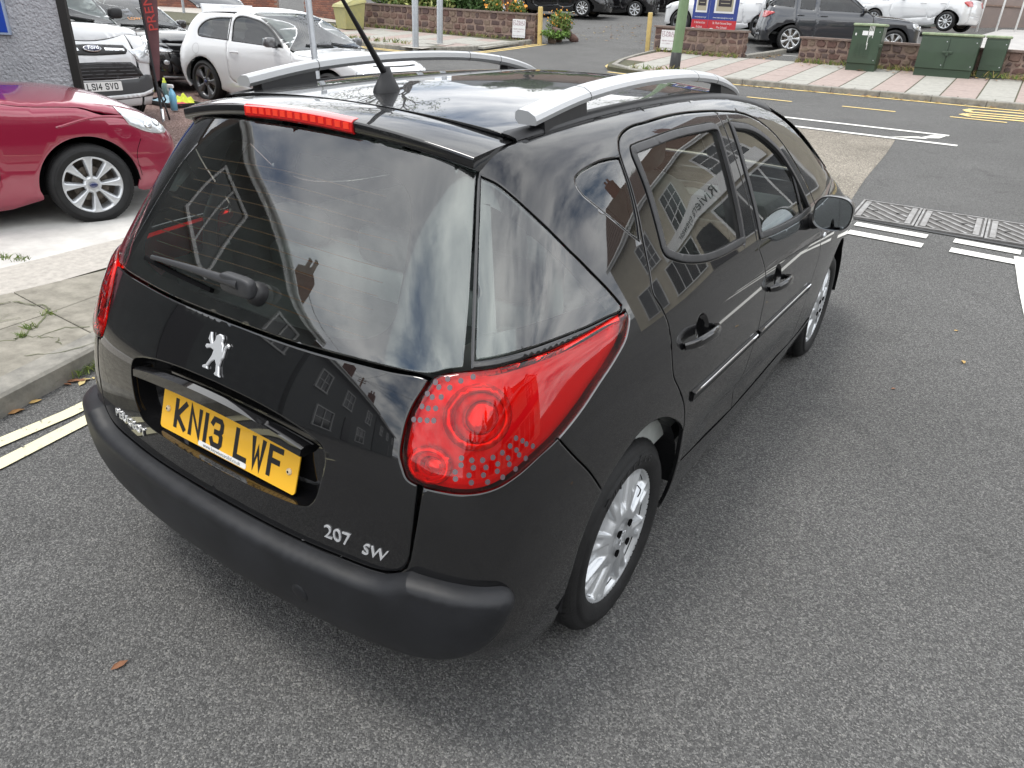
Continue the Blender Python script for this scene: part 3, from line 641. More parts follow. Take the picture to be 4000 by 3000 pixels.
for i in range(nx):
    t = -1+2*i/(nx-1); row = []
    for v in np.linspace(0, 1, 9):
        yc, zc_ = -.2385+(-.393+.2385)*v, (float(HH.T(-.2385))-.0015)*(1-v)+1.452*v+.004*math.sin(PI*v); ee = E0+(E1-E0)*v; ee = ee+np.array((.006, 0, .004))*math.sin(PI*v)
        row.append((t*ee[0], yc+(ee[1]-yc)*t*t, zc_+(ee[2]-zc_)*abs(t)**2.2))
    x1, ly, lz = row[-1][0], row[-1][1]-.005, row[-1][2]
    row += [(x1, ly+.002, lz-.001), (x1, ly, lz-.005), (x1, ly+.001, lz-.022), (x1, ly+.004, lz-.027), (x1*.998, ly+.03, lz-.036), (x1*.99, ly+.09, lz-.045)]
    rows.append(row)
nr = len(rows[0]); V = [p for r in rows for p in r]; F = [(i*nr+k, (i+1)*nr+k, (i+1)*nr+k+1, i*nr+k+1) for i in range(nx-1) for k in range(nr-1)]
F += [tuple(range(nr)), tuple(reversed(range((nx-1)*nr, nx*nr)))]
sp = sharp(mk('roof_spoiler', V, [tuple(reversed(f)) for f in F], M_paint, tg, True), 50)
rows = []
for i in range(31):
    x = -.189+.378*i/30; ly, lz = yl(x)-.003, zl(x)+.0015; w = 1-.08*(abs(x) > .185)
    rows.append([(x*.93, ly+.065, lz+.0035), (x, ly+.008, lz+.002), (x, ly, lz-.004), (x, ly, lz-.026), (x, ly+.006, lz-.031), (x, ly+.03, lz-.03)])
V = [p for r in rows for p in r]; F = [(i*6+k, i*6+k+1, (i+1)*6+k+1, (i+1)*6+k) for i in range(30) for k in range(5)]+[tuple(range(6))[::-1], tuple(range(180, 186))]
bl = sharp(mk('brake_lamp', V, F, mat('brake_lamp_red', (.62, .012, .012), .15, coat=1, coat_rough=.02), tg, True), 40)
for i in range(14):
    x = -.172+.344*i/13; MB().box((x, yl(x)-.0036, zl(x)-.012), (.017, .002, .014)).build('lamp_cell', mat('lamp_cell_red', (.9, .06, .03), .2), bl)
# roof, ditch mouldings, windscreen, bonnet
side3 = HH.S(cr(TG_SIDE[2:]+DITCH[1:8], 4)); ed = side3[side3[:, 1] > -.215]
rf = [(p[0]-.030, p[1]) for p in ed if p[1] < 1.62]
yw = lambda x: 1.74-.42*x*x
fr = [(x, yw(x)) for x in np.linspace(rf[-1][0], 0, 12)]; rr_ = [(x, -.236+.12*x*x) for x in np.linspace(0, rf[0][0], 14)]
roofp = mirror_half(np.array(rr_+rf+fr)); keep = [i for i in range(len(roofp)) if np.linalg.norm(roofp[i]-roofp[i-1]) > 1e-3]; roofp = roofp[keep]
panel('roof', HH, roofp, M_paint, hero, top=True, res=.035)
for sg in (1, -1):
    Q = [(p[0]-.016, p[1]) for p in ed if p[1] < 1.70]; strip(HH, Q, .042, M_plastic, 'ditch_moulding', hero, .000, .005, sg, top=True)
    A3 = HH.S(cr(DITCH[7:], 4)); 
wsb = lambda x: 2.50-.30*x*x
A3 = HH.S(cr(DITCH[6:], 5)); e2 = [(p[0]-.028, p[1]) for p in A3 if 1.68 < p[1] < 2.24]
wpoly = mirror_half(np.array([(x, yw(x)+.012) for x in np.linspace(0, e2[0][0]-.02, 10)]+e2+[(x, wsb(x)) for x in np.linspace(.66, 0, 12)]))
panel('windscreen', HH, wpoly, M_glass, hero, top=True, res=.05, lip=.004)
bon = mirror_half(np.array([(x, 2.53-.30*x*x) for x in np.linspace(0, .67, 10)]+[(.675, 2.6), (.66, 2.8), (.62, 3.0), (.56, 3.12)]+[(x, 3.22-.3*x*x) for x in np.linspace(.5, 0, 8)]))
panel('bonnet', HH, bon, M_paint, hero, top=True, res=.05)
um = HH.umax; nose = np.array([(4.165, .575), (4.225, .70), (4.25, .80), (4.5, .845), (4.8, .835), (um, .83)]); nose = np.concatenate([np.array([(4.10, .22), (4.085, .38)]), nose])
nose = np.concatenate([nose, (nose*[-1, 1]+[2*um, 0])[::-1]]); panel('front_bumper', HH, nose, M_paint, hero, res=.05)
for sg in (1, -1): panel('head_lamp', HH, path([(4.30, .79), (4.27, .72), (4.34, .66), (4.6, .64), (4.62, .70), (4.5, .78)]), mat('lamp_clear', (.6, .62, .64), .1, metal=.4, coat=1), hero, off=.004, sg=sg, res=.04)
# rear bumper and its dark rubbing strip
rb = mirror_half(np.concatenate([np.array([(0, .522)]), cr(rev(TG_BOT[:-1]))-[0, .003], cr(rev(GAP_LO))[1:]+[.003, 0], cr(LAMP_BOT)[1:]-[0, .002], cr(rev(SEAM))[1:]-[.002, .002], cr(ARCH2)[1:], np.array([(.7, .19), (.45, .185), (0, .185)])]))
bp_ = panel('rear_bumper', HH, rb, M_paint, hero, res=.028)
bs_ = mirror_half(np.concatenate([cr([(0, .520), (.278, .517), (.413, .519), (.496, .524), (.530, .545), (.550, .560)]), cr([(.579, .557), (.616, .553), (.652, .546), (.681, .539), (.694, .524), (.698, .504), (.692, .476), (.680, .430), (.667, .400), (.649, .371), (.616, .340), (.575, .318), (.52, .306), (.43, .300), (.2, .298), (0, .298)])]))
panel('bumper_strip', HH, bs_, M_bump, bp_, puff=(.046, .026), lip=.0, res=.02, edge=0, rings=(.0008, .003, .007, .012, .018, .026))
panel('tow_eye_cap', HH, ell(.325, .405, .024, .026), M_bump, bp_, off=.0465, puff=(.0015, .003), lip=.003, res=.012, rings=())
# roof rails
for sg in (1, -1):
    rp = cr([(.503, -.150, 1.470), (.500, 0, 1.494), (.497, .123, 1.509), (.491, .4, 1.527), (.486, .75, 1.532), (.482, 1.0, 1.523), (.478, 1.2, 1.503), (.475, 1.38, 1.470), (.474, 1.46, 1.446)], 6)
    n = len(rp); sec = [(.026, .004), (.031, -.006), (.027, -.017), (-.020, -.017), (-.029, -.006), (-.027, .010), (-.018, .016), (.008, .014)]
    r_ = loft('roof_rail', rp, sec, M_rail, hero, scale=[1 if i < n*.75 else 1-.35*((i-n*.75)/(n*.25))**1.5 for i in range(n)], sg=sg, ang=25)
    for y0, y1 in ((-.10, .115), (1.20, 1.43)):
        b = MB(); Q = []
        for y in np.linspace(y0, y1, 8):
            i = np.argmin(abs(rp[:, 1]-y)); zt = rp[i, 2]-.012; xx = rp[i, 0]+.002; zb = HH.top([(xx, y)])[0][2]-.012
            sl = (.045*(1-(y-y0)/(y1-y0)) if y0 < 0 else 0)
            Q.append([(xx-.018, y, zt), (xx+.020, y, zt), (xx+.026, y+.0, zb), (xx-.022, y, zb)])
        V = [(sg*a, c, d) for q in Q for a, c, d in q]; F = [(i*4+k, i*4+(k+1) % 4, i*4+4+(k+1) % 4, i*4+4+k) for i in range(7) for k in range(4)]+[(3, 2, 1, 0), (28, 29, 30, 31)]
        if sg < 0: F = [tuple(reversed(f)) for f in F]
        mk('rail_foot', V, F, M_plastic, r_)
    for yy in (.123, .905, 1.14):
        i = np.argmin(abs(rp[:, 1]-yy)); t = Vector(rp[i+1]-rp[i-1]).normalized(); c = Vector(rp[i]); loft('rail_joint', [c-t*.0012, c+t*.0012], [(a*1.015, b*1.02) for a, b in sec], M_dark, r_, sg=sg, smooth=False)
    # door mirror
    e = bpy.data.objects.new('door_mirror', None); COL.objects.link(e); e.parent = hero; e.location = (sg*.922, 1.62, 1.003)
    out = [(.083*math.copysign(abs(math.cos(t))**.72, math.cos(t))*(1 if math.cos(t) > 0 else .92), .072*math.copysign(abs(math.sin(t))**.75, math.sin(t))) for t in np.linspace(0, 2*PI, 41)[:-1]]
    V = []; F = []; n = len(out)
    for k, (s, y) in enumerate(((.90, .012), (.93, .002), (.985, 0), (1.0, .006), (1.0, .035), (.93, .065), (.75, .088), (.45, .102), (.1, .107))): V += [(sg*(a*s+.012*(1-s)), y+.12*a*0, b*s-.01*(1-s)) for a, b in out]
    for k in range(8): F += [(k*n+i, k*n+(i+1) % n, (k+1)*n+(i+1) % n, (k+1)*n+i) for i in range(n)]
    F.append(tuple(range(8*n, 9*n)))
    F = F if sg < 0 else [tuple(reversed(f)) for f in F]
    sharp(mk('mirror_housing', V, [tuple(reversed(f)) for f in F], mat('mirror_shell', (.008, .008, .009), .3, coat=.8), e, True), 45)
    mk('mirror_glass', [(sg*a*.91, .009, b*.91) for a, b in out], [tuple(range(n)) if sg > 0 else tuple(reversed(range(n)))], mat('mirror_glass', (.55, .6, .62), .01, metal=1), e)
    loft('mirror_arm', [(-.115, .075, -.06), (-.07, .06, -.055), (-.03, .05, -.03)], [(.03*math.cos(t), .034*math.sin(t)) for t in np.linspace(0, 2*PI, 11)[:-1]], M_plastic, e, sg=sg)
    panel('side_repeater', HH, ell(3.12, .835, .026, .014), mat('lamp_clear'), hero, puff=(.006, .01), lip=.002, sg=sg, res=.01, rings=())
    qp = [(2.745, 1.158), (2.752, 1.08), (2.757, .975)]; strip(HH, qp, .022, M_plastic, 'window_divider', hero, -.004, .003, sg)
# aerial
c = HH.top([(-.004, -.067)])[0]; an = empty('roof_aerial'); an.parent = hero; an.location = c
MB().lathe([(.036, -.004), (.034, .006), (.026, .022), (.016, .042), (.010, .060), (0, .062)], 20).build('aerial_base', M_plastic, an, True).scale = (.85, 1.25, 1)
b = MB(); Q = [Vector((0, -.006, .045))+Vector((0, -.27, .325))*t for t in np.linspace(0, 1, 26)]; b.tube(Q, [.0095-.0055*min(1, t*1.6) for t in np.linspace(0, 1, 26)], 10); b.build('aerial_mast', M_plastic, an, True)
b = MB(); 
hx = [Q[0].lerp(Q[-1], .38+.62*t)+Vector((.0042*math.cos(38*t), 0, 0))+Vector((0, .0042*math.sin(38*t), .0012*math.sin(38*t))) for t in np.linspace(0, 1, 150)]; b.tube(hx, .0014, 5); b.build('aerial_winding', M_plastic, an, True)
# rear wiper
wpv, wn_ = HH.at(.055, 1.062, 0); wi = empty('rear_wiper'); wi.parent = hero; wi.location = (0, 0, 0)
MB().lathe([(.030, 0), (.028, .016), (.020, .026), (0, .028)], 22).build('wiper_boss', M_plastic, wi, True).matrix_local = frame(HH.at(.075, 1.060, 0)[0], (1, 0, 0), wn_)
wp = [HH.at(u, 1.066+.004*t-.016*t*t, .030-.014*t)[0] for t, u in zip(np.linspace(0, 1, 16), np.linspace(.055, -.345, 16))]
loft('wiper_arm', wp, rsec(.026, .056, .010), mat('wiper_grey', (.030, .031, .034), .5), wi, up=wn_, scale=[(1-.55*t, 1-.60*t) for t in np.linspace(0, 1, 16)])
blob('wiper_cap', HH.at(.038, 1.064, .036)[0], (.115, .030, .050), mat('wiper_grey'), wi, 4.5)
loft('wiper_blade', [HH.at(u, 1.035+.010*t, .008)[0] for t, u in zip(np.linspace(0, 1, 12), np.linspace(-.08, -.40, 12))], rsec(.012, .012, .003), M_dark, wi, up=wn_)
# wheels
W_R = .306
for sg in (1, -1):
    for y in (0, 2.54):
        w = wheel(hero, (sg*.735, y, .300), sg, W_R, .214, .186, 'p8', spin=.35 if y == 0 else .1)
        for k in range(4):
            a = PI/4+k*PI/2; MB().lathe([(0, -.004), (.010, -.004), (.013, .002)], 12, 'x').build('lug_hole', M_dark, w, True)  .location = (.0985, .050*math.cos(a), .050*math.sin(a))
        lion(w, Matrix(((0, 0, 1, .0945), (1, 0, 0, 0), (0, 1, 0, 0), (0, 0, 0, 1))), .00055, M_silver)
        if sg > 0 and y == 0:
            for i, ch in enumerate('ZuperEco'):
                a = PI*.5+.62-.158*i; r = .257; P = Vector((.0985, -r*math.cos(a)*-1, r*math.sin(a)))
                P = Vector((.1000, -r*math.cos(a), r*math.sin(a))) if False else Vector((.0995, r*math.cos(PI-a)*-1, r*math.sin(a)))
                o = text(ch, .040, mat('tyre_lettering', (.02, .02, .021), .45), Matrix.Identity(4), w, 'tyre_lettering', ext=.0012, bold=.001)
                ri = Vector((0, math.sin(a), -math.cos(a)*1)); o.matrix_local = frame(Vector((.0992, -r*math.cos(a)*-1*1, r*math.sin(a))), (0, math.sin(a), -math.cos(a)), (1, 0, 0))
            MB().tube([(.090, .075, .145), (.098, .085, .128), (.094, .092, .108), (.090, .090, .095)], .0022, 6).build('cable_tie', M_blk, w, True)
# underbody and interior
MB().box((0, 1.30, .34), (1.42, 3.7, .18)).build('underbody', M_dark, hero)
MB().box((0, -.45, .30), (1.05, .42, .16), bev=.04).build('boot_well', M_dark, hero)
MB().box((0, .4, .50), (1.36, 2.2, .05)).build('cabin_floor', M_trimd, hero)
MB().box((0, -.30, .62), (1.05, .62, .04)).build('boot_floor', M_trimd, hero)
for sg in (1, -1):
    V = []; n = 24; F = []
    for i in range(n):
        y = -.45+2.3*i/(n-1)
        for z in (.5, .7, .88, .985):
            P = HH.S([(HH.u(y) if y > -.2 else .42+.55*(y+.45)/.25*1.0, z)])[0] if y > -.2 else (.60, y, z)
            V.append((sg*(P[0]-.07), y, z))
    for i in range(n-1):
        for k in range(3): F.append((i*4+k, i*4+k+1, i*4+4+k+1, i*4+4+k))
    mk('door_card', V, F if sg > 0 else [tuple(reversed(f)) for f in F], M_trim, hero, True)
    for y, nm in ((1.05, 'front_seat'),):
        s = empty(nm); s.parent = hero; s.location = (sg*.37, y, .52)
        blob('seat_cushion', (0, .10, .12), (.50, .52, .16), M_trimd, s); blob('backrest', (0, -.20, .40), (.48, .15, .62), M_trimd, s, rot=(.30, 0, 0)); blob('headrest', (0, -.34, .80), (.27, .10, .19), M_trimd, s, rot=(.2, 0, 0))
        for k in (-.06, .06): MB().tube([(k, -.30, .66), (k, -.335, .76)], .007, 6).build('headrest_post', M_steel, s)
s = empty('rear_seat'); s.parent = hero; s.location = (0, .20, .52)
blob('seat_cushion', (0, .12, .12), (1.24, .50, .18), M_trimd, s, 6); blob('backrest', (0, -.18, .27), (1.20, .14, .42), M_trim, s, 6, rot=(.28, 0, 0))
for x in (-.40, 0, .40): blob('headrest', (x, -.27, .52), (.24, .08, .12), M_trimd, s)
MB().box((0, -.14, .86), (1.10, .50, .012), bev=.004).build('parcel_shelf', mat('parcel_shelf_grey', (.13, .135, .13), .85, noise=.2), hero)
MB().box((0, 1.85, .84), (1.36, .42, .26), bev=.06).build('dashboard', M_trimd, hero)
b = MB(); b.tube([(.38+.185*math.cos(t), 1.50-.07*math.sin(t), .90+.17*math.sin(t)) for t in np.linspace(0, 2*PI, 33)], .014, 8, caps=False); b.tube([(.38-.17, 1.5, .90), (.38, 1.53, .89), (.38+.17, 1.5, .90)], .018, 8); b.build('steering_wheel', M_trimd, hero, True)
hl = np.array([(x*.93, y) for x, y in roofp]); hl = hl[(hl[:, 1] > -.5)]
panel('headliner', HH, hl, M_head, hero, top=True, off=-.030, lip=0, res=.08, edge=0, rings=())
for sg in (1, -1):
    MB().tube([(sg*.55, .93, 1.38), (sg*.66, .93, 1.2), (sg*.745, .93, 1.0)], .026, 8).build('pillar_trim', M_trim, hero, True)
    MB().tube([(sg*.53, -.05, 1.39), (sg*.60, -.14, 1.25), (sg*.66, -.22, 1.05), (sg*.66, -.25, .9)], .022, 8).build('pillar_trim', M_trim, hero, True)
MB().box((0, 1.78, 1.30), (.22, .03, .06), bev=.01).build('rear_view_mirror', M_trimd, hero)
# ---------------------------------------------------------------- ground
_gy = np.array([-60, -10, 0, 2, 3.5, 5.2, 10, 15.1, 18.5, 23.2, 31, 45, 150.]); _gz = np.array([-.3, 0, 0, 0, .05, .17, .39, .61, .86, 1.14, 1.8, 3.0, 12.])
_gh = np.diff(_gy); _gd = np.diff(_gz)/_gh; _gm = np.zeros(len(_gy)); _gm[1:-1] = np.where(_gd[:-1]*_gd[1:] > 0, 2*_gd[:-1]*_gd[1:]/(_gd[:-1]+_gd[1:]+1e-12), 0); _gm[0] = _gd[0]; _gm[-1] = _gd[-1]
def sst(a, b, x): t = np.clip((np.asarray(x, float)-a)/(b-a), 0, 1); return t*t*(3-2*t)
def G(x, y):
    x = np.asarray(x, float); y = np.asarray(y, float); yc = np.clip(y, _gy[0], _gy[-1]); i = np.clip(np.searchsorted(_gy, yc)-1, 0, len(_gy)-2); t = (yc-_gy[i])/_gh[i]
    z = _gz[i]*(1+2*t)*(1-t)**2+_gh[i]*_gm[i]*t*(1-t)**2+_gz[i+1]*t*t*(3-2*t)+_gh[i]*_gm[i+1]*t*t*(t-1)
    return z+.02*np.maximum(0, -x-6)*sst(10, 15, y)+.05*sst(-2.1, -3.6, x)*(1-sst(3, 8, y))
g = lambda x, y: float(G(x, y))
def asphalt(name, base, stone, light, scale=110, patch=.18, tint=(1, 1, 1)):
    m = bpy.data.materials.new(name); m.use_nodes = True; nt = m.node_tree; N = nt.nodes.new; lk = nt.links.new; b = nt.nodes['Principled BSDF']
    tcx = N('ShaderNodeTexCoord'); v = N('ShaderNodeTexVoronoi'); v.inputs['Scale'].default_value = scale; v.inputs['Randomness'].default_value = 1; lk(tcx.outputs['Object'], v.inputs['Vector'])
    sep = N('ShaderNodeSeparateColor'); lk(v.outputs['Color'], sep.inputs[0])
    r = N('ShaderNodeValToRGB'); cr_ = r.color_ramp; cr_.elements[0].position = 0; cr_.elements[0].color = tuple(base[i]*.72*tint[i] for i in range(3))+(1,); cr_.elements[1].position = 1; cr_.elements[1].color = tuple(light[i]*tint[i] for i in range(3))+(1,)
    for p, c in ((.35, base), (.6, stone), (.86, [s*1.35 for s in stone]), (.955, [s*1.7 for s in stone])): e = cr_.elements.new(p); e.color = tuple(c[i]*tint[i] for i in range(3))+(1,)
    lk(sep.outputs[0], r.inputs[0])
    n = N('ShaderNodeTexNoise'); n.inputs['Scale'].default_value = .8; n.inputs['Detail'].default_value = 7; n.inputs['Roughness'].default_value = .6; lk(tcx.outputs['Object'], n.inputs['Vector'])
    mr = N('ShaderNodeMapRange'); mr.inputs['From Min'].default_value = .3; mr.inputs['From Max'].default_value = .7; mr.inputs['To Min'].default_value = 1-patch; mr.inputs['To Max'].default_value = 1+patch; lk(n.outputs['Fac'], mr.inputs[0])
    nb = N('ShaderNodeTexNoise'); nb.inputs['Scale'].default_value = 2.6; nb.inputs['Detail'].default_value = 5; nb.inputs['Distortion'].default_value = .6; lk(tcx.outputs['Object'], nb.inputs['Vector'])
    mrb = N('ShaderNodeMapRange'); mrb.inputs['From Min'].default_value = .60; mrb.inputs['From Max'].default_value = .74; mrb.inputs['To Min'].default_value = 1; mrb.inputs['To Max'].default_value = .84; lk(nb.outputs['Fac'], mrb.inputs[0])
    n3 = N('ShaderNodeTexNoise'); n3.inputs['Scale'].default_value = 330; n3.inputs['Detail'].default_value = 3; lk(tcx.outputs['Object'], n3.inputs['Vector'])
    mr3 = N('ShaderNodeMapRange'); mr3.inputs['From Min'].default_value = .3; mr3.inputs['From Max'].default_value = .7; mr3.inputs['To Min'].default_value = .65; mr3.inputs['To Max'].default_value = 1.3; lk(n3.outputs['Fac'], mr3.inputs[0])
    mm = N('ShaderNodeMath'); mm.operation = 'MULTIPLY'; lk(mr.outputs[0], mm.inputs[0]); lk(mr3.outputs[0], mm.inputs[1]); mb = N('ShaderNodeMath'); mb.operation = 'MULTIPLY'; lk(mm.outputs[0], mb.inputs[0]); lk(mrb.outputs[0], mb.inputs[1]); mm = mb
    mu = N('ShaderNodeVectorMath'); mu.operation = 'SCALE'; lk(r.outputs[0], mu.inputs[0]); lk(mm.outputs[0], mu.inputs['Scale']); lk(mu.outputs[0], b.inputs['Base Color'])
    b.inputs['Roughness'].default_value = .9; b.inputs['Specular IOR Level'].default_value = .12
    bp = N('ShaderNodeBump'); bp.inputs['Strength'].default_value = .75; bp.inputs['Distance'].default_value = .005; bp.invert = True
    ad = N('ShaderNodeMath'); ad.operation = 'ADD'; lk(v.outputs['Distance'], ad.inputs[0]); lk(n3.outputs['Fac'], ad.inputs[1]); lk(ad.outputs[0], bp.inputs['Height']); lk(bp.outputs[0], b.inputs['Normal'])
    return m
M_asph = asphalt('asphalt', (.098, .0975, .097), (.128, .127, .124), (.24, .235, .22), 210, .10)
M_beige = asphalt('beige_surfacing', (.17, .155, .13), (.26, .235, .20), (.48, .45, .40), 130)
M_redchip = asphalt('red_chippings', (.13, .085, .075), (.21, .15, .135), (.5, .42, .38), 90)
M_conc = mat('concrete_slab', (.30, .28, .235), .88, var=(.17, .158, .13), nscale=10, bump=.5, bscale=90)
M_concl = mat('pale_concrete', (.47, .44, .40), .85, var=(.33, .31, .28), nscale=22, bump=.5, bscale=160)
M_concw = mat('white_concrete', (.60, .59, .56), .8, var=(.45, .44, .42), nscale=5, bump=.3, bscale=60)
M_kerb = mat('kerb_concrete', (.30, .285, .25), .85, var=(.15, .145, .13), nscale=9, bump=.6, bscale=60)
M_pink = mat('pink_slab', (.36, .285, .255), .85, var=(.27, .22, .20), nscale=11, bump=.4, bscale=70)
M_grey = mat('grey_slab', (.36, .35, .315), .85, var=(.27, .265, .24), nscale=11, bump=.4, bscale=70)
M_moss = mat('mossy_joint', (.055, .06, .03), .95, var=(.10, .09, .06), nscale=14)
def worn(name, col, thr=.62, scale=26):
    """road paint with worn-through spots"""
    m = bpy.data.materials.new(name); m.use_nodes = True; nt = m.node_tree; N = nt.nodes.new; lk = nt.links.new; b = nt.nodes['Principled BSDF']; o = nt.nodes['Material Output']
    tcx = N('ShaderNodeTexCoord'); n = N('ShaderNodeTexNoise'); n.inputs['Scale'].default_value = scale; n.inputs['Detail'].default_value = 9; n.inputs['Roughness'].default_value = .72; lk(tcx.outputs['Object'], n.inputs['Vector'])
    r = N('ShaderNodeValToRGB'); r.color_ramp.elements[0].position = thr; r.color_ramp.elements[1].position = thr+.05; r.color_ramp.elements[0].color = tuple(col)+(1,); r.color_ramp.elements[1].color = (.10, .10, .095, 1); lk(n.outputs['Fac'], r.inputs[0]); lk(r.outputs[0], b.inputs['Base Color'])
    b.inputs['Roughness'].default_value = .7; bp = N('ShaderNodeBump'); bp.inputs['Strength'].default_value = .5; bp.inputs['Distance'].default_value = .003
    n2 = N('ShaderNodeTexNoise'); n2.inputs['Scale'].default_value = 200; lk(tcx.outputs['Object'], n2.inputs['Vector']); lk(n2.outputs['Fac'], bp.inputs['Height']); lk(bp.outputs[0], b.inputs['Normal']); return m
M_lw = worn('white_road_paint', (.70, .69, .65)); M_ly = worn('yellow_road_paint', (.66, .50, .20)); M_lyp = worn('pale_yellow_road_paint', (.66, .62, .42), .60)
def drape(name, poly, m, dz, res=.5, par=None, kind=None, skirt=0, rings=()):
    V2, T, loops = fill(np.array(poly, float), (), res, rings); z = G(V2[:, 0], V2[:, 1])+dz
    V = np.concatenate([V2, z[:, None]], 1); F = []
    for t in T:
        a, b, c = V2[t]; F.append(tuple(t) if (b[0]-a[0])*(c[1]-a[1])-(b[1]-a[1])*(c[0]-a[0]) > 0 else tuple(t[::-1]))
    V = list(V)
    if skirt:
        cnt = {}
        for t in F:
            for a, b in ((t[0], t[1]), (t[1], t[2]), (t[2], t[0])):
                if (b, a) in cnt: del cnt[(b, a)]
                else: cnt[(a, b)] = 1
        for a, b in cnt:
            n = len(V); V += [V[b], V[a], V[a]-np.array([0, 0, skirt]), V[b]-np.array([0, 0, skirt])]; F.append((n, n+1, n+2, n+3))
    o = mk(name, V, F, m, par, True)
    if kind: o['kind'] = kind
    return o
xs = np.concatenate([np.linspace(-160, -24, 25), np.arange(-22, 12, .5), np.linspace(14, 160, 25)]); ys_ = np.concatenate([np.linspace(-120, -12, 14), np.arange(-10, 36, .4), np.linspace(38, 170, 20)])
X, Y = np.meshgrid(xs, ys_); Z = G(X, Y); V = np.stack([X.ravel(), Y.ravel(), Z.ravel()], 1); nx_ = len(xs)
F = [(j*nx_+i, j*nx_+i+1, (j+1)*nx_+i+1, (j+1)*nx_+i) for j in range(len(ys_)-1) for i in range(nx_-1)]
tag(mk('road', V, F, M_asph, None, True), kind='structure')
drape('surfacing_patch', [(.13, 10.09), (.2, 8.95), (.26, 7.25), (.34, 5.98), (-6, 6.6), (-14, 9.6), (-14, 10.9), (-4, 10.3), (-1.7, 10.15)], M_beige, .004, .5, kind='structure')
mark = empty('road_markings'); tag(mark, kind='structure')
def line(name, pts, w, m, dz=.008, res=.25, par=mark):
    P = np.array(pts, float); d = np.gradient(P, axis=0); d /= np.linalg.norm(d, axis=1, keepdims=True); n = np.stack([-d[:, 1], d[:, 0]], 1)*w/2
    return drape(name, np.concatenate([P-n, (P+n)[::-1]]), m, dz, res, par)
# give-way dashes, stop-line return, centre zig-zag, bus-stop lettering, yellow lines
for x0, x1 in ((-.4, .17), (.53, 1.11), (1.31, 1.79), (2.1, 2.7)):
    for y in (5.34, 5.055): line('give_way_dash', [(x0, y+.012), (x1, y-.012)], .125, M_lw)
line('edge_line', [(1.80, 5.2), (1.86, 4.5), (2.0, 3.2)], .11, M_lw)
line('centre_line', [(-9, 11.35), (-2.09, 11.08), (.71, 10.98)], .12, M_lw); line('centre_line', [(-9, 10.5), (-1.71, 10.27), (.89, 10.17)], .12, M_lw)
drape('zigzag_stroke', [(.02, 10.29), (.30, 10.38), (.50, 10.46), (.36, 10.58)], M_lw, .008, .2, mark); drape('zigzag_stroke', [(.36, 10.44), (.62, 10.62), (.68, 10.90), (.50, 10.84)], M_lw, .0085, .2, mark)
for x0, x1 in ((-4.7, -3.8), (-2.96, -2.1), (-1.22, -.33), (.51, 1.34), (2.2, 3.0)): line('bus_bay_dash', [(x0, 13.15), (x1, 13.1)], .09, M_ly)
line('kerb_yellow_line', [(-6.9, 15.0), (-3.7, 14.93), (0, 14.86), (1.0, 14.82), (4, 14.75)], .11, M_ly)
for k, (y, x0) in enumerate(((14.42, .68), (14.02, .72), (13.72, .70), (13.42, .80))): line('bus_stop_letter', [(x0, y), (1.3, y+.05), (3.2, y+.12)], .13, M_ly)
line('bus_stop_letter', [(.74, 14.42), (.66, 14.22), (.74, 14.02)], .13, M_ly, .0085); line('bus_stop_letter', [(.72, 13.72), (.66, 13.57), (.80, 13.42)], .13, M_ly, .0085)
for d in (0, .19):
    line('double_yellow_line', [(-1.36-d, -4), (-1.40-d, -2.4), (-1.475-d*.78, -1.1), (-1.50-d*.85, -.75), (-1.575-d*.62, -.38), (-1.70-d*.6, .2), (-2.0-d*.6, 1.2), (-2.6-d*.5, 2.6)], .075, M_lyp, .008, .12)
    line('double_yellow_line', [(-7.86+d*.75, 19.0), (-7.74+d*.75, 17.8), (-7.6+d*.8, 16.6), (-7.42+d*.9, 15.95), (-7.0+d, 15.35-d*.3)], .09, M_ly, .008, .3)
    line('double_yellow_line', [(-11.0-d, 18.9), (-11.05-d, 17.3), (-11.2-d, 16.0), (-11.8-d*.5, 15.0+d), (-13, 14.35+d), (-16, 14.3+d)], .09, M_ly, .008, .3)
drape('tar_seam', [(-1, 5.62), (2.3, 5.50), (2.3, 5.44), (-1, 5.56)], mat('tar', (.03, .03, .03), .6), .0075, .2, mark)
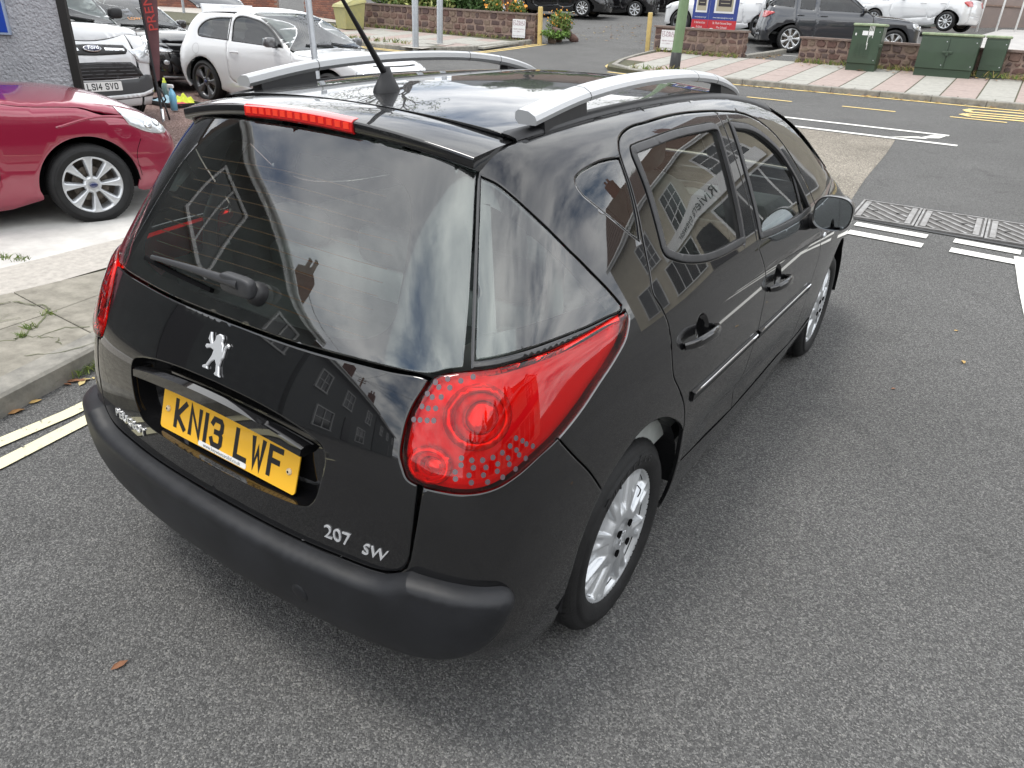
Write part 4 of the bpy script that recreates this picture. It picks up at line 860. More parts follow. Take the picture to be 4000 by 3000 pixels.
# ---- service covers set in the road
M_cast = mat('cast_iron', (.36, .355, .35), .45, metal=.35, var=(.16, .15, .14), nscale=9, bump=.3, bscale=120)
for i, x in enumerate((.44, .975, 1.51, 2.045)):
    c = empty('service_cover', (x+.26, 5.90, g(x+.26, 5.9)), 0, ['leftmost rectangular cast iron service cover with diagonal ribs in the road', 'second cast iron service cover from the left, in the row of road covers', 'third cast iron service cover from the left, cut off by the picture edge', 'cast iron service cover at the far right end of the row'][i], 'manhole cover', 'row of cast iron service covers'); c.rotation_euler = (.046, 0, .015)
    MB().box((0, 0, .002), (.525, .70, .008)).build('base_plate', mat('cast_dark', (.10, .095, .09), .6, metal=.2), c)
    b = MB()
    for s in (-1, 1): b.box((s*.253, 0, .011), (.018, .70, .012)); b.box((0, s*.341, .011), (.488, .018, .012)); b.box((s*.205, 0, .011), (.045, .60, .011))
    b.build('cover_frame', M_cast, c)
    for k in range(7):
        t = -.42+.14*k
        a0, a1 = Vector((-.175, t-.20)), Vector((.175, t+.20)); pts = []
        for q in (a0, a1):
            q.y = q.y
        # clip the diagonal rib to the cover
        y0, y1 = max(-.30, a0.y), min(.30, a1.y); f = lambda yy: -.175+.35*(yy-a0.y)/(a1.y-a0.y)
        if y1-y0 > .04:
            x0, x1 = f(y0), f(y1); d = math.atan2(-(y1-y0), x1-x0) if False else math.atan2(y1-y0, x1-x0); MB().box((-(x0+x1)/2, (y0+y1)/2, .010), (math.hypot(x1-x0, y1-y0), .024, .009), PI-d).build('rib', M_cast, c)
    for s in (-1, 1): MB().box((s*.10, s*.02, .0145), (.05, .012, .004), .6).build('key_slot', M_dark, c)
# ---- far pavement: slabs, blocks, kerb stones
def slab_mesh(name, poly, m, par, dz, gap=.013, th=.05, tilt=0):
    P = inset(np.array(poly, float), gap); n = len(P); Q = inset(P, .006)
    zt = G(P[:, 0], P[:, 1])+dz; zq = G(Q[:, 0], Q[:, 1])+dz+.003+rng.normal(0, .0012)
    V = [(x, y, z-th) for (x, y), z in zip(P, zt)]+[(x, y, z) for (x, y), z in zip(P, zt)]+[(x, y, z) for (x, y), z in zip(Q, zq)]
    F = [(i, (i+1) % n, n+(i+1) % n, n+i) for i in range(n)]+[(n+i, n+(i+1) % n, 2*n+(i+1) % n, 2*n+i) for i in range(n)]+[tuple(range(2*n, 3*n))]
    if area(P) < 0: F = [tuple(reversed(f)) for f in F]
    return mk(name, V, F, m, par)
pv = drape('far_pavement', [(-7.1, 15.35), (-6.4, 15.12), (6, 14.98), (6, 19.3), (-7.7, 19.3), (-7.55, 17.2), (-7.4, 16.0)], M_moss, .085, .6, skirt=.2); tag(pv, kind='structure')
corner = lambda x: 15.12 if x > -6.3 else 15.12+(-6.3-x)*.6
for i in range(21):
    x0 = -7.35+.62*i; m = M_pink if i % 2 == 0 else M_grey; mo = M_grey if i % 2 == 0 else M_pink
    sk = .05
    yb = corner(x0+.3)
    if x0 > -6.6:
        for k in range(2): slab_mesh('paving_block', [(x0+.31*k, yb), (x0+.31*k+.31, yb), (x0+.31*k+.31, yb+.28), (x0+.31*k, yb+.28)], m, pv, .09)
    y0 = yb+.28+(.0 if i % 3 else -.0); ys2 = [y0]
    st = .45 if i % 2 else .9
    while ys2[-1] < 19.15: ys2.append(min(19.2, ys2[-1]+st)); st = .9
    for a, b in zip(ys2[:-1], ys2[1:]):
        if b-a > .1 and (x0 > -7.3 or a > 16.3): slab_mesh('paving_slab', [(x0, a), (x0+.62, a), (x0+.62, b), (x0, b)], m, pv, .09)
pl = drape('far_left_pavement', [(-11.45, 19.0), (-11.6, 17.2), (-11.75, 16.2), (-12.3, 15.2), (-13.3, 14.75), (-30, 14.8), (-30, 18.6), (-19, 18.4)], M_moss, .085, .8, skirt=.2); tag(pl, kind='structure')
for i in range(12):
    x0 = -18.9+.62*i; m = M_pink if i % 2 == 0 else M_grey; y0 = 14.9 if x0 < -13.3 else 15.1+(x0+13.3)*1.0; y = y0
    while y < 17.7:
        b = min(18.1, y+.9)
        if b-y > .15: slab_mesh('paving_slab', [(x0, y), (x0+.62, y), (x0+.62, b), (x0, b)], m if rng.random() > .12 else M_grey, pl, .09)
        y = b
def kerb_run(label, cat, pts, L=.915, w=.125, h=.115, m=M_kerb, n0=0, name='kerb'):
    P = np.array(pts, float); s = np.concatenate([[0], np.cumsum(np.linalg.norm(np.diff(P, axis=0), axis=1))]); n = max(1, int(round(s[-1]/L)))
    root = empty(name, (0, 0, 0)); tag(root, kind='structure')
    for i in range(n):
        a, b = s[-1]*i/n, s[-1]*(i+1)/n; A = np.array([np.interp(a, s, P[:, k]) for k in (0, 1)]); B = np.array([np.interp(b, s, P[:, k]) for k in (0, 1)]); d = (B-A)/np.linalg.norm(B-A); nn = np.array([-d[1], d[0]])
        A = A+d*.005; B = B-d*.005; V = []
        j = rng.normal(0, .004)
        for q in (A, B):
            z = g(*q)
            for o, hh in ((0, -.06), (0, h-.018), (.012, h-.004), (.024, h), (w, h+.004), (w, -.06)): V.append((q[0]+nn[0]*(o+j), q[1]+nn[1]*(o+j), z+hh+j*.5))
        F = [(k, (k+1) % 6, 6+(k+1) % 6, 6+k) for k in range(6)]+[tuple(range(6))[::-1], tuple(range(6, 12))]
        mk('kerb_stone', V, [tuple(reversed(f)) for f in F], m, root)
    return root
kerb_run('', '', [(-7.62, 19.3), (-7.5, 17.4), (-7.38, 16.4), (-7.15, 15.65), (-6.6, 15.2), (-6.2, 15.10), (-3.5, 15.03), (0, 14.97), (5.5, 14.87)][::1], name='far_kerb')
kerb_run('', '', [(-19, 14.62), (-13.3, 14.62), (-12.3, 15.05), (-11.75, 15.9), (-11.55, 17.2), (-11.4, 18.9)], name='far_left_kerb')
# ---- near pavement on the left: kerb, cracked slabs, forecourt
KL = [(-1.55, -4.2), (-1.62, -2.4), (-1.75, -1.2), (-1.86, -.62), (-1.93, -.37), (-2.06, -.06), (-2.35, .75), (-2.9, 2.1), (-3.7, 3.6), (-5.0, 5.2), (-7, 7.2), (-9, 8.5), (-13, 9.3), (-30, 9.6)]
kerb_run('', '', KL, L=.9, w=.13, h=.11, name='near_kerb', m=M_kerb)
KI = [(x-.13 if i < 8 else x-.09, y-.02 if i < 8 else y-.1) for i, (x, y) in enumerate(KL)]
near = drape('near_pavement', KI[:8]+[(-3.35, 2.0), (-3.2, .6), (-3.1, 0), (-3.1, -4.2)], M_moss, .08, .3); tag(near, kind='structure')
# slabs between the kerb and the pale band
ye = [-4.2, -2.9, -1.75, -.95, .05, 1.05, 2.0]
def kx(y): return float(np.interp(y, [p[1] for p in KI], [p[0] for p in KI]))
for a, b in zip(ye[:-1], ye[1:]):
    mid = [(kx(t)*.5-3.03*.5+rng.normal(0, .02)) for t in (a, b)]
    slab_mesh('paving_slab', [(mid[0], a), (kx(a), a), (kx((a+b)/2), (a+b)/2), (kx(b), b), (mid[1], b)], M_conc, near, .105, .004)
    slab_mesh('paving_slab', [(-3.05, a), (mid[0], a), (mid[1], b), (-3.05, b)], M_conc, near, .105, .004)
band = drape('pale_band', [(-3.06, -4.2), (-3.05, 0), (-3.12, .6), (-3.3, 2.2), (-3.75, 2.2), (-3.6, .8), (-3.52, .1), (-3.5, -4.2)], M_concl, .088, .25, near)
pad = drape('concrete_pad', [(-3.40, -4.2), (-3.42, .1), (-3.5, .8), (-3.6, 2.2), (-5.6, 2.4), (-5.6, -4.2)], M_concw, .012, .4, near)
drape('dark_strip', [(-4.0, -4.2), (-4.0, .42), (-5.6, .62), (-5.6, -4.2)], M_conc, .018, .4, near)
drape('forecourt', [(-4.2, 2.35), (-5.65, 2.5), (-30, 2.6), (-30, 9.4), (-13, 9.05), (-9.2, 8.2), (-7.2, 6.9), (-5.3, 5.0), (-4.0, 3.4)], M_redchip, .008, .5, kind='structure')
# cracks in the near slabs
M_crack = mat('crack_soil', (.11, .105, .08), .95, var=(.12, .14, .06), nscale=20)
def crack(pts, w, par):
    P = cr(pts, 6); P = P+rng.normal(0, .008, P.shape); d = np.gradient(P, axis=0); d /= np.linalg.norm(d, axis=1, keepdims=True)+1e-9; n = np.stack([-d[:, 1], d[:, 0]], 1)*(w*.7*(.3+rng.random(len(P)))/2)[:, None]
    V = [(x, y, g(x, y)+.1125) for x, y in np.concatenate([P-n, P+n])]; k = len(P)
    return mk('crack', V, [(i, i+1, k+i+1, k+i) for i in range(k-1)], M_crack, par)
for pts, w in (([(-2.9, -.02), (-2.72, .06), (-2.62, .02), (-2.5, -.1), (-2.42, -.22), (-2.5, -.36), (-2.66, -.40), (-2.82, -.32), (-2.9, -.16), (-2.9, -.02)], .016), ([(-2.42, -.2), (-2.32, -.1), (-2.2, -.12)], .012), ([(-2.36, -.16), (-2.38, -.02), (-2.3, .08)], .010), ([(-2.85, -.4), (-2.95, -.55), (-2.85, -.8)], .010), ([(-2.5, -.38), (-2.36, -.55), (-2.25, -.52), (-2.1, -.45)], .010), ([(-2.66, -.1), (-2.7, -.3)], .007), ([(-2.6, -.36), (-2.75, -.12)], .006), ([(-2.2, -.3), (-2.1, -.15), (-2.12, .1)], .009)): crack(pts, w, near)
# ---------------------------------------------------------------- other vehicles (y forward, rear axle at y = 0, ground z = 0)
M_cglass = glass('car_glass', (.50, .56, .53), 1.7)
M_cglassd = glass('privacy_glass', (.10, .11, .11), 1.7)
M_lampw = mat('lamp_clear', (.6, .62, .64), .1, metal=.4, coat=1)
M_lampr = mat('tail_lamp_red', (.42, .015, .015), .18, coat=1)
M_grille = mat('black_grille', (.008, .008, .009), .4)
def pebble(name, c, **k): return mat(name, c, .35, coat=1, coat_rough=.02, **k)
M_white = mat('white_car_paint', (.64, .65, .66), .35, coat=1, coat_rough=.02)
M_silv = mat('silver_car_paint', (.55, .57, .60), .32, metal=.35, coat=1, coat_rough=.02)
M_redp = mat('red_car_paint', (.26, .006, .035), .30, metal=.25, coat=1, coat_rough=.02)
M_blackp = mat('black_car_paint_b', (.006, .006, .007), .35, coat=1, coat_rough=.015, spec=.1)
M_greyp = mat('dark_grey_car_paint', (.030, .033, .040), .32, metal=.4, coat=1, coat_rough=.02)
class Car:
    def __init__(s, name, label, pos, deg, paint, wb=2.49, fo=.83, ro=.62, w=.86, h=1.47, belt=.98, bz=.96, nz=.72, cowl=1.95, wtop=1.15, rtop=-.35, R=.305, rr=.215, rim='a8', rim_mat=None, glassm=None, group=None, res=.07, track=None, seats=True, tilt=0, z=None, yR=None, low=.22, cat='car', glass2=None, spin=0):
        s.e = empty(name, (pos[0], pos[1], g(*pos)+.105 if z is None else z), math.radians(deg)-PI/2, label, cat, group); s.e.rotation_euler[0] = tilt
        L = wb+fo; s.wb, s.L, s.w, s.h, s.belt, s.bz, s.nz, s.cowl, s.wtop, s.rtop, s.ro, s.res, s.paint, s.low, s.R = wb, L, w, h, belt, bz, nz, cowl, wtop, rtop, ro, res, paint, low, R
        s.glass = glassm or M_cglass; s.glass2 = glass2 or s.glass
        gh = h-belt
        s.H = Hull(Xm=[(.1, .88*w), (.2, .935*w), (.32, .97*w), (.5, .995*w), (.65, w), (belt-.12, .985*w), (belt, .945*w), (belt+gh*.35, .87*w), (belt+gh*.7, .785*w), (h-.02, .69*w), (h+.1, .6*w)],
            yR=yR or [(.12, -ro+.16), (.25, -ro+.06), (.42, -ro), (.6, -ro-.01), (.8, -ro+.03), (belt, -ro+.10), (belt+gh*.5, (rtop-ro+.05)/2), (h-.06, rtop), (h+.05, rtop+.06)],
            T=[(-ro-.1, h-.07), (rtop, h-.045), ((rtop+wtop)/2, h), (wtop-.1, h-.02), (wtop+.05, h-.065), ((wtop+cowl)/2, (h-.065+bz)/2+.02), (cowl, bz), (cowl+.3, bz-.03), ((cowl+L)/2+.15, (bz+nz)/2+.05), (L-.12, nz+.01), (L+.1, nz-.16)],
            yF=[(.1, L-.18), (.25, L-.04), (.42, L), (.6, L-.01), (nz, L-.06), (bz, L-.35), (bz+.3, L-.9)], crown=.10, k=(.07, .025), tap=(.2, .06, wb-.6, .055), xc=.44*w/.86, yr=-.12, yf=wb+.30, R0=.35, rc=.16, fc=.22)
        s.u = s.H.u; s.um = s.H.umax; s.seats = seats; t = track or w-.10
        for sg in (1, -1):
            for y in (0, wb): wheel(s.e, (sg*(t), y, R), sg, R, rr, .20, rim, rim_mat, spin=spin)
        MB().box((0, L/2-ro/2, .34), (1.62*w, L+ro-.5, .22)).build('underbody', M_dark, s.e)
    def yz(s, L): return [(s.u(y), z) for y, z in L]
    def fz(s, L): return [(s.um-f, z) for f, z in L]
    def arch(s, yc, r, n=17, z0=None):
        z0 = s.low if z0 is None else z0; a = math.asin(max(-.99, (z0-s.R)/r)); return [(s.u(yc)+r*math.cos(t), s.R+r*math.sin(t)) for t in np.linspace(PI-a, a, n)]
    def body(s, doors, windows, ar=None, lampR=None, lampF=None, tailgate=True, grille=True, win_mats=None, extra_holes=(), door_handles=True, front=True):
        """doors, windows: outlines in (y, z); windows inside a door become its children"""
        H, e, b, ar = s.H, s.e, s.belt, ar or s.R+.055; ur = .50*s.w/.86; zr = s.h-.105; uc = s.u(s.cowl); uf = s.um-.50*s.w/.86
        top = [(ur, s.belt), (ur+.10, s.belt+.5*(zr-s.belt)), (ur+.28, zr-.02), (s.u(s.rtop+.25), zr), (s.u((s.rtop+s.wtop)/2), zr+.012), (s.u(s.wtop-.05), zr-.01), (s.u(s.wtop+.25), zr-.10), (s.u((s.wtop+s.cowl)/2+.12), (zr+s.bz)/2), (uc, s.bz-.035)]
        bon = [(uc, s.bz-.035), (uc+.35, s.bz-.075), (s.u(s.wb+.2), s.nz+.5*(s.bz-s.nz)-.05), (uf, s.zf(.5*s.w/.86)-.004)]
        low = [(uf, s.zf(.5*s.w/.86)-.004), (uf, s.low)]; bot = list(reversed([(ur, s.low)]+s.arch(0, ar)+s.arch(s.wb, ar)+[(uf, s.low)]))
        poly = s.clamp(path(top, bon, low, bot)); D = [path(s.yz(d)) if len(d) > 3 else None for d in doors]; Wn = [path(*[s.yz(q) for q in ww]) if isinstance(ww[0], list) else path(cr(s.yz(ww), 4, True)) for ww in windows]
        C = lambda P: P.mean(0)[None]
        for sg in (1, -1):
            own = {}; holes = [inset(d, -.003) for d in D]
            for i, q in enumerate(Wn):
                k = next((j for j, d in enumerate(D) if inside(C(q), d)[0]), None); own.setdefault(k, []).append((i, q))
            bo = panel('side_panel', H, poly, s.paint, e, holes+[q for _, q in own.get(None, [])]+[path(x) for x in extra_holes], sg=sg, res=s.res, rings=(), edge=.4)
            for j, d in enumerate(D):
                do = panel('door', H, inset(d, .0015), s.paint, e, [q for _, q in own.get(j, [])], sg=sg, res=s.res, rings=(), edge=.5)
                if door_handles:
                    y = d[:, 0].min()+.10; zc = s.belt-.13; loft('door_handle', [H.at(y+.19*t, zc+.004*t, .006+.03*math.sin(PI*t)**.6)[0] for t in np.linspace(0, 1, 7)], [(.010*math.cos(t), .014*math.sin(t)) for t in np.linspace(0, 2*PI, 9)[:-1]], s.paint, do, sg=sg)
                for i, q in own.get(j, []): s.win(q, sg, do, i)
            for i, q in own.get(None, []): s.win(q, sg, bo, i)
            for yc in (0, s.wb):
                V = []; n = 14
                for k in range(n+1):
                    t = PI*k/n; V += [(sg*x, yc+(ar-.005)*math.cos(t), s.R+(ar-.005)*math.sin(t)) for x in (.45, s.w-.03)]
                mk('arch_liner', V, [(2*k, 2*k+1, 2*k+3, 2*k+2) for k in range(n)]+[tuple(range(0, 2*n+2, 2))], M_dark, e)
            if lampR: panel('tail_lamp', H, path(lampR), M_lampr, e, off=.006, puff=(.012, .03), sg=sg, res=.04, lip=.02, rings=(.008,))
            if lampF:
                hl = panel('head_lamp', H, path(lampF), M_lampw, e, off=.004, puff=(.010, .03), sg=sg, res=.03, lip=.02, rings=(.008,))
                q = inset(path(lampF), .035); c = path(lampF).mean(0)
                for k, dx in ((0, -.035), (1, .05)): P, n_ = H.at(c[0]+dx, c[1], .016); P.x *= sg; n_.x *= sg; MB().lathe([(.035, 0), (.030, .006), (.018, .003), (0, .008)], 16).build('lamp_bowl', M_chrome, hl, True).matrix_local = frame(P, (-n_.y, n_.x, 0), n_)
        # roof, windscreen, bonnet
        E3 = H.S(s.clamp(cr(np.array(top[3:]), 4))); ed = [(p[0]-.02, p[1]) for p in E3]
        rf = [p for p in ed if p[1] < s.wtop-.02]; y0 = s.rtop-.0
        panel('roof', H, mirror_half(np.array([(x, y0+.10*x*x) for x in np.linspace(0, rf[0][0]-.02, 8)]+rf+[(x, s.wtop-.0-.25*x*x) for x in np.linspace(rf[-1][0], 0, 8)])), s.paint, e, top=True, res=s.res*1.3, rings=(), edge=.3)
        wf = [p for p in ed if s.wtop+.03 < p[1] < s.cowl-.05]; x1 = wf[-1][0]
        ws = mirror_half(np.array([(x, s.wtop+.015-.25*x*x) for x in np.linspace(0, wf[0][0]-.01, 8)]+wf+[(x, s.cowl+.06-.16*x*x) for x in np.linspace(x1, 0, 8)]))
        panel('windscreen', H, ws, M_cglass, e, top=True, res=s.res*1.5, lip=0, rings=(), off=-.002); panel('windscreen_border', H, inset(ws, .002), M_frit, e, [inset(ws, .045)], top=True, off=-.006, lip=0, res=s.res*1.5, rings=())
        for sx_ in (-.25, .30): strip(H, [(sx_-.30, s.cowl-.02), (sx_, s.cowl-.055), (sx_+.20, s.cowl-.10)], .022, M_plastic, 'wiper', e, .004, .014, 1, True)
        Bd = H.S(s.clamp(cr(np.array(bon), 4))); bd = [(p[0]-.006, p[1]) for p in Bd if s.cowl+.05 < p[1] < s.L-.17]
        yn = s.L-.16; bp = mirror_half(np.array([(x, s.cowl+.08-.16*x*x) for x in np.linspace(0, bd[0][0], 7)]+bd+[(x, yn-.26*x*x) for x in np.linspace(min(bd[-1][0], .5*s.w/.86), 0, 7)]))
        panel('bonnet', H, bp, s.paint, e, top=True, res=s.res*1.3, rings=(), edge=.5)
        if front:
            ff = np.array((.5, .4, .3, .2, .1, 0))*s.w/.86; nose = np.array([(uf+.003, s.low)]+[(s.um-f+(.003 if f > .49 else 0), s.zf(f)) for f in ff]); panel('front_bumper', H, np.concatenate([nose, (nose*[-1, 1]+[2*s.um, 0])[::-1]]), s.paint, e, res=s.res, rings=(), edge=.3)
        if tailgate:
            tgp = mirror_half(np.array([(0, s.belt+.01), (ur-.03, s.belt+.0), (ur-.004, s.belt-.02), (ur-.004, .50), (0, .48)])); panel('tailgate', H, tgp, s.paint, e, res=s.res, rings=(), edge=.4)
            rg = mirror_half(np.array([(0, s.belt+.02), (ur-.03, s.belt+.02), (ur+.02, s.belt+.25), (ur-.02, zr-.07), (0, zr-.02)])); panel('rear_window', H, rg, s.glass2, e, res=s.res, lip=0, rings=())
            panel('rear_bumper', H, mirror_half(np.array([(0, .475), (ur-.004, .495), (ur-.004, s.low), (0, s.low)])), s.paint, e, res=s.res, rings=())
            panel('rear_spoiler', H, mirror_half(np.array([(x, y0-.004+.10*x*x) for x in np.linspace(0, rf[0][0]-.03, 6)]+[(x, y0-.10+.10*x*x) for x in np.linspace(rf[0][0]-.05, 0, 6)])), s.paint, e, top=True, off=.012, res=s.res*1.3, lip=.035, rings=())
        if s.seats:
            for sx_ in (-.36, .36):
                for y, hh in ((s.wtop-.35, .62), (s.wtop-1.15, .56)): blob('seat_back', (sx_, y, .52+hh/2), (.46, .16, hh), M_trimd, e, rot=(.25, 0, 0), n=7); blob('headrest', (sx_, y-.12, .58+hh), (.24, .09, .16), M_trimd, e, n=6)
            MB().box((0, s.cowl-.28, s.belt-.10), (1.3, .5, .18), bev=.05).build('dashboard', M_trimd, e)
            b_ = MB(); b_.tube([(.36+.18*math.cos(t), s.cowl-.62-.05*math.sin(t), s.belt+.0+.16*math.sin(t)) for t in np.linspace(0, 2*PI, 21)], .014, 6, caps=False); b_.build('steering_wheel', M_trimd, e, True)
            MB().box((0, .6, .50), (1.3, 2.2, .06)).build('cabin_floor', M_trimd, e)
        return s
    def zf(s, f): return float(s.H.T(s.L-.165-.26*f*f))-s.H.crown*f*f-.022
    def clamp(s, P):
        P = P.copy(); y = P[:, 0]-s.u(0); m = (y > -.1) & (y < s.wb+.28); x = s.H.Xm(P[:, 1])-s.H.tap[3]*np.maximum(0, y-s.H.tap[2])**2
        P[:, 1] = np.where(m, np.minimum(P[:, 1], s.H.T(y)-s.H.crown*(x*.97)**2-.028), P[:, 1]); return P
    def win(s, q, sg, par, i):
        w = panel('window', s.H, inset(q, .002), s.glass2 if i else s.glass, par, off=-.004, lip=0, sg=sg, res=s.res, rings=())
        panel('window_frame', s.H, inset(q, -.006), M_rub, par, [inset(q, .012)], off=.001, puff=(.003, .006), lip=.008, sg=sg, res=s.res, rings=())
    def mirror(s, m=None, y=None):
        y = s.cowl-.38 if y is None else y
        for sg in (1, -1):
            o = empty('door_mirror'); o.parent = s.e; x = float(s.H.S([(s.u(y), s.belt)])[0][0]); o.location = (sg*(x+.12), y, s.belt+.06)
            blob('mirror_housing', (0, 0, 0), (.20, .11, .14), m or s.paint, o, 3.2, n=8); MB().box((0, -.054, 0), (.155, .006, .10), bev=.002).build('mirror_glass', mat('mirror_glass'), o); MB().box((-sg*.10, .01, -.06), (.11, .05, .035), bev=.01).build('mirror_arm', M_plastic, o)
    def front(s, name, L, m, off=.005, puff=(.004, .01), res=.04, both=False, par=None):
        """patch on the nose in (distance from centre line, z); mirrored across the centre when both"""
        P = np.array(L, float)
        if both: P = np.concatenate([P, (P*[-1, 1])[::-1]])
        P = np.stack([s.um-P[:, 0], P[:, 1]], 1); return panel(name, s.H, P, m, par or s.e, off=off, puff=puff, lip=.01, res=res, rings=())
    def plate(s, txt, z, rear=False, m=None, par=None):
        if rear: P, n = s.H.at(0.0001, z, .012)
        else: P, n = s.H.at(s.um-.0001, z, .012)
        r = (1, 0, 0) if rear else (-1, 0, 0); return number_plate(s.e, frame(P, r, n), txt, m or (M_ply if rear else M_plw))
DR = lambda y0, y1, z0, z1, r=.06: [(y0+r, z1), (y1-r, z1), (y1, z1-r), (y1, z0), (y0, z0), (y0, z1-r)]
M_alloy_d = mat('dark_alloy', (.10, .10, .105), .3, metal=.6, coat=.5)
M_alloy_b = mat('two_tone_alloy', (.55, .56, .57), .25, metal=.6, coat=.5)
# --- red hatchback, its front wheel close to the pavement
fw = (-4.50, 1.35); hd = math.radians(76); fpos = (fw[0]-2.49*math.cos(hd)-.78*math.sin(hd), fw[1]-2.49*math.sin(hd)+.78*math.cos(hd))
c = Car('hatchback', 'glossy dark red hatchback with silver ten spoke wheel, parked left by the pavement', fpos, 76, M_redp, w=.86, h=1.48, belt=.98, bz=1.00, nz=.70, cowl=2.02, wtop=1.05, rr=.216, R=.303, rim='a8', res=.05, z=.045, track=.755)
c.H.k = (.08, .03)
fl = [(c.u(2.77), .86), (c.u(3.0), .80), (c.u(3.16), .69), (c.u(3.13), .645), (c.u(2.98), .66), (c.u(2.84), .73)]
c.body([[(.55, .45), (.62, .40), (1.84, .33), (1.90, .55), (1.86, .80), (1.80, 1.0), (1.66, 1.12), (1.42, 1.30), (1.1, 1.385), (.72, 1.385), (.66, 1.0), (.55, .7)]], [[[(.74, 1.02), (.80, 1.33), (1.1, 1.34), (1.38, 1.255), (1.60, 1.11), (1.74, .99)], [(1.74, .99), (.74, 1.02)]], [[(-.25, 1.10), (-.1, 1.27), (.25, 1.33), (.6, 1.34)], [(.6, 1.34), (.54, 1.04)], [(.54, 1.04), (.1, 1.06), (-.25, 1.10)]]], lampF=fl, ar=.365)
c.mirror(); strip(c.H, c.yz([(.7, .995), (1.3, .985), (1.80, .968)]), .020, M_chrome, 'chrome_strip', c.e, .003, .006, 1)
strip(c.H, c.yz([(2.32, .74), (2.6, .80), (2.85, .79)]), .02, M_redp, 'wing_crease', c.e, -.004, .006, 1)
blob('wheel_badge', (.755+.098, 2.49, .303), (.012, .062, .040), mat('badge_blue', (.01, .02, .09), .2, coat=1), c.e, 2.0, n=8)
strip(c.H, c.yz([(2.905, .62), (2.86, .50), (2.88, .33)]), .004, M_dark, 'bumper_seam', c.e, .001, .0006, 1)
# --- white van, front towards the road
c = Car('delivery_van', 'white delivery van with a chrome barred grille behind the red hatchback', (-12.22, 3.56), 2, M_white, wb=2.93, fo=.93, ro=1.0, w=.985, h=1.95, belt=1.28, bz=1.26, nz=.98, cowl=3.05, wtop=2.25, rtop=-.9, R=.335, rr=.22, rim='p8', low=.25, z=.13, cat='van', seats=True, yR=[(.12, -.9), (.3, -.98), (.6, -1.0), (1.2, -.98), (1.8, -.93), (2.0, -.9)])
c.body([[(1.75, .45), (2.85, .40), (2.98, .8), (2.95, 1.25), (2.6, 1.6), (2.35, 1.75), (1.85, 1.77), (1.75, 1.2)]], [[[(1.9, 1.30), (1.92, 1.68), (2.28, 1.68), (2.55, 1.5), (2.80, 1.26)], [(2.80, 1.26), (1.9, 1.30)]]], lampF=[(c.um-.50, .93), (c.um-.70, .965), (c.um-.90, 1.0), (c.um-.92, .86), (c.um-.75, .76), (c.um-.58, .78)])
c.mirror(M_plastic, 2.75)
c.front('upper_grille', [(0, 1.00), (.46, .985), (.49, .93), (.44, .885), (0, .875)], M_grille, both=True)
for s_ in (1, -1): c.front('grille_bar', [(s_*.17, .955), (s_*.44, .945), (s_*.44, .918), (s_*.17, .925)][::s_], M_chrome, .012)
P, n = c.H.at(c.um-.0001, .94, .022); o = MB().lathe([(.118, 0), (.112, .010), (.095, .012), (0, .016)], 32).build('oval_badge', M_chrome, c.e, True); o.matrix_local = frame(P, (-1, 0, 0), n) @ Matrix.Diagonal((1, .42, 1, 1))
o = MB().lathe([(.105, .012), (.10, .0175), (0, .020)], 32).build('oval_badge', mat('badge_blue'), c.e, True); o.matrix_local = frame(P, (-1, 0, 0), n) @ Matrix.Diagonal((1, .40, 1, 1))
text('Ford', .075, M_chrome, frame(P+n*.021, (-1, 0, 0), n), c.e, ext=.001, shear=.3)
c.front('lower_grille', [(0, .80), (.48, .79), (.60, .70), (.66, .62), (.55, .60), (0, .59)], M_grille, both=True)
for k in range(5): c.front('grille_slat', [(0, .785-.04*k), (.46+.03*k, .775-.04*k), (.46+.03*k, .763-.04*k), (0, .773-.04*k)], mat('grille_slat', (.06, .06, .065), .4), .010, both=True, puff=(.006, .006))
c.front('bumper_plastic', [(0, .575), (.55, .585), (.70, .63), (.92, .60), (.92, .36), (0, .34)], mat('grey_bumper', (.05, .052, .055), .5), .004, both=True)
c.front('bumper_lip', [(0, .40), (.6, .41), (.85, .46), (.86, .42), (.6, .365), (0, .355)], M_white, .012, both=True)
c.plate('LS14 SVO', .515)
# --- small black hatchback nose-out behind the van
c = Car('hatchback', 'small black hatchback with clear headlamp, nose-out beside the white van', (-13.80, 6.60), 2, M_blackp, wb=2.385, fo=.78, ro=.50, w=.83, h=1.50, belt=.98, bz=1.0, nz=.76, cowl=1.95, wtop=1.10, R=.29, rim='a10', z=.23)
c.body([[(.9, .42), (1.85, .36), (1.92, .6), (1.85, .95), (1.5, 1.26), (1.1, 1.39), (.95, 1.39), (.9, .9)], [(-.02, .75), (.2, .45), (.86, .42), (.86, .9), (.91, 1.39), (.2, 1.38), (-.05, 1.1)]], [[[(.98, 1.02), (1.0, 1.34), (1.12, 1.34), (1.45, 1.2), (1.72, 1.0)], [(1.72, 1.0), (.98, 1.02)]], [[(.08, 1.06), (.25, 1.33), (.86, 1.34)], [(.86, 1.34), (.84, 1.02)], [(.84, 1.02), (.08, 1.06)]]], lampF=[(c.um-.42, .69), (c.um-.60, .73), (c.um-.78, .83), (c.um-.92, .93), (c.um-.93, .84), (c.um-.80, .72), (c.um-.62, .655), (c.um-.46, .655)])
c.mirror(); c.front('lower_grille', [(0, .56), (.30, .56), (.46, .60), (.52, .52), (.40, .40), (.30, .30), (0, .30)], M_grille, both=True)
for k in range(4): c.front('grille_slat', [(0, .53-.05*k), (.34-.02*k, .53-.05*k), (.34-.02*k, .515-.05*k), (0, .515-.05*k)], mat('grille_slat'), .010, both=True)
for s_ in (1, -1): c.front('fog_lamp', [(s_*.55+.04*math.cos(t), .50+.04*math.sin(t)) for t in np.linspace(0, 2*PI, 13)[:-1]], M_lampw, .008)
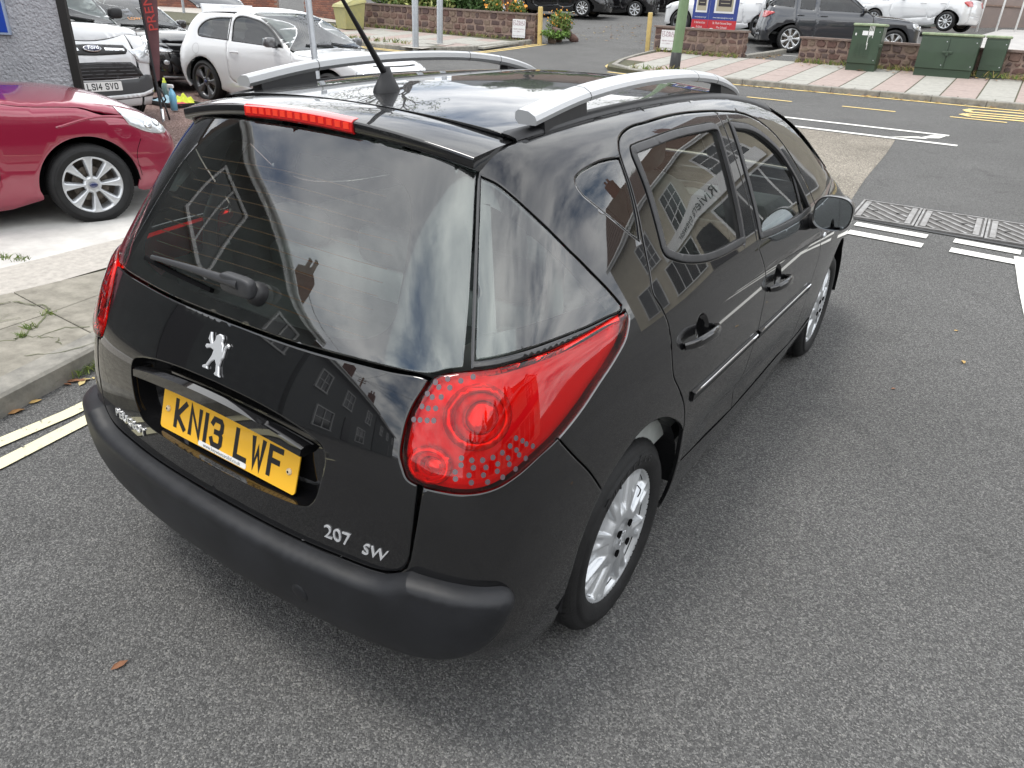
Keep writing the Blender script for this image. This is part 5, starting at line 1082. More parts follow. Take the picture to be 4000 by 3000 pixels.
c.front('bumper_lip', [(.2, .27), (.62, .29), (.62, .262), (.2, .245)], M_silv, .008, both=True)
P, n = c.H.at(c.um-.0001, .40, .015)
for txt, yy, sz in (('LOW MILES', 1.07, .10),):
    q = c.H.top([(0, 1.72)]); n = Vector(c.H.N(q)[0]); text(txt, sz, mat('orange_print', (.75, .35, .12), .6), frame(Vector(q[0])+n*.004, (-1, 0, 0), n), c.e, ext=.0005)
# --- white hatchback with raised tailgate
bw = (-9.70, 6.22); c = Car('hatchback', 'white sporty hatchback with dark alloy wheel and its tailgate raised', (bw[0]-.76*math.sin(math.radians(3)), bw[1]+.76*math.cos(math.radians(3))), 3, M_white, wb=2.69, fo=.76, ro=.76, w=.88, h=1.42, belt=.92, bz=.94, nz=.72, cowl=2.05, wtop=1.15, rtop=-.30, R=.318, rr=.238, rim='a5', rim_mat=M_alloy_d, glassm=M_cglassd, res=.05, z=.20, track=.765)
c.body([[(.62, .42), (.72, .36), (1.98, .32), (2.02, .6), (1.97, .86), (1.8, 1.02), (1.45, 1.24), (1.15, 1.315), (.62, 1.315), (.6, .9)]], [[[(.70, .95), (.70, 1.27), (1.13, 1.27), (1.42, 1.19), (1.72, 1.0), (1.82, .91)], [(1.82, .91), (.70, .95)]], [[(.62, 1.27), (.3, 1.26), (.02, 1.20), (-.12, 1.08), (-.10, 1.0), (0, .975)], [(0, .975), (.62, .955)], [(.62, .955), (.62, 1.27)]]], tailgate=False, lampR=[(c.u(-.62)+.02, .72), (c.u(-.62)-.16, .74), (c.u(-.62)-.17, .88), (c.u(-.62)-.05, .93), (c.u(-.62)+.05, .86)], lampF=[(c.um-.42, .62), (c.um-.8, .70), (c.um-.82, .60), (c.um-.45, .55)], ar=.375)
for o in list(c.e.children):
    if o.name.startswith('tail_lamp'): o.data.materials[0] = mat('smoked_lamp', (.04, .035, .035), .15, coat=1)
c.mirror(mat('grey_mirror_shell', (.08, .08, .085), .3, coat=.6))
MB().box((0, -.45, .55), (1.1, .6, .05)).build('boot_floor', M_trimd, c.e)
fc_ = ell(c.u(-.12), .80, .075, .075); strip(c.H, np.concatenate([fc_, fc_[:1]]), .004, mat('panel_gap', (.25, .25, .26), .6), 'fuel_flap_gap', c.e, .001, .0004, 1)
blob('wheel_badge', (.765+.088, 0, .318), (.010, .06, .06), mat('badge_blue'), c.e, 2.0, n=8)
hp = bpy.data.objects.new('raised_tailgate', None); COL.objects.link(hp); hp.parent = c.e; hy, hz = c.rtop, c.h-.05; hp.location = (0, hy, hz); hp.rotation_euler = (math.radians(-78), 0, 0)
ur = .50*c.w/.86
def hatch(name, half, m, off=0, lip=.02, holes=()):
    o = panel(name, c.H, mirror_half(np.array(half)), m, hp, [mirror_half(np.array(h)) for h in holes], off=off, lip=lip, res=.05, rings=()); o.data.transform(Matrix.Translation((0, -hy, -hz))); return o
hatch('tailgate_skin', [(0, .90), (ur, .89), (ur, .55), (0, .52)], M_white); hatch('tailgate_glass', [(0, .91), (ur, .905), (ur+.03, 1.12), (ur, 1.28), (0, 1.33)], M_frit)
hatch('tailgate_inner', [(0, 1.30), (ur-.03, 1.26), (ur-.03, .56), (0, .53)], M_trimd, -.05, 0)
b = MB(); b.box((0, .03, .02), (1.06, .20, .03), bev=.012); b.build('tailgate_spoiler', M_white, hp)
MB().tube([(-.52, .12, -.05), (-.52, -.30, .20)], .010, 6).build('gas_strut', M_dark, c.e).location = (0, hy-.1, hz-.05)
# --- church car park: dark row at the back
def far_car(label, pos, deg, paint, kind, rim='a10', rim_mat=None, plate=None, glassm=None, name='parked_car', z0=.0):
    K = dict(suv=dict(wb=2.84, fo=.85, ro=.95, w=.95, h=1.70, belt=1.12, bz=1.12, nz=.88, cowl=2.25, wtop=1.35, rtop=-.65, R=.37, rr=.27, low=.30),
             saloon=dict(wb=2.84, fo=.9, ro=1.0, w=.92, h=1.46, belt=.96, bz=.96, nz=.74, cowl=2.2, wtop=1.3, rtop=.35, R=.33, rr=.24, yR=[(.12, -.85), (.3, -.97), (.6, -1.0), (.85, -.98), (.96, -.93), (1.0, -.6), (1.2, -.05), (1.42, .35), (1.5, .45)]),
             mpv=dict(wb=2.68, fo=.88, ro=.85, w=.90, h=1.64, belt=1.05, bz=1.06, nz=.80, cowl=2.25, wtop=1.35, rtop=-.6, R=.33, rr=.23),
             van=dict(wb=3.0, fo=.9, ro=1.0, w=.95, h=1.97, belt=1.2, bz=1.2, nz=.9, cowl=2.95, wtop=2.2, rtop=-.9, R=.34, rr=.24, yR=[(.12, -.9), (.3, -.98), (.6, -1.0), (1.2, -.98), (1.8, -.93), (2.0, -.9)]),
             hatch=dict(wb=2.54, fo=.80, ro=.66, w=.87, h=1.46, belt=.98, bz=.98, nz=.74, cowl=2.0, wtop=1.1, rtop=-.3, R=.31, rr=.22))[kind]
    c = Car(name, label, pos, deg, paint, rim=rim, rim_mat=rim_mat, glassm=glassm, z=g(*pos)+z0, res=.10, **K)
    b, h = c.belt, c.h; a0 = .40 if kind in ('suv', 'mpv', 'saloon', 'hatch') else .5; ym = (c.wtop+c.rtop)/2+.25; zt = h-.16
    fd = [(ym+.02, .42), (c.cowl-.08, .40), (c.cowl-.04, .7), (c.cowl-.12, b-.02), (c.wtop+.22, zt-.05), (c.wtop-.1, zt+.04), (ym+.02, zt+.045)]
    rd = [(.05, .75), (.34, .46), (ym-.02, .42), (ym-.02, zt+.045), (max(c.rtop+.35, .0), zt+.03), (.0, b+.1)]
    w1 = [[(ym+.08, b+.03), (ym+.08, zt), (c.wtop-.12, zt), (c.wtop+.15, zt-.10), (c.cowl-.28, b+.01)], [(c.cowl-.28, b+.01), (ym+.08, b+.03)]]
    w2 = [[(.12, b+.05), (max(c.rtop+.42, .16), zt-.01), (ym-.08, zt)], [(ym-.08, zt), (ym-.08, b+.03)], [(ym-.08, b+.03), (.12, b+.05)]]
    wn = [w1, w2]
    if kind in ('suv', 'mpv'): wn.append([[(c.rtop+.10, b+.12), (c.rtop+.30, zt-.03), (-.06, zt-.01)], [(-.06, zt-.01), (-.06, b+.07)], [(-.06, b+.07), (c.rtop+.10, b+.12)]])
    if kind == 'van': wn = [w1]; rd = [(.45, .45), (ym-.03, .42), (ym-.03, zt), (.45, zt)]
    ul = c.u(-c.ro)+.22
    c.body([fd, rd], wn, lampR=[(.42, b-.20), (.42, b-.06), (.60, b-.04), (.74, b-.08), (.62, b-.22)] if kind != 'van' else [(.42, .8), (.42, 1.2), (.52, 1.2), (.52, .8)], lampF=[(c.um-.45, c.nz-.10), (c.um-.75, c.nz-.04), (c.um-.92, c.nz+.03), (c.um-.90, c.nz-.08), (c.um-.6, c.nz-.17)])
    c.mirror(M_blackp)
    c.front('grille', [(0, c.nz-.08), (.36, c.nz-.09), (.32, c.nz-.24), (0, c.nz-.26)], M_grille, both=True)
    if plate: c.plate(plate, .62 if kind == 'saloon' else .78, True)
    return c
GR = 'cars in the church car park'
# ---------------------------------------------------------------- parked cars in the church car park
def by_wheel(px, deg, sg, w=.85):
    """rear-axle centre from the outer rear wheel position; sg=+1 right side seen, -1 left side seen"""
    h = math.radians(deg); return (px[0]-sg*math.sin(h)*w, px[1]+sg*math.cos(h)*w)
def fc(label, w, deg, sg, paint, kind, rim, rim_mat=None, plate=None, gm=None, z=None):
    p = by_wheel(w, deg, sg); c = far_car(label, p, deg, paint, kind, rim, rim_mat, plate, gm); c.e.location.z = w[2]; c.e['group'] = GR; return c
c = fc('dark grey off-road car with tan cream sunlit roof gone, big silver black wheels', (-4.83, 22.63, 1.12), 22, 1, M_greyp, 'suv', 'a7', M_alloy_b, gm=M_cglassd); c.e['label'] = 'dark grey off-road car with large two tone wheels behind the low stone wall'
fc('white off-road car behind the blue and red notice board', (-6.32, 24.55, 1.44), 176, -1, M_white, 'suv', 'a5', M_alloy_d, gm=M_cglassd)
fc('small white hatchback with a red tail lamp behind the big green cabinet', (-1.58, 29.84, 1.93), 165, -1, M_white, 'hatch', 'a10', M_silver, gm=M_cglassd)
fc('white car seen only by its windscreen, behind the small white hatchback', (-3.4, 33.2, 2.0), 172, -1, M_white, 'mpv', 'a8')
fc('black estate car behind the flower topped end of the left stone wall', (-19.2, 28.6, 1.70), 188, -1, M_blackp, 'suv', 'a7', M_silver, 'WJ56 KVO' if False else None)
c = fc('black saloon with a yellow rear plate, nearest in the dark row above the drive', (-14.87, 27.99, 1.83), 192, -1, M_blackp, 'saloon', 'a10', M_alloy_b, gm=M_cglassd)
fc('black people carrier in the middle of the dark row above the drive', (-13.9, 31.0, 1.90), 192, -1, M_blackp, 'mpv', 'a8', M_silver, gm=M_cglassd)
fc('black van at the right end of the dark row, behind the green lamp post', (-13.3, 34.0, 2.0), 192, -1, M_blackp, 'van', 'p8', gm=M_cglassd)
# ---------------------------------------------------------------- stone walls
M_st = [mat('stone_%d' % i, c, .85, var=tuple(x*.6 for x in c), nscale=16, bump=.6, bscale=50, bdist=.01) for i, c in enumerate([(.15, .085, .07), (.19, .12, .095), (.13, .09, .08), (.22, .16, .12), (.11, .07, .065)])]
M_mort = mat('lime_mortar', (.30, .22, .175), .9, var=(.19, .13, .11), nscale=9, bump=.5, bscale=60)
M_cop = mat('coping_stone', (.22, .165, .14), .85, var=(.13, .10, .085), nscale=8, bump=.5, bscale=50)
def stone_wall(label, p0, p1, h, th, sx=.24, sz=.17, ends=(), name='stone_wall', cop=True, back=1):
    a, b = np.array(p0, float), np.array(p1, float); L = np.linalg.norm(b-a); d = (b-a)/L; n = np.array([d[1], -d[0]])   # n = face towards the viewer
    w = empty(name, (a[0], a[1], g(*a)), 0, label, 'wall'); z0 = g(*a)
    zb = lambda s: g(*(a+d*s))+.05-z0
    V = []; F = []; k = max(2, int(L/1.2)+1)
    for s in np.linspace(0, L, k):
        for o, zz in ((0, -.2), (0, h), (th, h), (th, -.2)): q = d*s-n*o; V.append((q[0], q[1], zb(s)+zz))
    for i in range(k-1): F += [(i*4+j, i*4+(j+1) % 4, i*4+4+(j+1) % 4, i*4+4+j) for j in range(4)]
    F += [(3, 2, 1, 0), tuple(4*(k-1)+j for j in range(4))]; mk('wall_core', V, F, M_mort, w)
    def face(o, dd, nn, LL, s0):
        nz = max(2, int(round(h/sz))); rows = np.linspace(0, h, nz+1); rows[1:-1] += rng.normal(0, sz*.12, nz-1); prev = None; cnt = 0
        for r in range(nz):
            s = 0
            while s < LL-.05:
                ln = min(LL-s, sx*(.55+.95*rng.random())); ln = LL-s if LL-s-ln < .08 else ln
                c = [(s, rows[r]), (s+ln/2, rows[r]), (s+ln, rows[r]), (s+ln, (rows[r]+rows[r+1])/2), (s+ln, rows[r+1]), (s+ln/2, rows[r+1]), (s, rows[r+1]), (s, (rows[r]+rows[r+1])/2)]
                P = inset(np.array(c), .012+.008*rng.random()); cc = P.mean(0); P = P+rng.normal(0, .013, P.shape); P[[0, 2, 4, 6]] = cc+(P[[0, 2, 4, 6]]-cc)*(.78+.2*rng.random((4, 1)))
                Q = cc+(P-cc)*.80; pr = .012+.02*rng.random(); VV = []
                for PP, off in ((P, -.004), (P*.5+Q*.5, pr*.7), (Q, pr)):
                    for sx_, zz in PP: q = o+dd*sx_+nn*off; VV.append((q[0], q[1], zb(min(max(0, s0+sx_ if s0 is not None else 0), L))+zz))
                FF = [(i, (i+1) % 8, 8+(i+1) % 8, 8+i) for i in range(8)]+[(8+i, 8+(i+1) % 8, 16+(i+1) % 8, 16+i) for i in range(8)]+[tuple(range(16, 24))]
                mk('stone', VV, FF, M_st[int(rng.integers(5))], w); s += ln; cnt += 1
    face(np.zeros(2), d, n, L, 0)
    for e in ends:
        if e == 1: face(d*L, -n, d, th, None)
        else: face(-n*th, n, -d, th, None)
    if cop:
        s = -.05
        while s < L+.04:
            ln = min(.9, L+.05-s); V = []
            for q_, zz in ((s+.004, 0), (s+ln-.004, 0)):
                for o, hh in ((.05, h), (.05, h+.045), (-th-.05, h+.05), (-th-.05, h)): q = d*q_+n*o; V.append((q[0], q[1], zb(min(max(q_, 0), L))+hh))
            mk('coping', V, [(0, 1, 2, 3)][::-1]+[(4, 5, 6, 7), (0, 4, 5, 1), (1, 5, 6, 2), (2, 6, 7, 3), (3, 7, 4, 0)], M_cop, w); s += ln
    return w
w1 = stone_wall('low stone wall with a church sign, behind the green lamp post', (-7.58, 19.05), (-5.12, 19.2), .64, .40, ends=(1,))
w2 = stone_wall('low stone wall running behind the green cabinets', (-3.66, 19.25), (3.2, 18.35), .58, .34, ends=(0,), sx=.22, sz=.15)
w3 = stone_wall('long stone wall on the left, between the grit bin and the drive', (-18.2, 18.05), (-11.35, 18.75), .72, .36, ends=(1,), sx=.25, sz=.16)
# loose rocks at the drive's edge
for i in range(9):
    x, y, z, s = -11.2+rng.random()*.35, 19.3+rng.random()*1.1, 0, .14+.12*rng.random(); z = g(x, y)+.08+.13*(i % 3)
    o = blob('rockery_stone', (x, y, z), (s*1.4, s, s), M_st[i % 5] if i != 4 else mat('pale_rock', (.5, .45, .42), .8, noise=.3), None, 3, rot=(rng.random(), rng.random(), rng.random()*3), n=5); tag(o, 'pale pinkish rock on top of the pile by the left yellow post' if i == 4 else 'brown rock in the pile beside the left yellow post', 'rock', 'rocks beside the drive')
# ---------------------------------------------------------------- signs on the walls
M_sign = mat('sign_white', (.72, .72, .72), .45, noise=.05); M_maroon = mat('maroon_print', (.20, .05, .09), .5)
def church_sign(label, c, n, w, h):
    e = empty('church_sign', c, 0, label, 'sign'); M = frame((0, 0, 0), (-n[1], n[0], 0), n)
    def put(o): o.matrix_local = M @ o.matrix_local; return o
    put(MB().prism(rsec(w, h, .012), 0, .008).build('sign_board', M_sign, e))
    for t, y, s in (("ST PAUL'S", .36, .19), ('CHURCH', .22, .19), ('PERMIT PARKING', -.04, .095), ('ONLY', -.17, .095), ('EXCEPT CHURCH & HALL USERS', -.40, .055)):
        text(t, s*h, M_maroon, M @ Matrix.Translation((0, y*h, .0088)), e, ext=.0004, sx=min(1.25, 1.0))
    for s in (-1, 1): put(MB().box((s*w*.30, -.17*h, .009), (w*.22, .004, .001)).build('rule', M_maroon, e))
church_sign('white church parking sign on the wall right of the drive', (-7.16, 19.035, 1.31), (.06, -1, 0), .44, .50)
church_sign('white church parking sign on the end of the long left wall', (-11.86, 18.655, 1.38), (.10, -1, 0), .44, .50)
# yellow timber posts
for lb, x, y in (('yellow timber post on the left side of the drive', -11.15, 18.75), ('yellow timber post on the right side of the drive', -7.98, 19.55)):
    e = empty('timber_post', (x, y, g(x, y)), .2, lb, 'post'); e.rotation_euler = (.02, -.03, .2)
    MB().box((0, 0, .50), (.11, .11, 1.02), bev=.012).build('post', mat('yellow_timber', (.62, .47, .18), .6, var=(.50, .36, .13), nscale=12, bump=.2, bscale=30), e)
    MB().box((0, 0, 1.013), (.09, .09, .01)).build('post_top', mat('post_top_pale', (.62, .55, .36), .6), e)  # top face in a paler yellow than the post below
# green lamp post
e = empty('lamp_post', (-5.56, 15.77, g(-5.56, 15.77)+.09), 0, 'pale green lamp post with a small number plate and black foot', 'lamp post'); e.rotation_euler = (0, .012, 0)
MB().lathe([(.115, .38), (.113, 1.5), (.108, 2.6), (.085, 2.7), (.06, 6.5)], 20).build('column', mat('lamp_post_green', (.16, .24, .12), .5, coat=.2, var=(.13, .20, .10), nscale=5), e, True)
MB().lathe([(.125, 0), (.12, .38), (.115, .382)], 20).build('foot', mat('black_tar_paint', (.012, .012, .012), .5, noise=.3, bump=.3), e, True)
MB().tube([(0, 0, 6.4), (0, -.1, 6.8), (0, -.6, 7.0), (0, -1.3, 7.02)], .035, 8).build('arm', mat('lamp_post_green'), e, True); blob('lantern', (0, -1.5, 6.98), (.24, .6, .14), M_silver, e)
pl_ = MB().box((0, 0, 0), (.10, .004, .19)).build('number_tag', M_sign, e); nrm = Vector((.42, -.9, 0)).normalized(); pl_.matrix_local = Matrix.Translation(nrm*.116+Vector((0, 0, 1.72))) @ Matrix.Rotation(math.atan2(nrm.x, -nrm.y), 4, 'Z')
for t, z in (('5', 1.765), ('8', 1.675)): text(t, .095, M_blk, frame(nrm*.1185+Vector((0, 0, z)), (-nrm.y, nrm.x, 0), nrm), e, 'digit', ext=.0004)
# galvanised sign posts
M_galv = mat('galvanised_steel', (.42, .44, .46), .45, metal=.5, var=(.33, .35, .37), nscale=14)
def steel_post(label, x, y, z, h, r=.057, lean=(0, 0)):
    e = empty('sign_post', (x, y, z), 0, label, 'post', 'grey metal posts'); e.rotation_euler = (lean[0], lean[1], 0); MB().lathe([(r, -.1), (r, h), (r*.9, h+.01), (0, h+.012)], 16).build('post', M_galv, e, True); return e
e1 = steel_post('left of the pair of grey metal posts before the long left wall', -12.68, 14.83+.0, g(-12.68, 14.83)+.09, 3.2, .085)
e2 = steel_post('right of the pair of grey metal posts before the long left wall', -12.84, 16.07, g(-12.84, 16.07)+.09, 3.2, .085)
for e_ in (e1, e2): MB().box((0, -.08, 2.75), (1.1, .012, .55)).build('sign_panel', M_sign, e_) if e_ is e1 else None
for x, y in ((-12.68, 14.83), (-12.84, 16.07)): tag(drape('footing_%s' % ('a' if y < 15 else 'b') if False else 'concrete_footing', [(x-.35, y-.25), (x+.4, y-.2), (x+.35, y+.25), (x-.3, y+.3)], M_concl, .105, .3), kind='structure')
steel_post('leaning grey metal post in front of the white hatchback', -5.50, 4.74, .10, 2.6, .037, (-.045, -.115))
# no-through-road sign on its post, far left
e = empty('road_sign', (-26.2, 17.1, g(-26.2, 17.1)), 0, 'small blue no through road sign beside a grey post at far left', 'sign'); M = frame((0, 0, 0), (.83, .556, 0), (.556, -.83, 0))
MB().lathe([(.05, 0), (.05, 1.6)], 10).build('post', M_galv, e, True)
for nm, x, w, h, m, o, z in (('sign_panel', -.62, .26, .30, mat('sign_blue', (.02, .07, .30), .4), .06, 1.0), ('arrow_bar', -.62, .05, .18, M_sign, .068, .97), ('arrow_head', -.62, .16, .06, mat('sign_red', (.45, .02, .03), .4), .068, 1.07), ('street_name_panel', -1.18, .75, .24, M_sign, .05, 1.02)):
    b = MB().box((0, 0, 0), (w, h, .006)).build(nm, m, e); b.matrix_local = Matrix.Translation((0, 0, z-.22)) @ M @ Matrix.Translation((x+.36, 0, o))
text('E', .20, M_blk, Matrix.Translation((0, 0, .80)) @ M @ Matrix.Translation((-.62, 0, .055)), e, ext=.0004)
# church notice board: two hinged panels on posts
e = empty('notice_board', (-6.70, 20.62, g(-6.7, 20.62)), 0, 'blue and red church notice board with two folded panels above the wall', 'notice board')
M_blue = mat('board_blue', (.02, .045, .24), .4, coat=.3); M_redb = mat('board_red', (.50, .02, .03), .4, coat=.3); M_notice = mat('notice_gold', (.40, .36, .26), .5); M_ndark = mat('notice_dark', (.03, .025, .03), .5)
def board(p, q, lines):
    P, Q = Vector((p[0], p[1], 0)), Vector((q[0], q[1], 0)); r = (Q-P); w = r.length; r.normalize(); n = Vector((r.y, -r.x, 0)); M = frame((P+Q)/2, r, n)
    def pl(nm, x, z, ww, hh, m, o, th=.01): b = MB().box((0, 0, 0), (ww, hh, th)).build(nm, m, e); b.matrix_local = M @ Matrix.Translation((x, z, o)); return b
    pl('backboard', 0, 1.33, w, 1.75, M_blue, 0, .03); pl('lower_panel', 0, .66, w*.998, .42, M_redb, .018)
    pl('case_frame', 0, 1.50, w*.70, .90, M_sign, .020, .02); pl('case_notice', 0, 1.50, w*.58, .80, M_notice, .031, .004); pl('case_sheet', 0, 1.52, w*.46, .60, M_ndark, .0345, .003)
    for k in range(5): pl('sheet_line', 0, 1.30+.09*k, w*.32, .016, M_notice, .037, .002)
    for t, z, s, m in (('www.stpaulspaignton.org.uk', .935, .055, M_sign), ('St. Pauls Second Steps', .795, .085, M_sign), ('Pre School', .685, .085, M_sign)): text(t, s, m, M @ Matrix.Translation((0, z, .025)), e, ext=.0006, sx=w*.86/(len(t)*s*.52) if t[0] != 'P' else w/.86*.85)
    o = MB().lathe([(.10, 0), (.10, .004), (0, .0045)], 24).build('roundel', M_sign, e); o.matrix_local = M @ Matrix.Translation((-w*.36, .565, .024))
    o = MB().lathe([(.045, 0), (.04, .003), (0, .0035)], 16).build('roundel_mark', mat('acorn_gold', (.62, .36, .04), .5), e); o.matrix_local = M @ Matrix.Translation((-w*.36, .565, .0285)) @ Matrix.Diagonal((1, .8, 1, 1))
    for z, a in ((.60, .12), (.54, .38), (.495, .46)): pl('small_print', w*.48-w*a/2, z, w*a, .016, M_sign, .0245, .002)
z0 = g(-6.7, 20.62)
board((-.40, -.22), (0, 0), 0); board((.006, .006), (.68, .46), 0)
for x, y in ((.2, .2), (.55, .42), (-.3, -.1)): MB().box((x, y, .2), (.09, .09, .6)).build('leg', M_concl, e)
# green roadside cabinets
M_cab = mat('cabinet_green', (.035, .065, .035), .5, coat=.15, var=(.028, .05, .028), nscale=3, bump=.05, bscale=60); M_cabt = mat('cabinet_top_pale', (.33, .38, .25), .7, var=(.18, .25, .14), nscale=10)  # lids get a much paler, mottled green than the cases
def cabinet(label, x0, x1, y, h, dp, doors, louvre=0, yaw=0):
    w = x1-x0; e = empty('street_cabinet', ((x0+x1)/2, y, g((x0+x1)/2, y)+.09), yaw, label, 'cabinet')
    MB().box((0, dp/2, .07), (w*.98, dp*.95, .16)).build('plinth', M_cab, e); MB().box((0, dp/2, .15+(h-.21)/2), (w, dp, h-.21), bev=.012).build('case', M_cab, e)
    MB().box((0, dp/2, h-.03), (w+.05, dp+.05, .055), bev=.015).build('lid', M_cabt, e)
    for k in range(doors):
        dw = w/doors; xx = -w/2+dw*(k+.5); d = MB().box((xx, -.008, .15+(h-.24)/2), (dw-.02, .018, h-.27), bev=.004).build('door', M_cab, e)
        for zz in (.24, h-.17): MB().lathe([(.012, 0), (.010, .006), (0, .007)], 8, 'y').build('lock', M_silver, d, loc=(xx+dw*.40, -.018, zz), rot=(0, 0, PI))
        if louvre:
            for c_ in range(4):
                for r_ in range(9): MB().box((xx-.17+.085*c_, -.018, .30+.034*r_), (.062, .008, .012)).build('louvre', M_cab, d)
    return e
ca = cabinet('tall narrow green cabinet with white bird mess and a parcel of stickers', -2.27, -1.63, 18.16, 1.00, .42, 1, 1); ca['label'] = 'tall narrow green cabinet with louvres, streaked with white paint'
for x, z, w, h in ((-.05, .80, .12, .09), (.08, .80, .10, .085)): MB().box((x, -.0195, z), (w, .002, h)).build('sticker', M_sign, ca)
M_paintw = mat('white_splash', (.75, .75, .72), .5)
for x, z0_, z1_ in ((.03, .55, .95), (.06, .72, .95), (.09, .78, .95), (.12, .70, .95), (.045, .46, .60)): MB().box((x, -.0215, (z0_+z1_)/2), (.010, .002, z1_-z0_)).build('paint_drip', M_paintw, ca)
MB().box((.06, .08, 1.000), (.22, .14, .004)).build('paint_splash', M_paintw, ca); MB().box((-.24, -.0195, .77), (.04, .002, .05), .4).build('sticker', M_sign, ca); MB().box((.33, .02, .55), (.06, .10, .07), bev=.008).build('hasp', M_cab, ca)
cb = cabinet('wide double door green cabinet by the low stone wall', -.81, .34, 18.16, .88, .50, 2); MB().box((-.0, -.03, .50), (.20, .03, .045), bev=.006).build('handle', M_cab, cb); MB().box((0, -.045, .48), (.05, .02, .09), bev=.004).build('padlock', M_cab, cb)
cc = cabinet('small green cabinet joined to the right of the wide one', .42, .86, 18.45, .86, .40, 1); MB().box((.0, -.018, .42), (.24, .008, .30)).build('door_panel', M_cab, cc)
# yellow grit bin
e = empty('grit_bin', (-17.55, 17.25, g(-17.55, 17.25)+.09), -.35, 'faded yellow grit bin standing at the left end of the stone wall', 'bin'); M_bin = mat('grit_bin_yellow', (.36, .33, .13), .7, var=(.28, .27, .13), nscale=9, bump=.1)
MB().add([(-.36, -.30, 0), (.36, -.30, 0), (.36, .30, 0), (-.36, .30, 0), (-.44, -.36, .62), (.44, -.36, .62), (.44, .36, .78), (-.44, .36, .78)], [(3, 2, 1, 0), (0, 1, 5, 4), (1, 2, 6, 5), (2, 3, 7, 6), (3, 0, 4, 7), (4, 5, 6, 7)]).build('body', M_bin, e)
MB().add([(-.47, -.40, .62), (.47, -.40, .62), (.47, .40, .80), (-.47, .40, .80), (-.44, -.36, .70), (.44, -.36, .70), (.36, .12, .90), (-.36, .12, .90), (.44, .38, .86), (-.44, .38, .86)], [(3, 2, 1, 0), (0, 1, 5, 4), (4, 5, 6, 7), (7, 6, 8, 9), (1, 2, 8, 6), (1, 6, 5), (3, 0, 7, 9), (0, 4, 7), (2, 3, 9, 8)]).build('lid', M_bin, e)
MB().box((-.18, -.345, .36), (.22, .01, .24)).build('label', mat('bin_label_orange', (.60, .32, .03), .5), e).rotation_euler = (-.10, 0, 0)
# wooden A-frame trestles behind the long wall
M_wood = mat('brown_timber', (.26, .12, .06), .7, var=(.19, .085, .045), nscale=9)
for i, (x, y) in enumerate(((-16.0, 20.4), (-13.6, 20.5))):
    e = empty('wooden_trestle', (x, y, g(x, y)+.1), .5, ['left wooden trestle behind the long stone wall', 'right wooden trestle behind the long stone wall'][i], 'trestle', 'wooden trestles behind the wall')
    for dx, dy in ((-.28, -.1), (.28, -.1), (0, .3)): MB().tube([(dx, dy, 0), (dx*.08, dy*.1, 1.75)], .05, 4).build('leg', M_wood, e)
    MB().box((0, 0, 1.7), (.5, .08, .10)).build('top_rail', M_wood, e)
# brick wall on the far left with individual bricks
M_bk = [mat('brick_%d' % i, c, .85, noise=.3, nscale=30) for i, c in enumerate([(.22, .085, .055), (.26, .11, .07), (.17, .075, .055)])]
bk_me = []
for m in M_bk: o = MB().box((0, 0, 0), (.215, .10, .065), bev=.006).build('b', m); bk_me.append(o.data); bpy.data.objects.remove(o)
def brick_wall(label, p0, p1, h, zoff=0, maxb=300, xr=None):
    a, b = np.array(p0, float), np.array(p1, float); L = np.linalg.norm(b-a); d = (b-a)/L; z0 = min(g(*a), g(*b))+zoff; yaw = math.atan2(d[1], d[0])
    e = empty('brick_wall', (a[0], a[1], z0), yaw, label, 'wall'); MB().box((L/2, .06, h/2-.1), (L, .10, h+.2)).build('mortar_core', M_mort, e); MB().box((L/2, .06, h+.03), (L+.06, .22, .06)).build('coping', M_cop, e); n = 0
    for r in range(int(h/.075)):
        x = (.1125 if r % 2 else 0)+.11
        while x < L-.1 and n < maxb:
            if xr is None or xr[0] < x < xr[1]: inst('brick', bk_me[int(rng.integers(3))], e, (x, .04, .04+.075*r)); n += 1
            x += .225
    return e
brick_wall('brown brick wall left of the grit bin', (-23.4, 20.6), (-19.0, 19.1), 1.05)
brick_wall('red brick wall at the far left behind the small black hatchback', (-31, 17.6), (-24.5, 20.2), 1.1)
tag(drape('left_verge', [(-34, 15.6), (-19.5, 18.6), (-19.2, 19.0), (-24, 20.4), (-34, 17.0)], M_concl, .09, .8), kind='structure')
# far right: brown rendered wall behind white slender posts
M_rend = mat('brown_render', (.30, .235, .21), .9, var=(.24, .20, .185), nscale=2.5)
e = empty('rendered_wall', (3.2, 38.2, 2.0), .62, 'brown rendered wall with a vent behind the white posts', 'wall'); MB().box((0, 0, 1.6), (14, .3, 3.6)).build('wall_face', M_rend, e); MB().box((0, -.17, .95), (14, .04, .05)).build('band_course', M_mort, e)
for k in range(4): MB().box((-2.9+.28*k, -.18, .45), (.24, .05, .18)).build('vent', M_dark, e)
for i in range(6):
    x, y = -1.95+.60*i, 32.4+.36*i; p = empty('white_post', (x, y, g(x, y)-.5), 0, '%s slender white post from the left before the brown rendered wall' % ['first', 'second', 'third', 'fourth', 'fifth', 'sixth'][i], 'post', 'white posts before the rendered wall'); MB().tube([(0, 0, 0), (0, 0, 3.6)], .035, 8).build('post', M_wht, p, True)
tag(drape('upper_footway', [(-1.2, 27.5), (6, 24.0), (12, 26), (10, 36), (0, 34.6)], mat('pale_footway', (.42, .41, .40), .85, noise=.15, nscale=2), .02, 1.0), kind='structure')
kerb_run('', '', [(-5.12, 19.7), (-4.95, 21.2), (-4.8, 22.6), (-4.9, 25)], L=1.0, h=.12, name='car_park_kerb')
tag(drape('bay_line', [(-4.7, 21.7), (-1.5, 21.5), (-1.5, 21.58), (-4.7, 21.78)], M_lw, .012, .4), kind='structure')
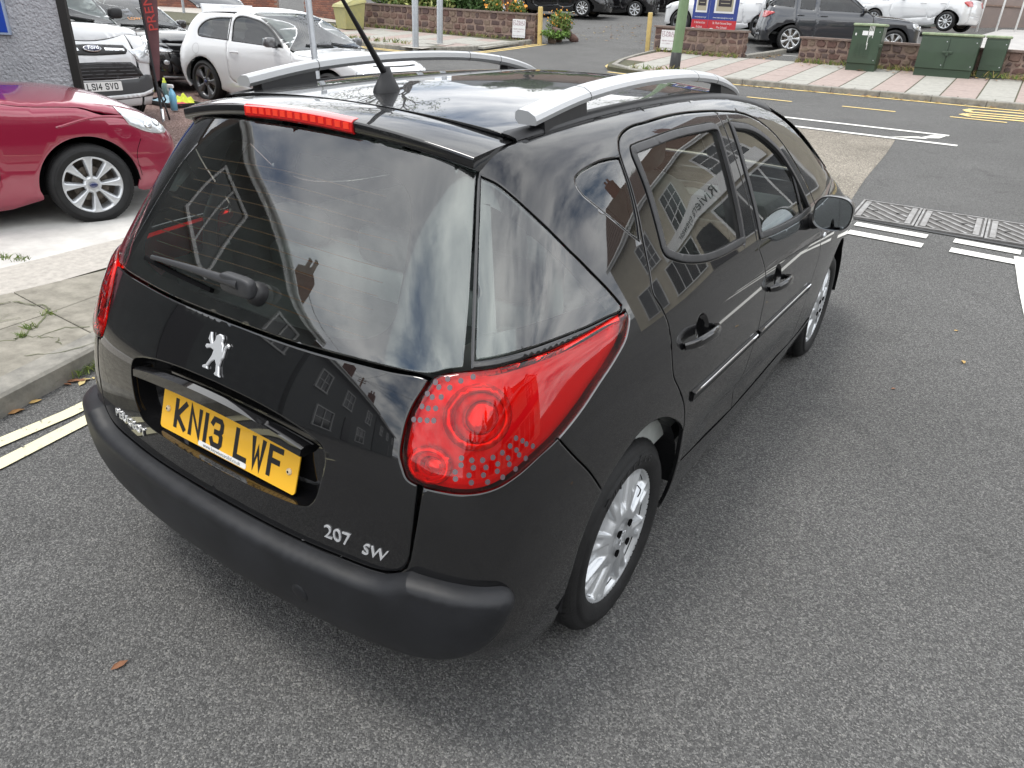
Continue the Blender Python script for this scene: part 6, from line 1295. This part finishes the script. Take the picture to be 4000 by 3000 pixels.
# ---------------------------------------------------------------- pebble-dashed building, flag, cleaning kit
M_dash = mat('pebble_dash', (.46, .47, .50), .9, var=(.36, .37, .40), nscale=2.5, bump=1.0, bscale=34, bdist=.03)
c0 = np.array((-6.85, 2.66)); d = np.array((-.80, -.60)); n_ = np.array((.60, -.80))
hb = empty('rendered_building', (c0[0], c0[1], .05), 0, 'grey pebble-dashed building with a black corner strip and blue sign', 'building')
V = []; dn = -n_
dv = np.array((-.955, .30)); P4 = [np.zeros(2), d*7.0, d*7.0+dv*1.6, dv*1.6]
MB().prism([tuple(p) for p in P4][::-1], -.1, 5.6).build('wall', M_dash, hb)
b = MB(); yaw = math.atan2(d[1], d[0]); b.box((d[0]*.03-dn[0]*.012, d[1]*.03-dn[1]*.012, 2.7), (.085, .05, 5.5), yaw); b.build('corner_strip', mat('black_timber', (.012, .011, .010), .6, bump=.3, bscale=40), hb)
M = frame((d*1.03)[:].tolist()+[1.96], (-d[0], -d[1], 0), (n_[0], n_[1], 0)); o = MB().box((0, 0, .02), (.84, 1.42, .03)).build('blue_sign', mat('sign_vivid_blue', (.01, .06, .42), .35, coat=.4), hb); o.matrix_local = M
o = MB().box((0, 0, .018), (.88, 1.46, .03)).build('sign_edge', mat('sign_edge_pale', (.35, .42, .55), .5), hb); o.matrix_local = M
MB().prism([tuple(p) for p in [np.array(P4[0])-d*.1+n_*.2, P4[1]+d*.1+n_*.2, P4[2]+d*.1-n_*.3, P4[3]-d*.1-n_*.3]][::-1], 5.6, 5.75).build('roof', M_cop, hb)
# feather flag
fl = empty('feather_flag', (-7.6, 3.98, g(-7.6, 3.98)+.01), 0, 'dark red feather flag on a black pole in front of the small black hatchback', 'flag'); M_flag = mat('flag_maroon', (.13, .055, .06), .7, noise=.2, nscale=4)
pole = [(0, 0, 0), (-.12, .06, .6), (-.42, .18, 2.2), (-.55, .2, 3.4)]; MB().tube([(0, 0, 0), (0, 0, .30)], .018, 8).build('ground_spike', M_chrome, fl, True); MB().tube(cr(pole, 6), .017, 8).build('pole', M_blk, fl, True)
Q = cr(pole, 8); V = []; F = []
for i, p in enumerate(Q):
    t = i/(len(Q)-1)
    if p[2] < .52: continue
    w = .02+.46*((p[2]-.52)/2.9)**.8; V += [(p[0]+.01, p[1], p[2]), (p[0]+w*.5, p[1]+w*.28+.02*math.sin(9*t), p[2]+.02), (p[0]+w*.80, p[1]+w*.56, p[2]+.03)]
for i in range(len(V)//3-1): F += [(3*i, 3*i+1, 3*i+4, 3*i+3), (3*i+1, 3*i+2, 3*i+5, 3*i+4)]
f_o = mk('flag_cloth', V+[(x-.002, y+.004, z) for x, y, z in V], F+[tuple(reversed([k+len(V) for k in f])) for f in F], M_flag, fl, True)
text('PREMIER', .155, mat('flag_red_print', (.55, .06, .05), .6), Matrix.Translation((-.135, .13, 1.50)) @ frame((0, 0, 0), (-.22, .10, .97), (.53, -.84, .1)), fl, ext=.0006, sx=1.1)
MB().tube([(.02, 0, .55), (.06, -.02, .45), (.10, 0, .30), (.12, .01, .18)], .012, 6).build('strap', M_blk, fl, True); MB().tube([(.02, 0, .55), (.10, -.02, .52), (.12, 0, .42), (.05, .01, .38)], .010, 6).build('strap', M_blk, fl, True)
# cleaning tray with cloths, two bottles
gz = g(-9.8, 5.4)+.01
tr = empty('cleaning_tray', (-9.62, 5.42, gz), -.05, 'low black tray on the forecourt by the white hatchback wheel', 'tray'); b = MB(); b.box((0, 0, .012), (.95, .50, .02)); [b.box(p, q) for p, q in (((0, -.24, .03), (.95, .02, .05)), ((0, .24, .03), (.95, .02, .05)), ((-.465, 0, .03), (.02, .46, .05)), ((.465, 0, .03), (.02, .46, .05)))]; b.build('tray', M_blk, tr)
def cloth(label, x, y, sx, sy, m, hz=.09):
    n = 15; V = []; ph = rng.random()*6
    for j in range(n):
        for i in range(n):
            u, v = i/(n-1)*2-1, j/(n-1)*2-1; r = max(abs(u), abs(v)); V.append((u*sx*(1+.12*math.sin(5*v+ph)), v*sy*(1+.15*math.sin(4*u+ph)), .01+hz*(1-r**2)*(.55+.45*math.sin(6*u+ph)*math.cos(7*v+1.3*ph))))
    o = mk('cleaning_cloth', V, [(j*n+i, j*n+i+1, (j+1)*n+i+1, (j+1)*n+i) for j in range(n-1) for i in range(n-1)], m, None, True, loc=(x, y, gz+.022)); return tag(o, label, 'cloth', 'cleaning cloths in the tray')
cloth('crumpled pale blue cloth in the black tray', -9.75, 5.42, .20, .17, mat('cloth_blue', (.28, .42, .50), .9), .10); cloth('crumpled lime yellow cloth behind the blue one in the tray', -9.55, 5.60, .19, .13, mat('cloth_lime', (.55, .62, .06), .9), .14); cloth('flat red cloth at the right end of the black tray', -9.32, 5.38, .16, .15, mat('cloth_red', (.45, .05, .08), .9), .03)
def bottle(label, x, y, m, mc, h, r, trig=False):
    e = empty('bottle', (x, y, gz), .3, label, 'bottle'); MB().lathe([(0, 0), (r, 0), (r, h*.62), (r*.8, h*.74), (r*.38, h*.84), (r*.38, h*.9), (0, h*.9)], 16).build('body', m, e, True)
    if trig: MB().box((-.01, 0, h*.97), (.09, .035, .05), bev=.008).box((-.055, 0, h*.90), (.015, .02, .09)).build('trigger', mc, e)
    else: MB().lathe([(r*.62, h*.70), (r*.60, h*.86), (r*.35, h*.90), (r*.32, h), (0, h*1.01)], 14).build('cap', mc, e, True)
bottle('spray bottle of blue liquid with a white trigger beside the flag', -8.95, 5.02, mat('bottle_blue', (.20, .50, .72), .25, coat=.5), M_wht, .34, .05, True)
bottle('grey bottle with a lime yellow cap behind the cleaning tray', -10.05, 5.62, mat('bottle_grey', (.16, .24, .24), .35), mat('cap_lime', (.62, .72, .06), .4), .34, .05)
o = MB().box((0, 0, .03), (.5, .22, .03), bev=.01).build('black_mat', M_blk, None, loc=(-8.35, 3.55, g(-8.35, 3.55)+.01), rot=(0, 0, .5)); tag(o, 'flat black plastic strip lying below the van bumper', 'strip')
# ---------------------------------------------------------------- planting, weeds, leaves
M_lf = [mat('leaf_%d' % i, c, .6, spec=.3) for i, c in enumerate([(.05, .10, .025), (.08, .14, .03), (.035, .075, .02), (.16, .20, .05)])]
def leaves(name, centres, n, size, mats, par=None, flat=.4):
    """many small leaf quads round the given (centre, radii) volumes, one mesh"""
    V = []; F = []; mi = []
    tot = sum(r[0]*r[1]*r[2] for _, r in centres)
    for c, r in centres:
        for _ in range(max(4, int(n*r[0]*r[1]*r[2]/tot))):
            v = rng.normal(0, 1, 3); v /= np.linalg.norm(v); v = v*(rng.random()**.33)*np.array(r)*(.85+.3*rng.random()); p = np.array(c)+v
            a = rng.normal(0, 1, 3); a /= np.linalg.norm(a); b_ = np.cross(a, rng.normal(0, 1, 3)); b_ /= np.linalg.norm(b_)+1e-9; s = size*(.6+.8*rng.random()); k = len(V)
            V += [p-a*s, p+b_*s*flat-a*s*.1, p+a*s, p-b_*s*flat-a*s*.1]; F.append((k, k+1, k+2, k+3)); mi.append(int(rng.integers(len(mats))))
    o = mk(name, V, F, mats, par); o.data.polygons.foreach_set('material_index', mi); return o
def bush(label, x, y, rx, ry, h, n, size, mats, cat='shrub', group=None, blooms=None, z=None):
    zz = g(x, y)+.1 if z is None else z; e = empty('shrub', (x, y, zz), 0, label, cat, group); cs = []
    for k in range(9): a = rng.random()*6.28; q = rng.random()**.5; cs.append(((rx*.65*q*math.cos(a), ry*.65*q*math.sin(a), h*(.35+.4*rng.random())), (rx*.45, ry*.45, h*.38)))
    leaves('foliage', cs, n, size, mats, e)
    b = MB()
    for k in range(5): b.tube([(0, 0, 0), (rx*.3*(rng.random()-.5), ry*.3*(rng.random()-.5), h*.5), (rx*.9*(rng.random()-.5), ry*.9*(rng.random()-.5), h*.85)], [.02*h, .014*h, .006*h], 5)
    b.build('stems', M_wood, e)
    if blooms: leaves('blooms', [((0, 0, h*.72), (rx, ry, h*.4))], blooms[0], blooms[1], [blooms[2]], e, .9)
    return e
bush('variegated yellow green shrub above the long left wall', -16.3, 19.6, 1.6, .8, 1.5, 2600, .10, [M_lf[3], M_lf[1], mat('leaf_cream', (.42, .44, .16), .6)], group='shrubs behind the left wall')
bush('dark green shrub between the grit bin and the variegated shrub', -18.2, 20.2, 1.2, .9, 1.5, 2200, .08, [M_lf[1], M_lf[3], M_lf[0]], group='shrubs behind the left wall')
bush('dark evergreen shrub beside the wooden trestles', -14.7, 20.2, 1.1, .8, 1.4, 2200, .08, [M_lf[0], M_lf[2]], group='shrubs behind the left wall')
M_or = mat('orange_bloom', (.75, .32, .04), .6)
bush('orange flowering plant on top of the long left wall', -13.1, 19.1, .45, .3, .55, 700, .05, [M_lf[1], M_lf[3]], 'plant', 'flowering plants by the drive', (60, .035, M_or), z=1.62); bush('smaller orange flowering plant next to the left church sign', -12.3, 19.1, .4, .3, .45, 600, .05, [M_lf[1], M_lf[3]], 'plant', 'flowering plants by the drive', (45, .035, M_or), z=1.66)
bush('flowering plant spilling over rocks behind the left yellow post', -11.15, 19.9, .5, .7, .8, 1200, .05, [M_lf[1], M_lf[3]], 'plant', 'flowering plants by the drive', (70, .03, M_or)); bush('low green leafy clump at the foot of the rocks by the drive', -10.95, 19.35, .3, .8, .28, 800, .05, [M_lf[1], mat('leaf_bright', (.14, .26, .04), .6)], 'plant', 'flowering plants by the drive')
def tufts(name, spots, n, h, mats):
    V = []; F = []; mi = []
    for (x, y, z, r) in spots:
        for _ in range(n):
            a, q = rng.random()*6.28, r*rng.random()**.5; p = np.array((x+q*math.cos(a), y+q*math.sin(a), z)); l = h*(.4+.8*rng.random()); t = np.array((rng.normal(0, .5), rng.normal(0, .5), 1.)); t *= l/np.linalg.norm(t); b_ = rng.normal(0, 1, 3); b_[2] = 0; b_ *= .06*l/np.linalg.norm(b_); k = len(V)
            V += [p-b_, p+b_, p+t*.6+b_*.8, p+t+np.array((t[0], t[1], -.1*l))*.5, p+t*.6-b_*.8]; F.append((k, k+1, k+2, k+3, k+4)); mi.append(int(rng.integers(len(mats))))
    o = mk(name, V, F, mats); o.data.polygons.foreach_set('material_index', mi); return o
M_gr = [mat('grass_a', (.10, .17, .03), .7), mat('grass_b', (.20, .24, .06), .7), mat('grass_dry', (.34, .27, .11), .8)]
sp_ = [(x, 18.98+.02*x*0, g(x, 18.9)+.1, .06) for x in np.arange(-7.4, -5.1, .22)]+[(x, 19.05-.132*(x+3.6), g(x, 18.8)+.1, .08) for x in np.arange(-3.6, 3, .2)]+[(x, 18.0+.10*(x+18)*1.0, g(x, 18)+.1, .08) for x in np.arange(-17.8, -11.6, .3)]
sp_ += [(-6.4+.3*k, 15.35, g(-6, 15.3)+.1, .10) for k in range(5)]+[(-16+.35*k, 15.0, g(-15, 15)+.1, .12) for k in range(9)]+[(-18.6+.2*k, 17.0+.05*k, g(-18, 17)+.1, .15) for k in range(8)]
tag(tufts('pavement_weeds', sp_, 26, .15, M_gr), kind='stuff')
near_sp = [(-2.02-.05*rng.random(), -.02-.05*k, .01, .05) for k in range(9)]+[(-2.10, .10, .02, .06), (-2.66, -.39, .11, .03), (-2.5, -.12, .11, .03), (-2.62, .03, .11, .04), (-2.42, -.2, .11, .02), (-3.6, .35, .14, .05), (-3.7, .30, .14, .04), (-1.93, -.62, .0, .03)]
tag(tufts('gutter_weeds', near_sp, 40, .045, M_gr[:2]), kind='stuff')
M_dl = [mat('dead_leaf_%d' % i, c, .8) for i, c in enumerate([(.30, .16, .06), (.42, .28, .10), (.20, .09, .045), (.45, .36, .16)])]
def litter(name, spots, size, kind='stuff'):
    V = []; F = []; mi = []
    for x, y, z in spots:
        a = rng.random()*6.28; s = size*(.6+.9*rng.random()); c_, s_ = math.cos(a), math.sin(a); k = len(V); w = .45
        for u, v, hh in ((-1, 0, 0), (-.3, w, .25), (.4, w*.8, .2), (1, 0, .05), (.4, -w*.8, .3), (-.3, -w, .15)): V.append((x+s*(u*c_-v*s_), y+s*(u*s_+v*c_), z+s*hh*rng.random()))
        F.append(tuple(range(k, k+6))); mi.append(int(rng.integers(4)))
    o = mk(name, V, F, M_dl); o.data.polygons.foreach_set('material_index', mi)
    if kind: o['kind'] = kind
    return o
lit = [(-1.86-.20*rng.random()-.12*t, -.62+.9*t+.05*rng.normal(), .006) for t in rng.random(46)]
litter('gutter_leaves', lit, .024)
lit = [(x+rng.normal(0, .1), 15.0-.06+rng.normal(0, .03)-.0*x, g(x, 15)+.01) for x in np.arange(-6, 4, .09)]+[(rng.uniform(-13, -8.5), rng.uniform(21, 28), 0) for _ in range(160)]+[(rng.uniform(-5.1, -4.7), rng.uniform(19.6, 22), 0) for _ in range(50)]+[(rng.uniform(-3.4, 2.8), rng.uniform(18.1, 18.7), .1) for _ in range(70)]+[(rng.uniform(-11.9, -11.2), rng.uniform(17.2, 18.9), 0) for _ in range(40)]
litter('drive_leaves', [(x, y, (g(x, y)+(z if z == .1 else 0)+.012)) for x, y, z in lit], .05)
def leaf1(label, x, y, s, i, z=None):
    o = litter('fallen_leaf', [(x, y, (g(x, y) if z is None else z)+.006)], s, None); tag(o, label, 'leaf', 'single leaves on the road'); return o
for k, (lb, x, y, s) in enumerate((('dry curled leaf on the asphalt at lower right', 2.09, .72, .035), ('small pale leaf on the asphalt below the give way line', 1.52, 3.42, .028), ('yellowish leaf on the road right of the front wheel', 1.60, 2.95, .022), ('tiny tan leaf on the road beside the front wheel', 1.32, 2.35, .016), ('brown flattened leaf on the asphalt at lower left, below the plate', -.20, -1.02, .028), ('black speck of litter near the bottom left of the road', .35, -1.27, .018))): leaf1(lb, x, y, s, k)
# ---------------------------------------------------------------- the street behind and beside the camera (seen in the car's paint and glass)
M_dkr = mat('dark_render', (.10, .11, .11), .9, noise=.2, nscale=3, bump=.4, bscale=50); M_tile = mat('brown_tiles', (.13, .075, .05), .85, var=(.09, .055, .04), nscale=12); M_crm = mat('cream_render', (.55, .50, .40), .85, noise=.1, nscale=2); M_wgl = mat('window_glass', (.03, .035, .04), .06, spec=.8); M_tim = mat('black_timbering', (.02, .018, .016), .7)
def tile_roof(par, a, b, ze, dep, zr, m=M_tile, rows=14, name='roof'):
    """pitched roof: eave from a to b at ze, ridge dep further back at zr; stepped tile courses"""
    a, b = Vector((*a, 0)), Vector((*b, 0)); r = (b-a).normalized(); n = Vector((r.y, -r.x, 0)); V = []; F = []
    for k in range(rows):
        for t, dz in ((k/rows, .025), ((k+1)/rows, 0)):
            q = -n*(dep*t)+n*.35*(1-t); z = ze+(zr-ze)*t+dz
            V += [(a+q)[:2]+(z,), (b+q)[:2]+(z,)]
        i = 4*k; F.append((i, i+1, i+3, i+2))
        if k: F.append((i-2, i-1, i+1, i))
    k0 = len(V); q = -n*(2*dep); V += [(a+q)[:2]+(ze,), (b+q)[:2]+(ze,)]; e_ = 4*rows-2; F.append((e_, e_+1, k0+1, k0)); F += [(0, e_, k0), (1, k0+1, e_+1)]
    return mk(name, V, F, m, par)
def window(par, a, r, n, x, z, w, h, bars=(1, 1), fm=None):
    M = frame((a+r*x+Vector((0, 0, z)))+n*.0, r, n); f = bpy.data.objects.new('window', None); COL.objects.link(f); f.parent = par; f.matrix_local = M
    b = MB(); t = .07; b.box((0, h/2, .03), (w+t, t, .08)).box((0, -h/2, .04), (w+2*t, t, .12)).box((-w/2, 0, .03), (t, h-t, .08)).box((w/2, 0, .03), (t, h-t, .08))
    for k in range(bars[0]): b.box((-w/2+w*(k+1)/(bars[0]+1), 0, .02), (.05, h-t, .05))
    for k in range(bars[1]): b.box((0, -h/2+h*(k+1)/(bars[1]+1), .018), (w-t, .04, .045))
    b.build('window_frame', fm or M_wht, f); MB().box((0, 0, .005), (w-.02, h-.02, .01)).build('pane', M_wgl, f)
def house(label, a, b, he, dep, zr, wall, wins=(), doors=(), chim=(), z0=0, fascia=True):
    A, B = Vector((*a, 0)), Vector((*b, 0)); r = (B-A).normalized(); n = Vector((r.y, -r.x, 0)); e = empty('house', (0, 0, z0), 0, label, 'building', 'houses along the side street')
    P = [A, B, B-n*dep*2, A-n*dep*2]; MB().prism([(p.x, p.y) for p in P][::-1], -.6, he).build('wall', wall, e)
    ro = tile_roof(e, a, b, he, dep, zr)
    if fascia: q = (A+B)/2+n*.36; MB().box((q.x, q.y, he-.08), ((B-A).length+.3, .04, .20), math.atan2(r.y, r.x)).build('fascia', M_wht, e); MB().tube([(A+n*.42+Vector((0, 0, he))).to_tuple(), (B+n*.42+Vector((0, 0, he))).to_tuple()], .06, 8).build('gutter', M_wht, e)
    for w in wins: window(e, A, r, n, *w)
    for x, w, h in doors: o = MB().box((0, 0, .03), (w, h, .06)).build('door', mat('door_dark', (.03, .03, .035), .4), e); o.matrix_local = frame(A+r*x+Vector((0, 0, h/2)), r, n)
    for t, hh in chim: q = A.lerp(B, t)-n*dep; MB().box((q.x, q.y, zr+hh/2-.3), (.9, .6, hh+.6)).build('chimney', M_bk[0], ro); [MB().lathe([(.12, 0), (.10, .4), (.12, .42), (0, .42)], 10).build('chimney_pot', M_bk[1], ro, loc=(q.x+dx, q.y, zr+hh)) for dx in (-.2, .2)]
    return e, A, r, n
# left terrace: local x of the facade runs towards -y ... facing +x
house('dark rendered house with white upper windows on the left, behind the camera', (-6.4, -9.0), (-6.4, -1.6), 4.8, 3.2, 6.5, M_dkr, [(1.6, 3.7, 1.3, 1.2, (1, 0)), (5.6, 3.7, 1.5, 1.2, (1, 0))], [(4.4, .95, 2.1)])
house('brown tiled terrace house further back on the left of the street', (-6.6, -20.0), (-6.4, -9.3), 4.5, 3.6, 6.8, mat('grey_render', (.16, .17, .17), .9, noise=.2), [(2, 3.3, 1.2, 1.1, (1, 1)), (6, 3.3, 1.2, 1.1, (1, 1)), (9, 3.3, 1.0, 1.1, (1, 1)), (3, 1.2, 1.6, 1.4, (1, 1)), (8, 1.2, 1.6, 1.4, (1, 1))], [(5.4, .95, 2.1)], [(.1, 1.0), (.9, 1.0)])
house('last tiled house at the far end of the left terrace', (-7.4, -34.0), (-6.6, -20.4), 4.4, 3.6, 6.9, M_dkr, [(2, 3.2, 1.2, 1.1, (1, 1)), (7, 3.2, 1.2, 1.1, (1, 1)), (11, 3.2, 1.2, 1.1, (1, 1))], [(5, .95, 2.1)], [(.5, 1.0)])
# right side: half-timbered gabled shops facing -x
for i, (y0, y1) in enumerate(((4.0, -3.2), (-3.5, -10.5), (-10.8, -19))):
    e, A, r, n = house(['half timbered house on the right street corner, out of view', 'second half timbered house along the right of the street', 'third half timbered house along the right of the street'][i], (13.0, y0), (13.0, y1), 4.6, 3.5, 7.0, M_crm, [(1.5, 3.6, 1.3, 1.4, (2, 2)), (5.4, 3.6, 1.3, 1.4, (2, 2)), (2.2, 1.4, 2.6, 1.9, (2, 0)), (5.8, 1.4, 1.4, 1.9, (1, 0))], [(4.3, 1.0, 2.2)], [(.95, 1.2)])
    for x in (1.5, 5.4):
        q = A+r*x; V = []; gd = bpy.data.objects.new('gable', None); COL.objects.link(gd); gd.parent = e; M = frame(q+Vector((0, 0, 4.4))+n*.25, r, n); gd.matrix_local = M
        mk('gable_face', [(-1.25, 0, 0), (1.25, 0, 0), (0, 1.9, 0), (-1.25, 0, -1.6), (1.25, 0, -1.6), (0, 1.9, -1.6)], [(0, 1, 2), (0, 2, 5, 3), (1, 4, 5, 2)], [M_wht], gd)
        b = MB()
        for s_ in (-1, 1): b.add([(s_*1.35, -.1, .03), (s_*1.2, -.1, .03), (0, 1.75, .03), (0, 2.0, .03)], [(0, 1, 2, 3) if s_ < 0 else (3, 2, 1, 0)])
        for k in range(-4, 5): hh = 1.9*(1-abs(k*.25)/1.25)-.1; b.box((k*.25, hh/2, .02), (.07, max(.05, hh), .02))
        b.build('timbering', M_tim, gd)
    o = MB().box((0, 0, .1), (7.0, .55, .12)).build('shop_fascia', mat('shop_sign_grey', (.45, .46, .47), .5) if i else mat('shop_navy', (.02, .03, .10), .4), e); o.matrix_local = frame(A+r*3.6+Vector((0, 0, 2.75)), r, n)
# corner shop across the main road, to the right of the frame
e, A, r, n = house('cream corner shop across the main road, right of the view', (5.2, 21.6), (17, 20.6), 5.4, 4.0, 8.4, M_crm, [(1.8, 3.9, 1.4, 1.5, (2, 2)), (5.0, 3.9, 1.4, 1.5, (2, 2)), (8.5, 3.9, 1.4, 1.5, (2, 2)), (1.9, 1.5, 2.8, 2.0, (2, 0)), (6.4, 1.5, 3.0, 2.0, (3, 0)), (9.8, 1.5, 2.0, 2.0, (1, 0))], [(4.1, 1.0, 2.2)], [(.2, 1.2), (.85, 1.2)], z0=1.0)
o = MB().box((0, 0, .1), (6.5, .62, .12)).build('shop_fascia', M_wht, e); o.matrix_local = frame(A+r*4.2+Vector((0, 0, 2.95)), r, n); text('Riviera eyewear', .46, M_blk, frame(A+r*4.2+Vector((0, 0, 2.93))+n*.17, r, n), e, ext=.002)
# telegraph pole with wires
e = empty('telegraph_pole', (-10.6, -23.0, 0), 0, 'wooden telegraph pole with wires, behind the camera', 'pole'); MB().tube([(0, 0, 0), (0, 0, 8.4)], [.14, .10], 10).build('pole', M_wood, e, True)
for k in range(8): a = -.4+k*.45; MB().tube([(0, 0, 8.2), (6*math.cos(a), 6*math.sin(a), 7.4), (14*math.cos(a), 14*math.sin(a), 6.6)], .012, 4).build('wire', M_blk, e)
for s_ in (-1, 1): MB().box((0, s_*.0, 8.0-.25*(s_ > 0)), (1.0, .08, .09)).build('cross_arm', M_wood, e)
# trees in the church yard
M_bark = mat('bark', (.055, .045, .038), .9, noise=.3, nscale=8, bump=.6, bscale=30)
def tree(label, x, y, h, seed, nleaf, spread=1.0, leafm=None, trunk_h=.22):
    R = random.Random(seed); e = empty('tree', (x, y, g(x, y)-.1), R.random()*6, label, 'tree', 'trees in the church yard'); b = MB(); tips = []
    def grow(p, d, l, r, lev):
        n = 4; pts = [p]; q = p.copy(); dd = d.copy()
        for k in range(n): dd = (dd+Vector((R.gauss(0, .16), R.gauss(0, .16), R.gauss(0, .10)+.03*(lev > 0)))).normalized(); q = q+dd*(l/n); pts.append(q.copy())
        b.tube(pts, [r*(1-.45*k/n) for k in range(n+1)], 8 if lev < 2 else 5 if lev < 4 else 3, caps=False)
        if lev >= 5: tips.append(q); return
        m = 3 if lev == 0 else (2 if R.random() < .55 else 3)
        for k in range(m):
            ax = Vector((R.gauss(0, 1), R.gauss(0, 1), R.gauss(0, .5))).normalized(); nd = (dd+ax*(.75 if lev < 3 else .95)*spread).normalized()
            if nd.z < -.15: nd.z *= -.3
            grow(pts[-1] if k < 2 else pts[-2], nd, l*(.72+.18*R.random()), r*.56, lev+1)
        if lev > 2: tips.append(pts[2])
    grow(Vector((0, 0, 0)), Vector((R.gauss(0, .05), R.gauss(0, .05), 1)), h*trunk_h, h*.024, 0)
    b.build('trunk', M_bark, e, True)
    if nleaf: leaves('crown', [(t[:], (.55, .55, .45)) for t in tips], nleaf, .085, leafm or [M_lf[0], M_lf[1], M_lf[3]], e)
    return e
tree('tall thinly leaved tree in the church yard above the left wall', -17.4, 21.3, 15, 3, 2600); tree('second sparse tree in the church yard further back', -15, 41, 16, 11, 5000); tree('sparse tree at the right of the church yard', 3, 44, 14, 21, 5000)
tree('dense dark tree in the church yard behind the black cars', -27, 43, 12, 31, 16000, .9, [M_lf[0], M_lf[2]]); tree('dense dark tree at the back of the church yard', -8, 47, 12, 41, 16000, .9, [M_lf[0], M_lf[2]])
tree('street tree on the right beyond the corner shop', 13, 33, 12, 51, 9000)
hd = [((x+rng.normal(0, .3), 38+rng.normal(0, .4)+.08*(x+20), g(x, 38)+.9+rng.random()), (1.3, .9, 1.2)) for x in np.arange(-40, -5.5, 1.1)]
tag(leaves('far_hedge', hd, 16000, .15, [M_lf[0], M_lf[2], M_lf[1]]), kind='stuff')
e = empty('church_hall', (-20, 52, 3.2), .1, 'stone church hall behind the trees at the back', 'building'); MB().box((0, 0, 3), (34, 8, 7)).build('wall', M_mort, e); tile_roof(e, (-17.3, -4.0), (17.3, -4.0), 6.4, 4.2, 10, mat('slate', (.07, .075, .085), .6))
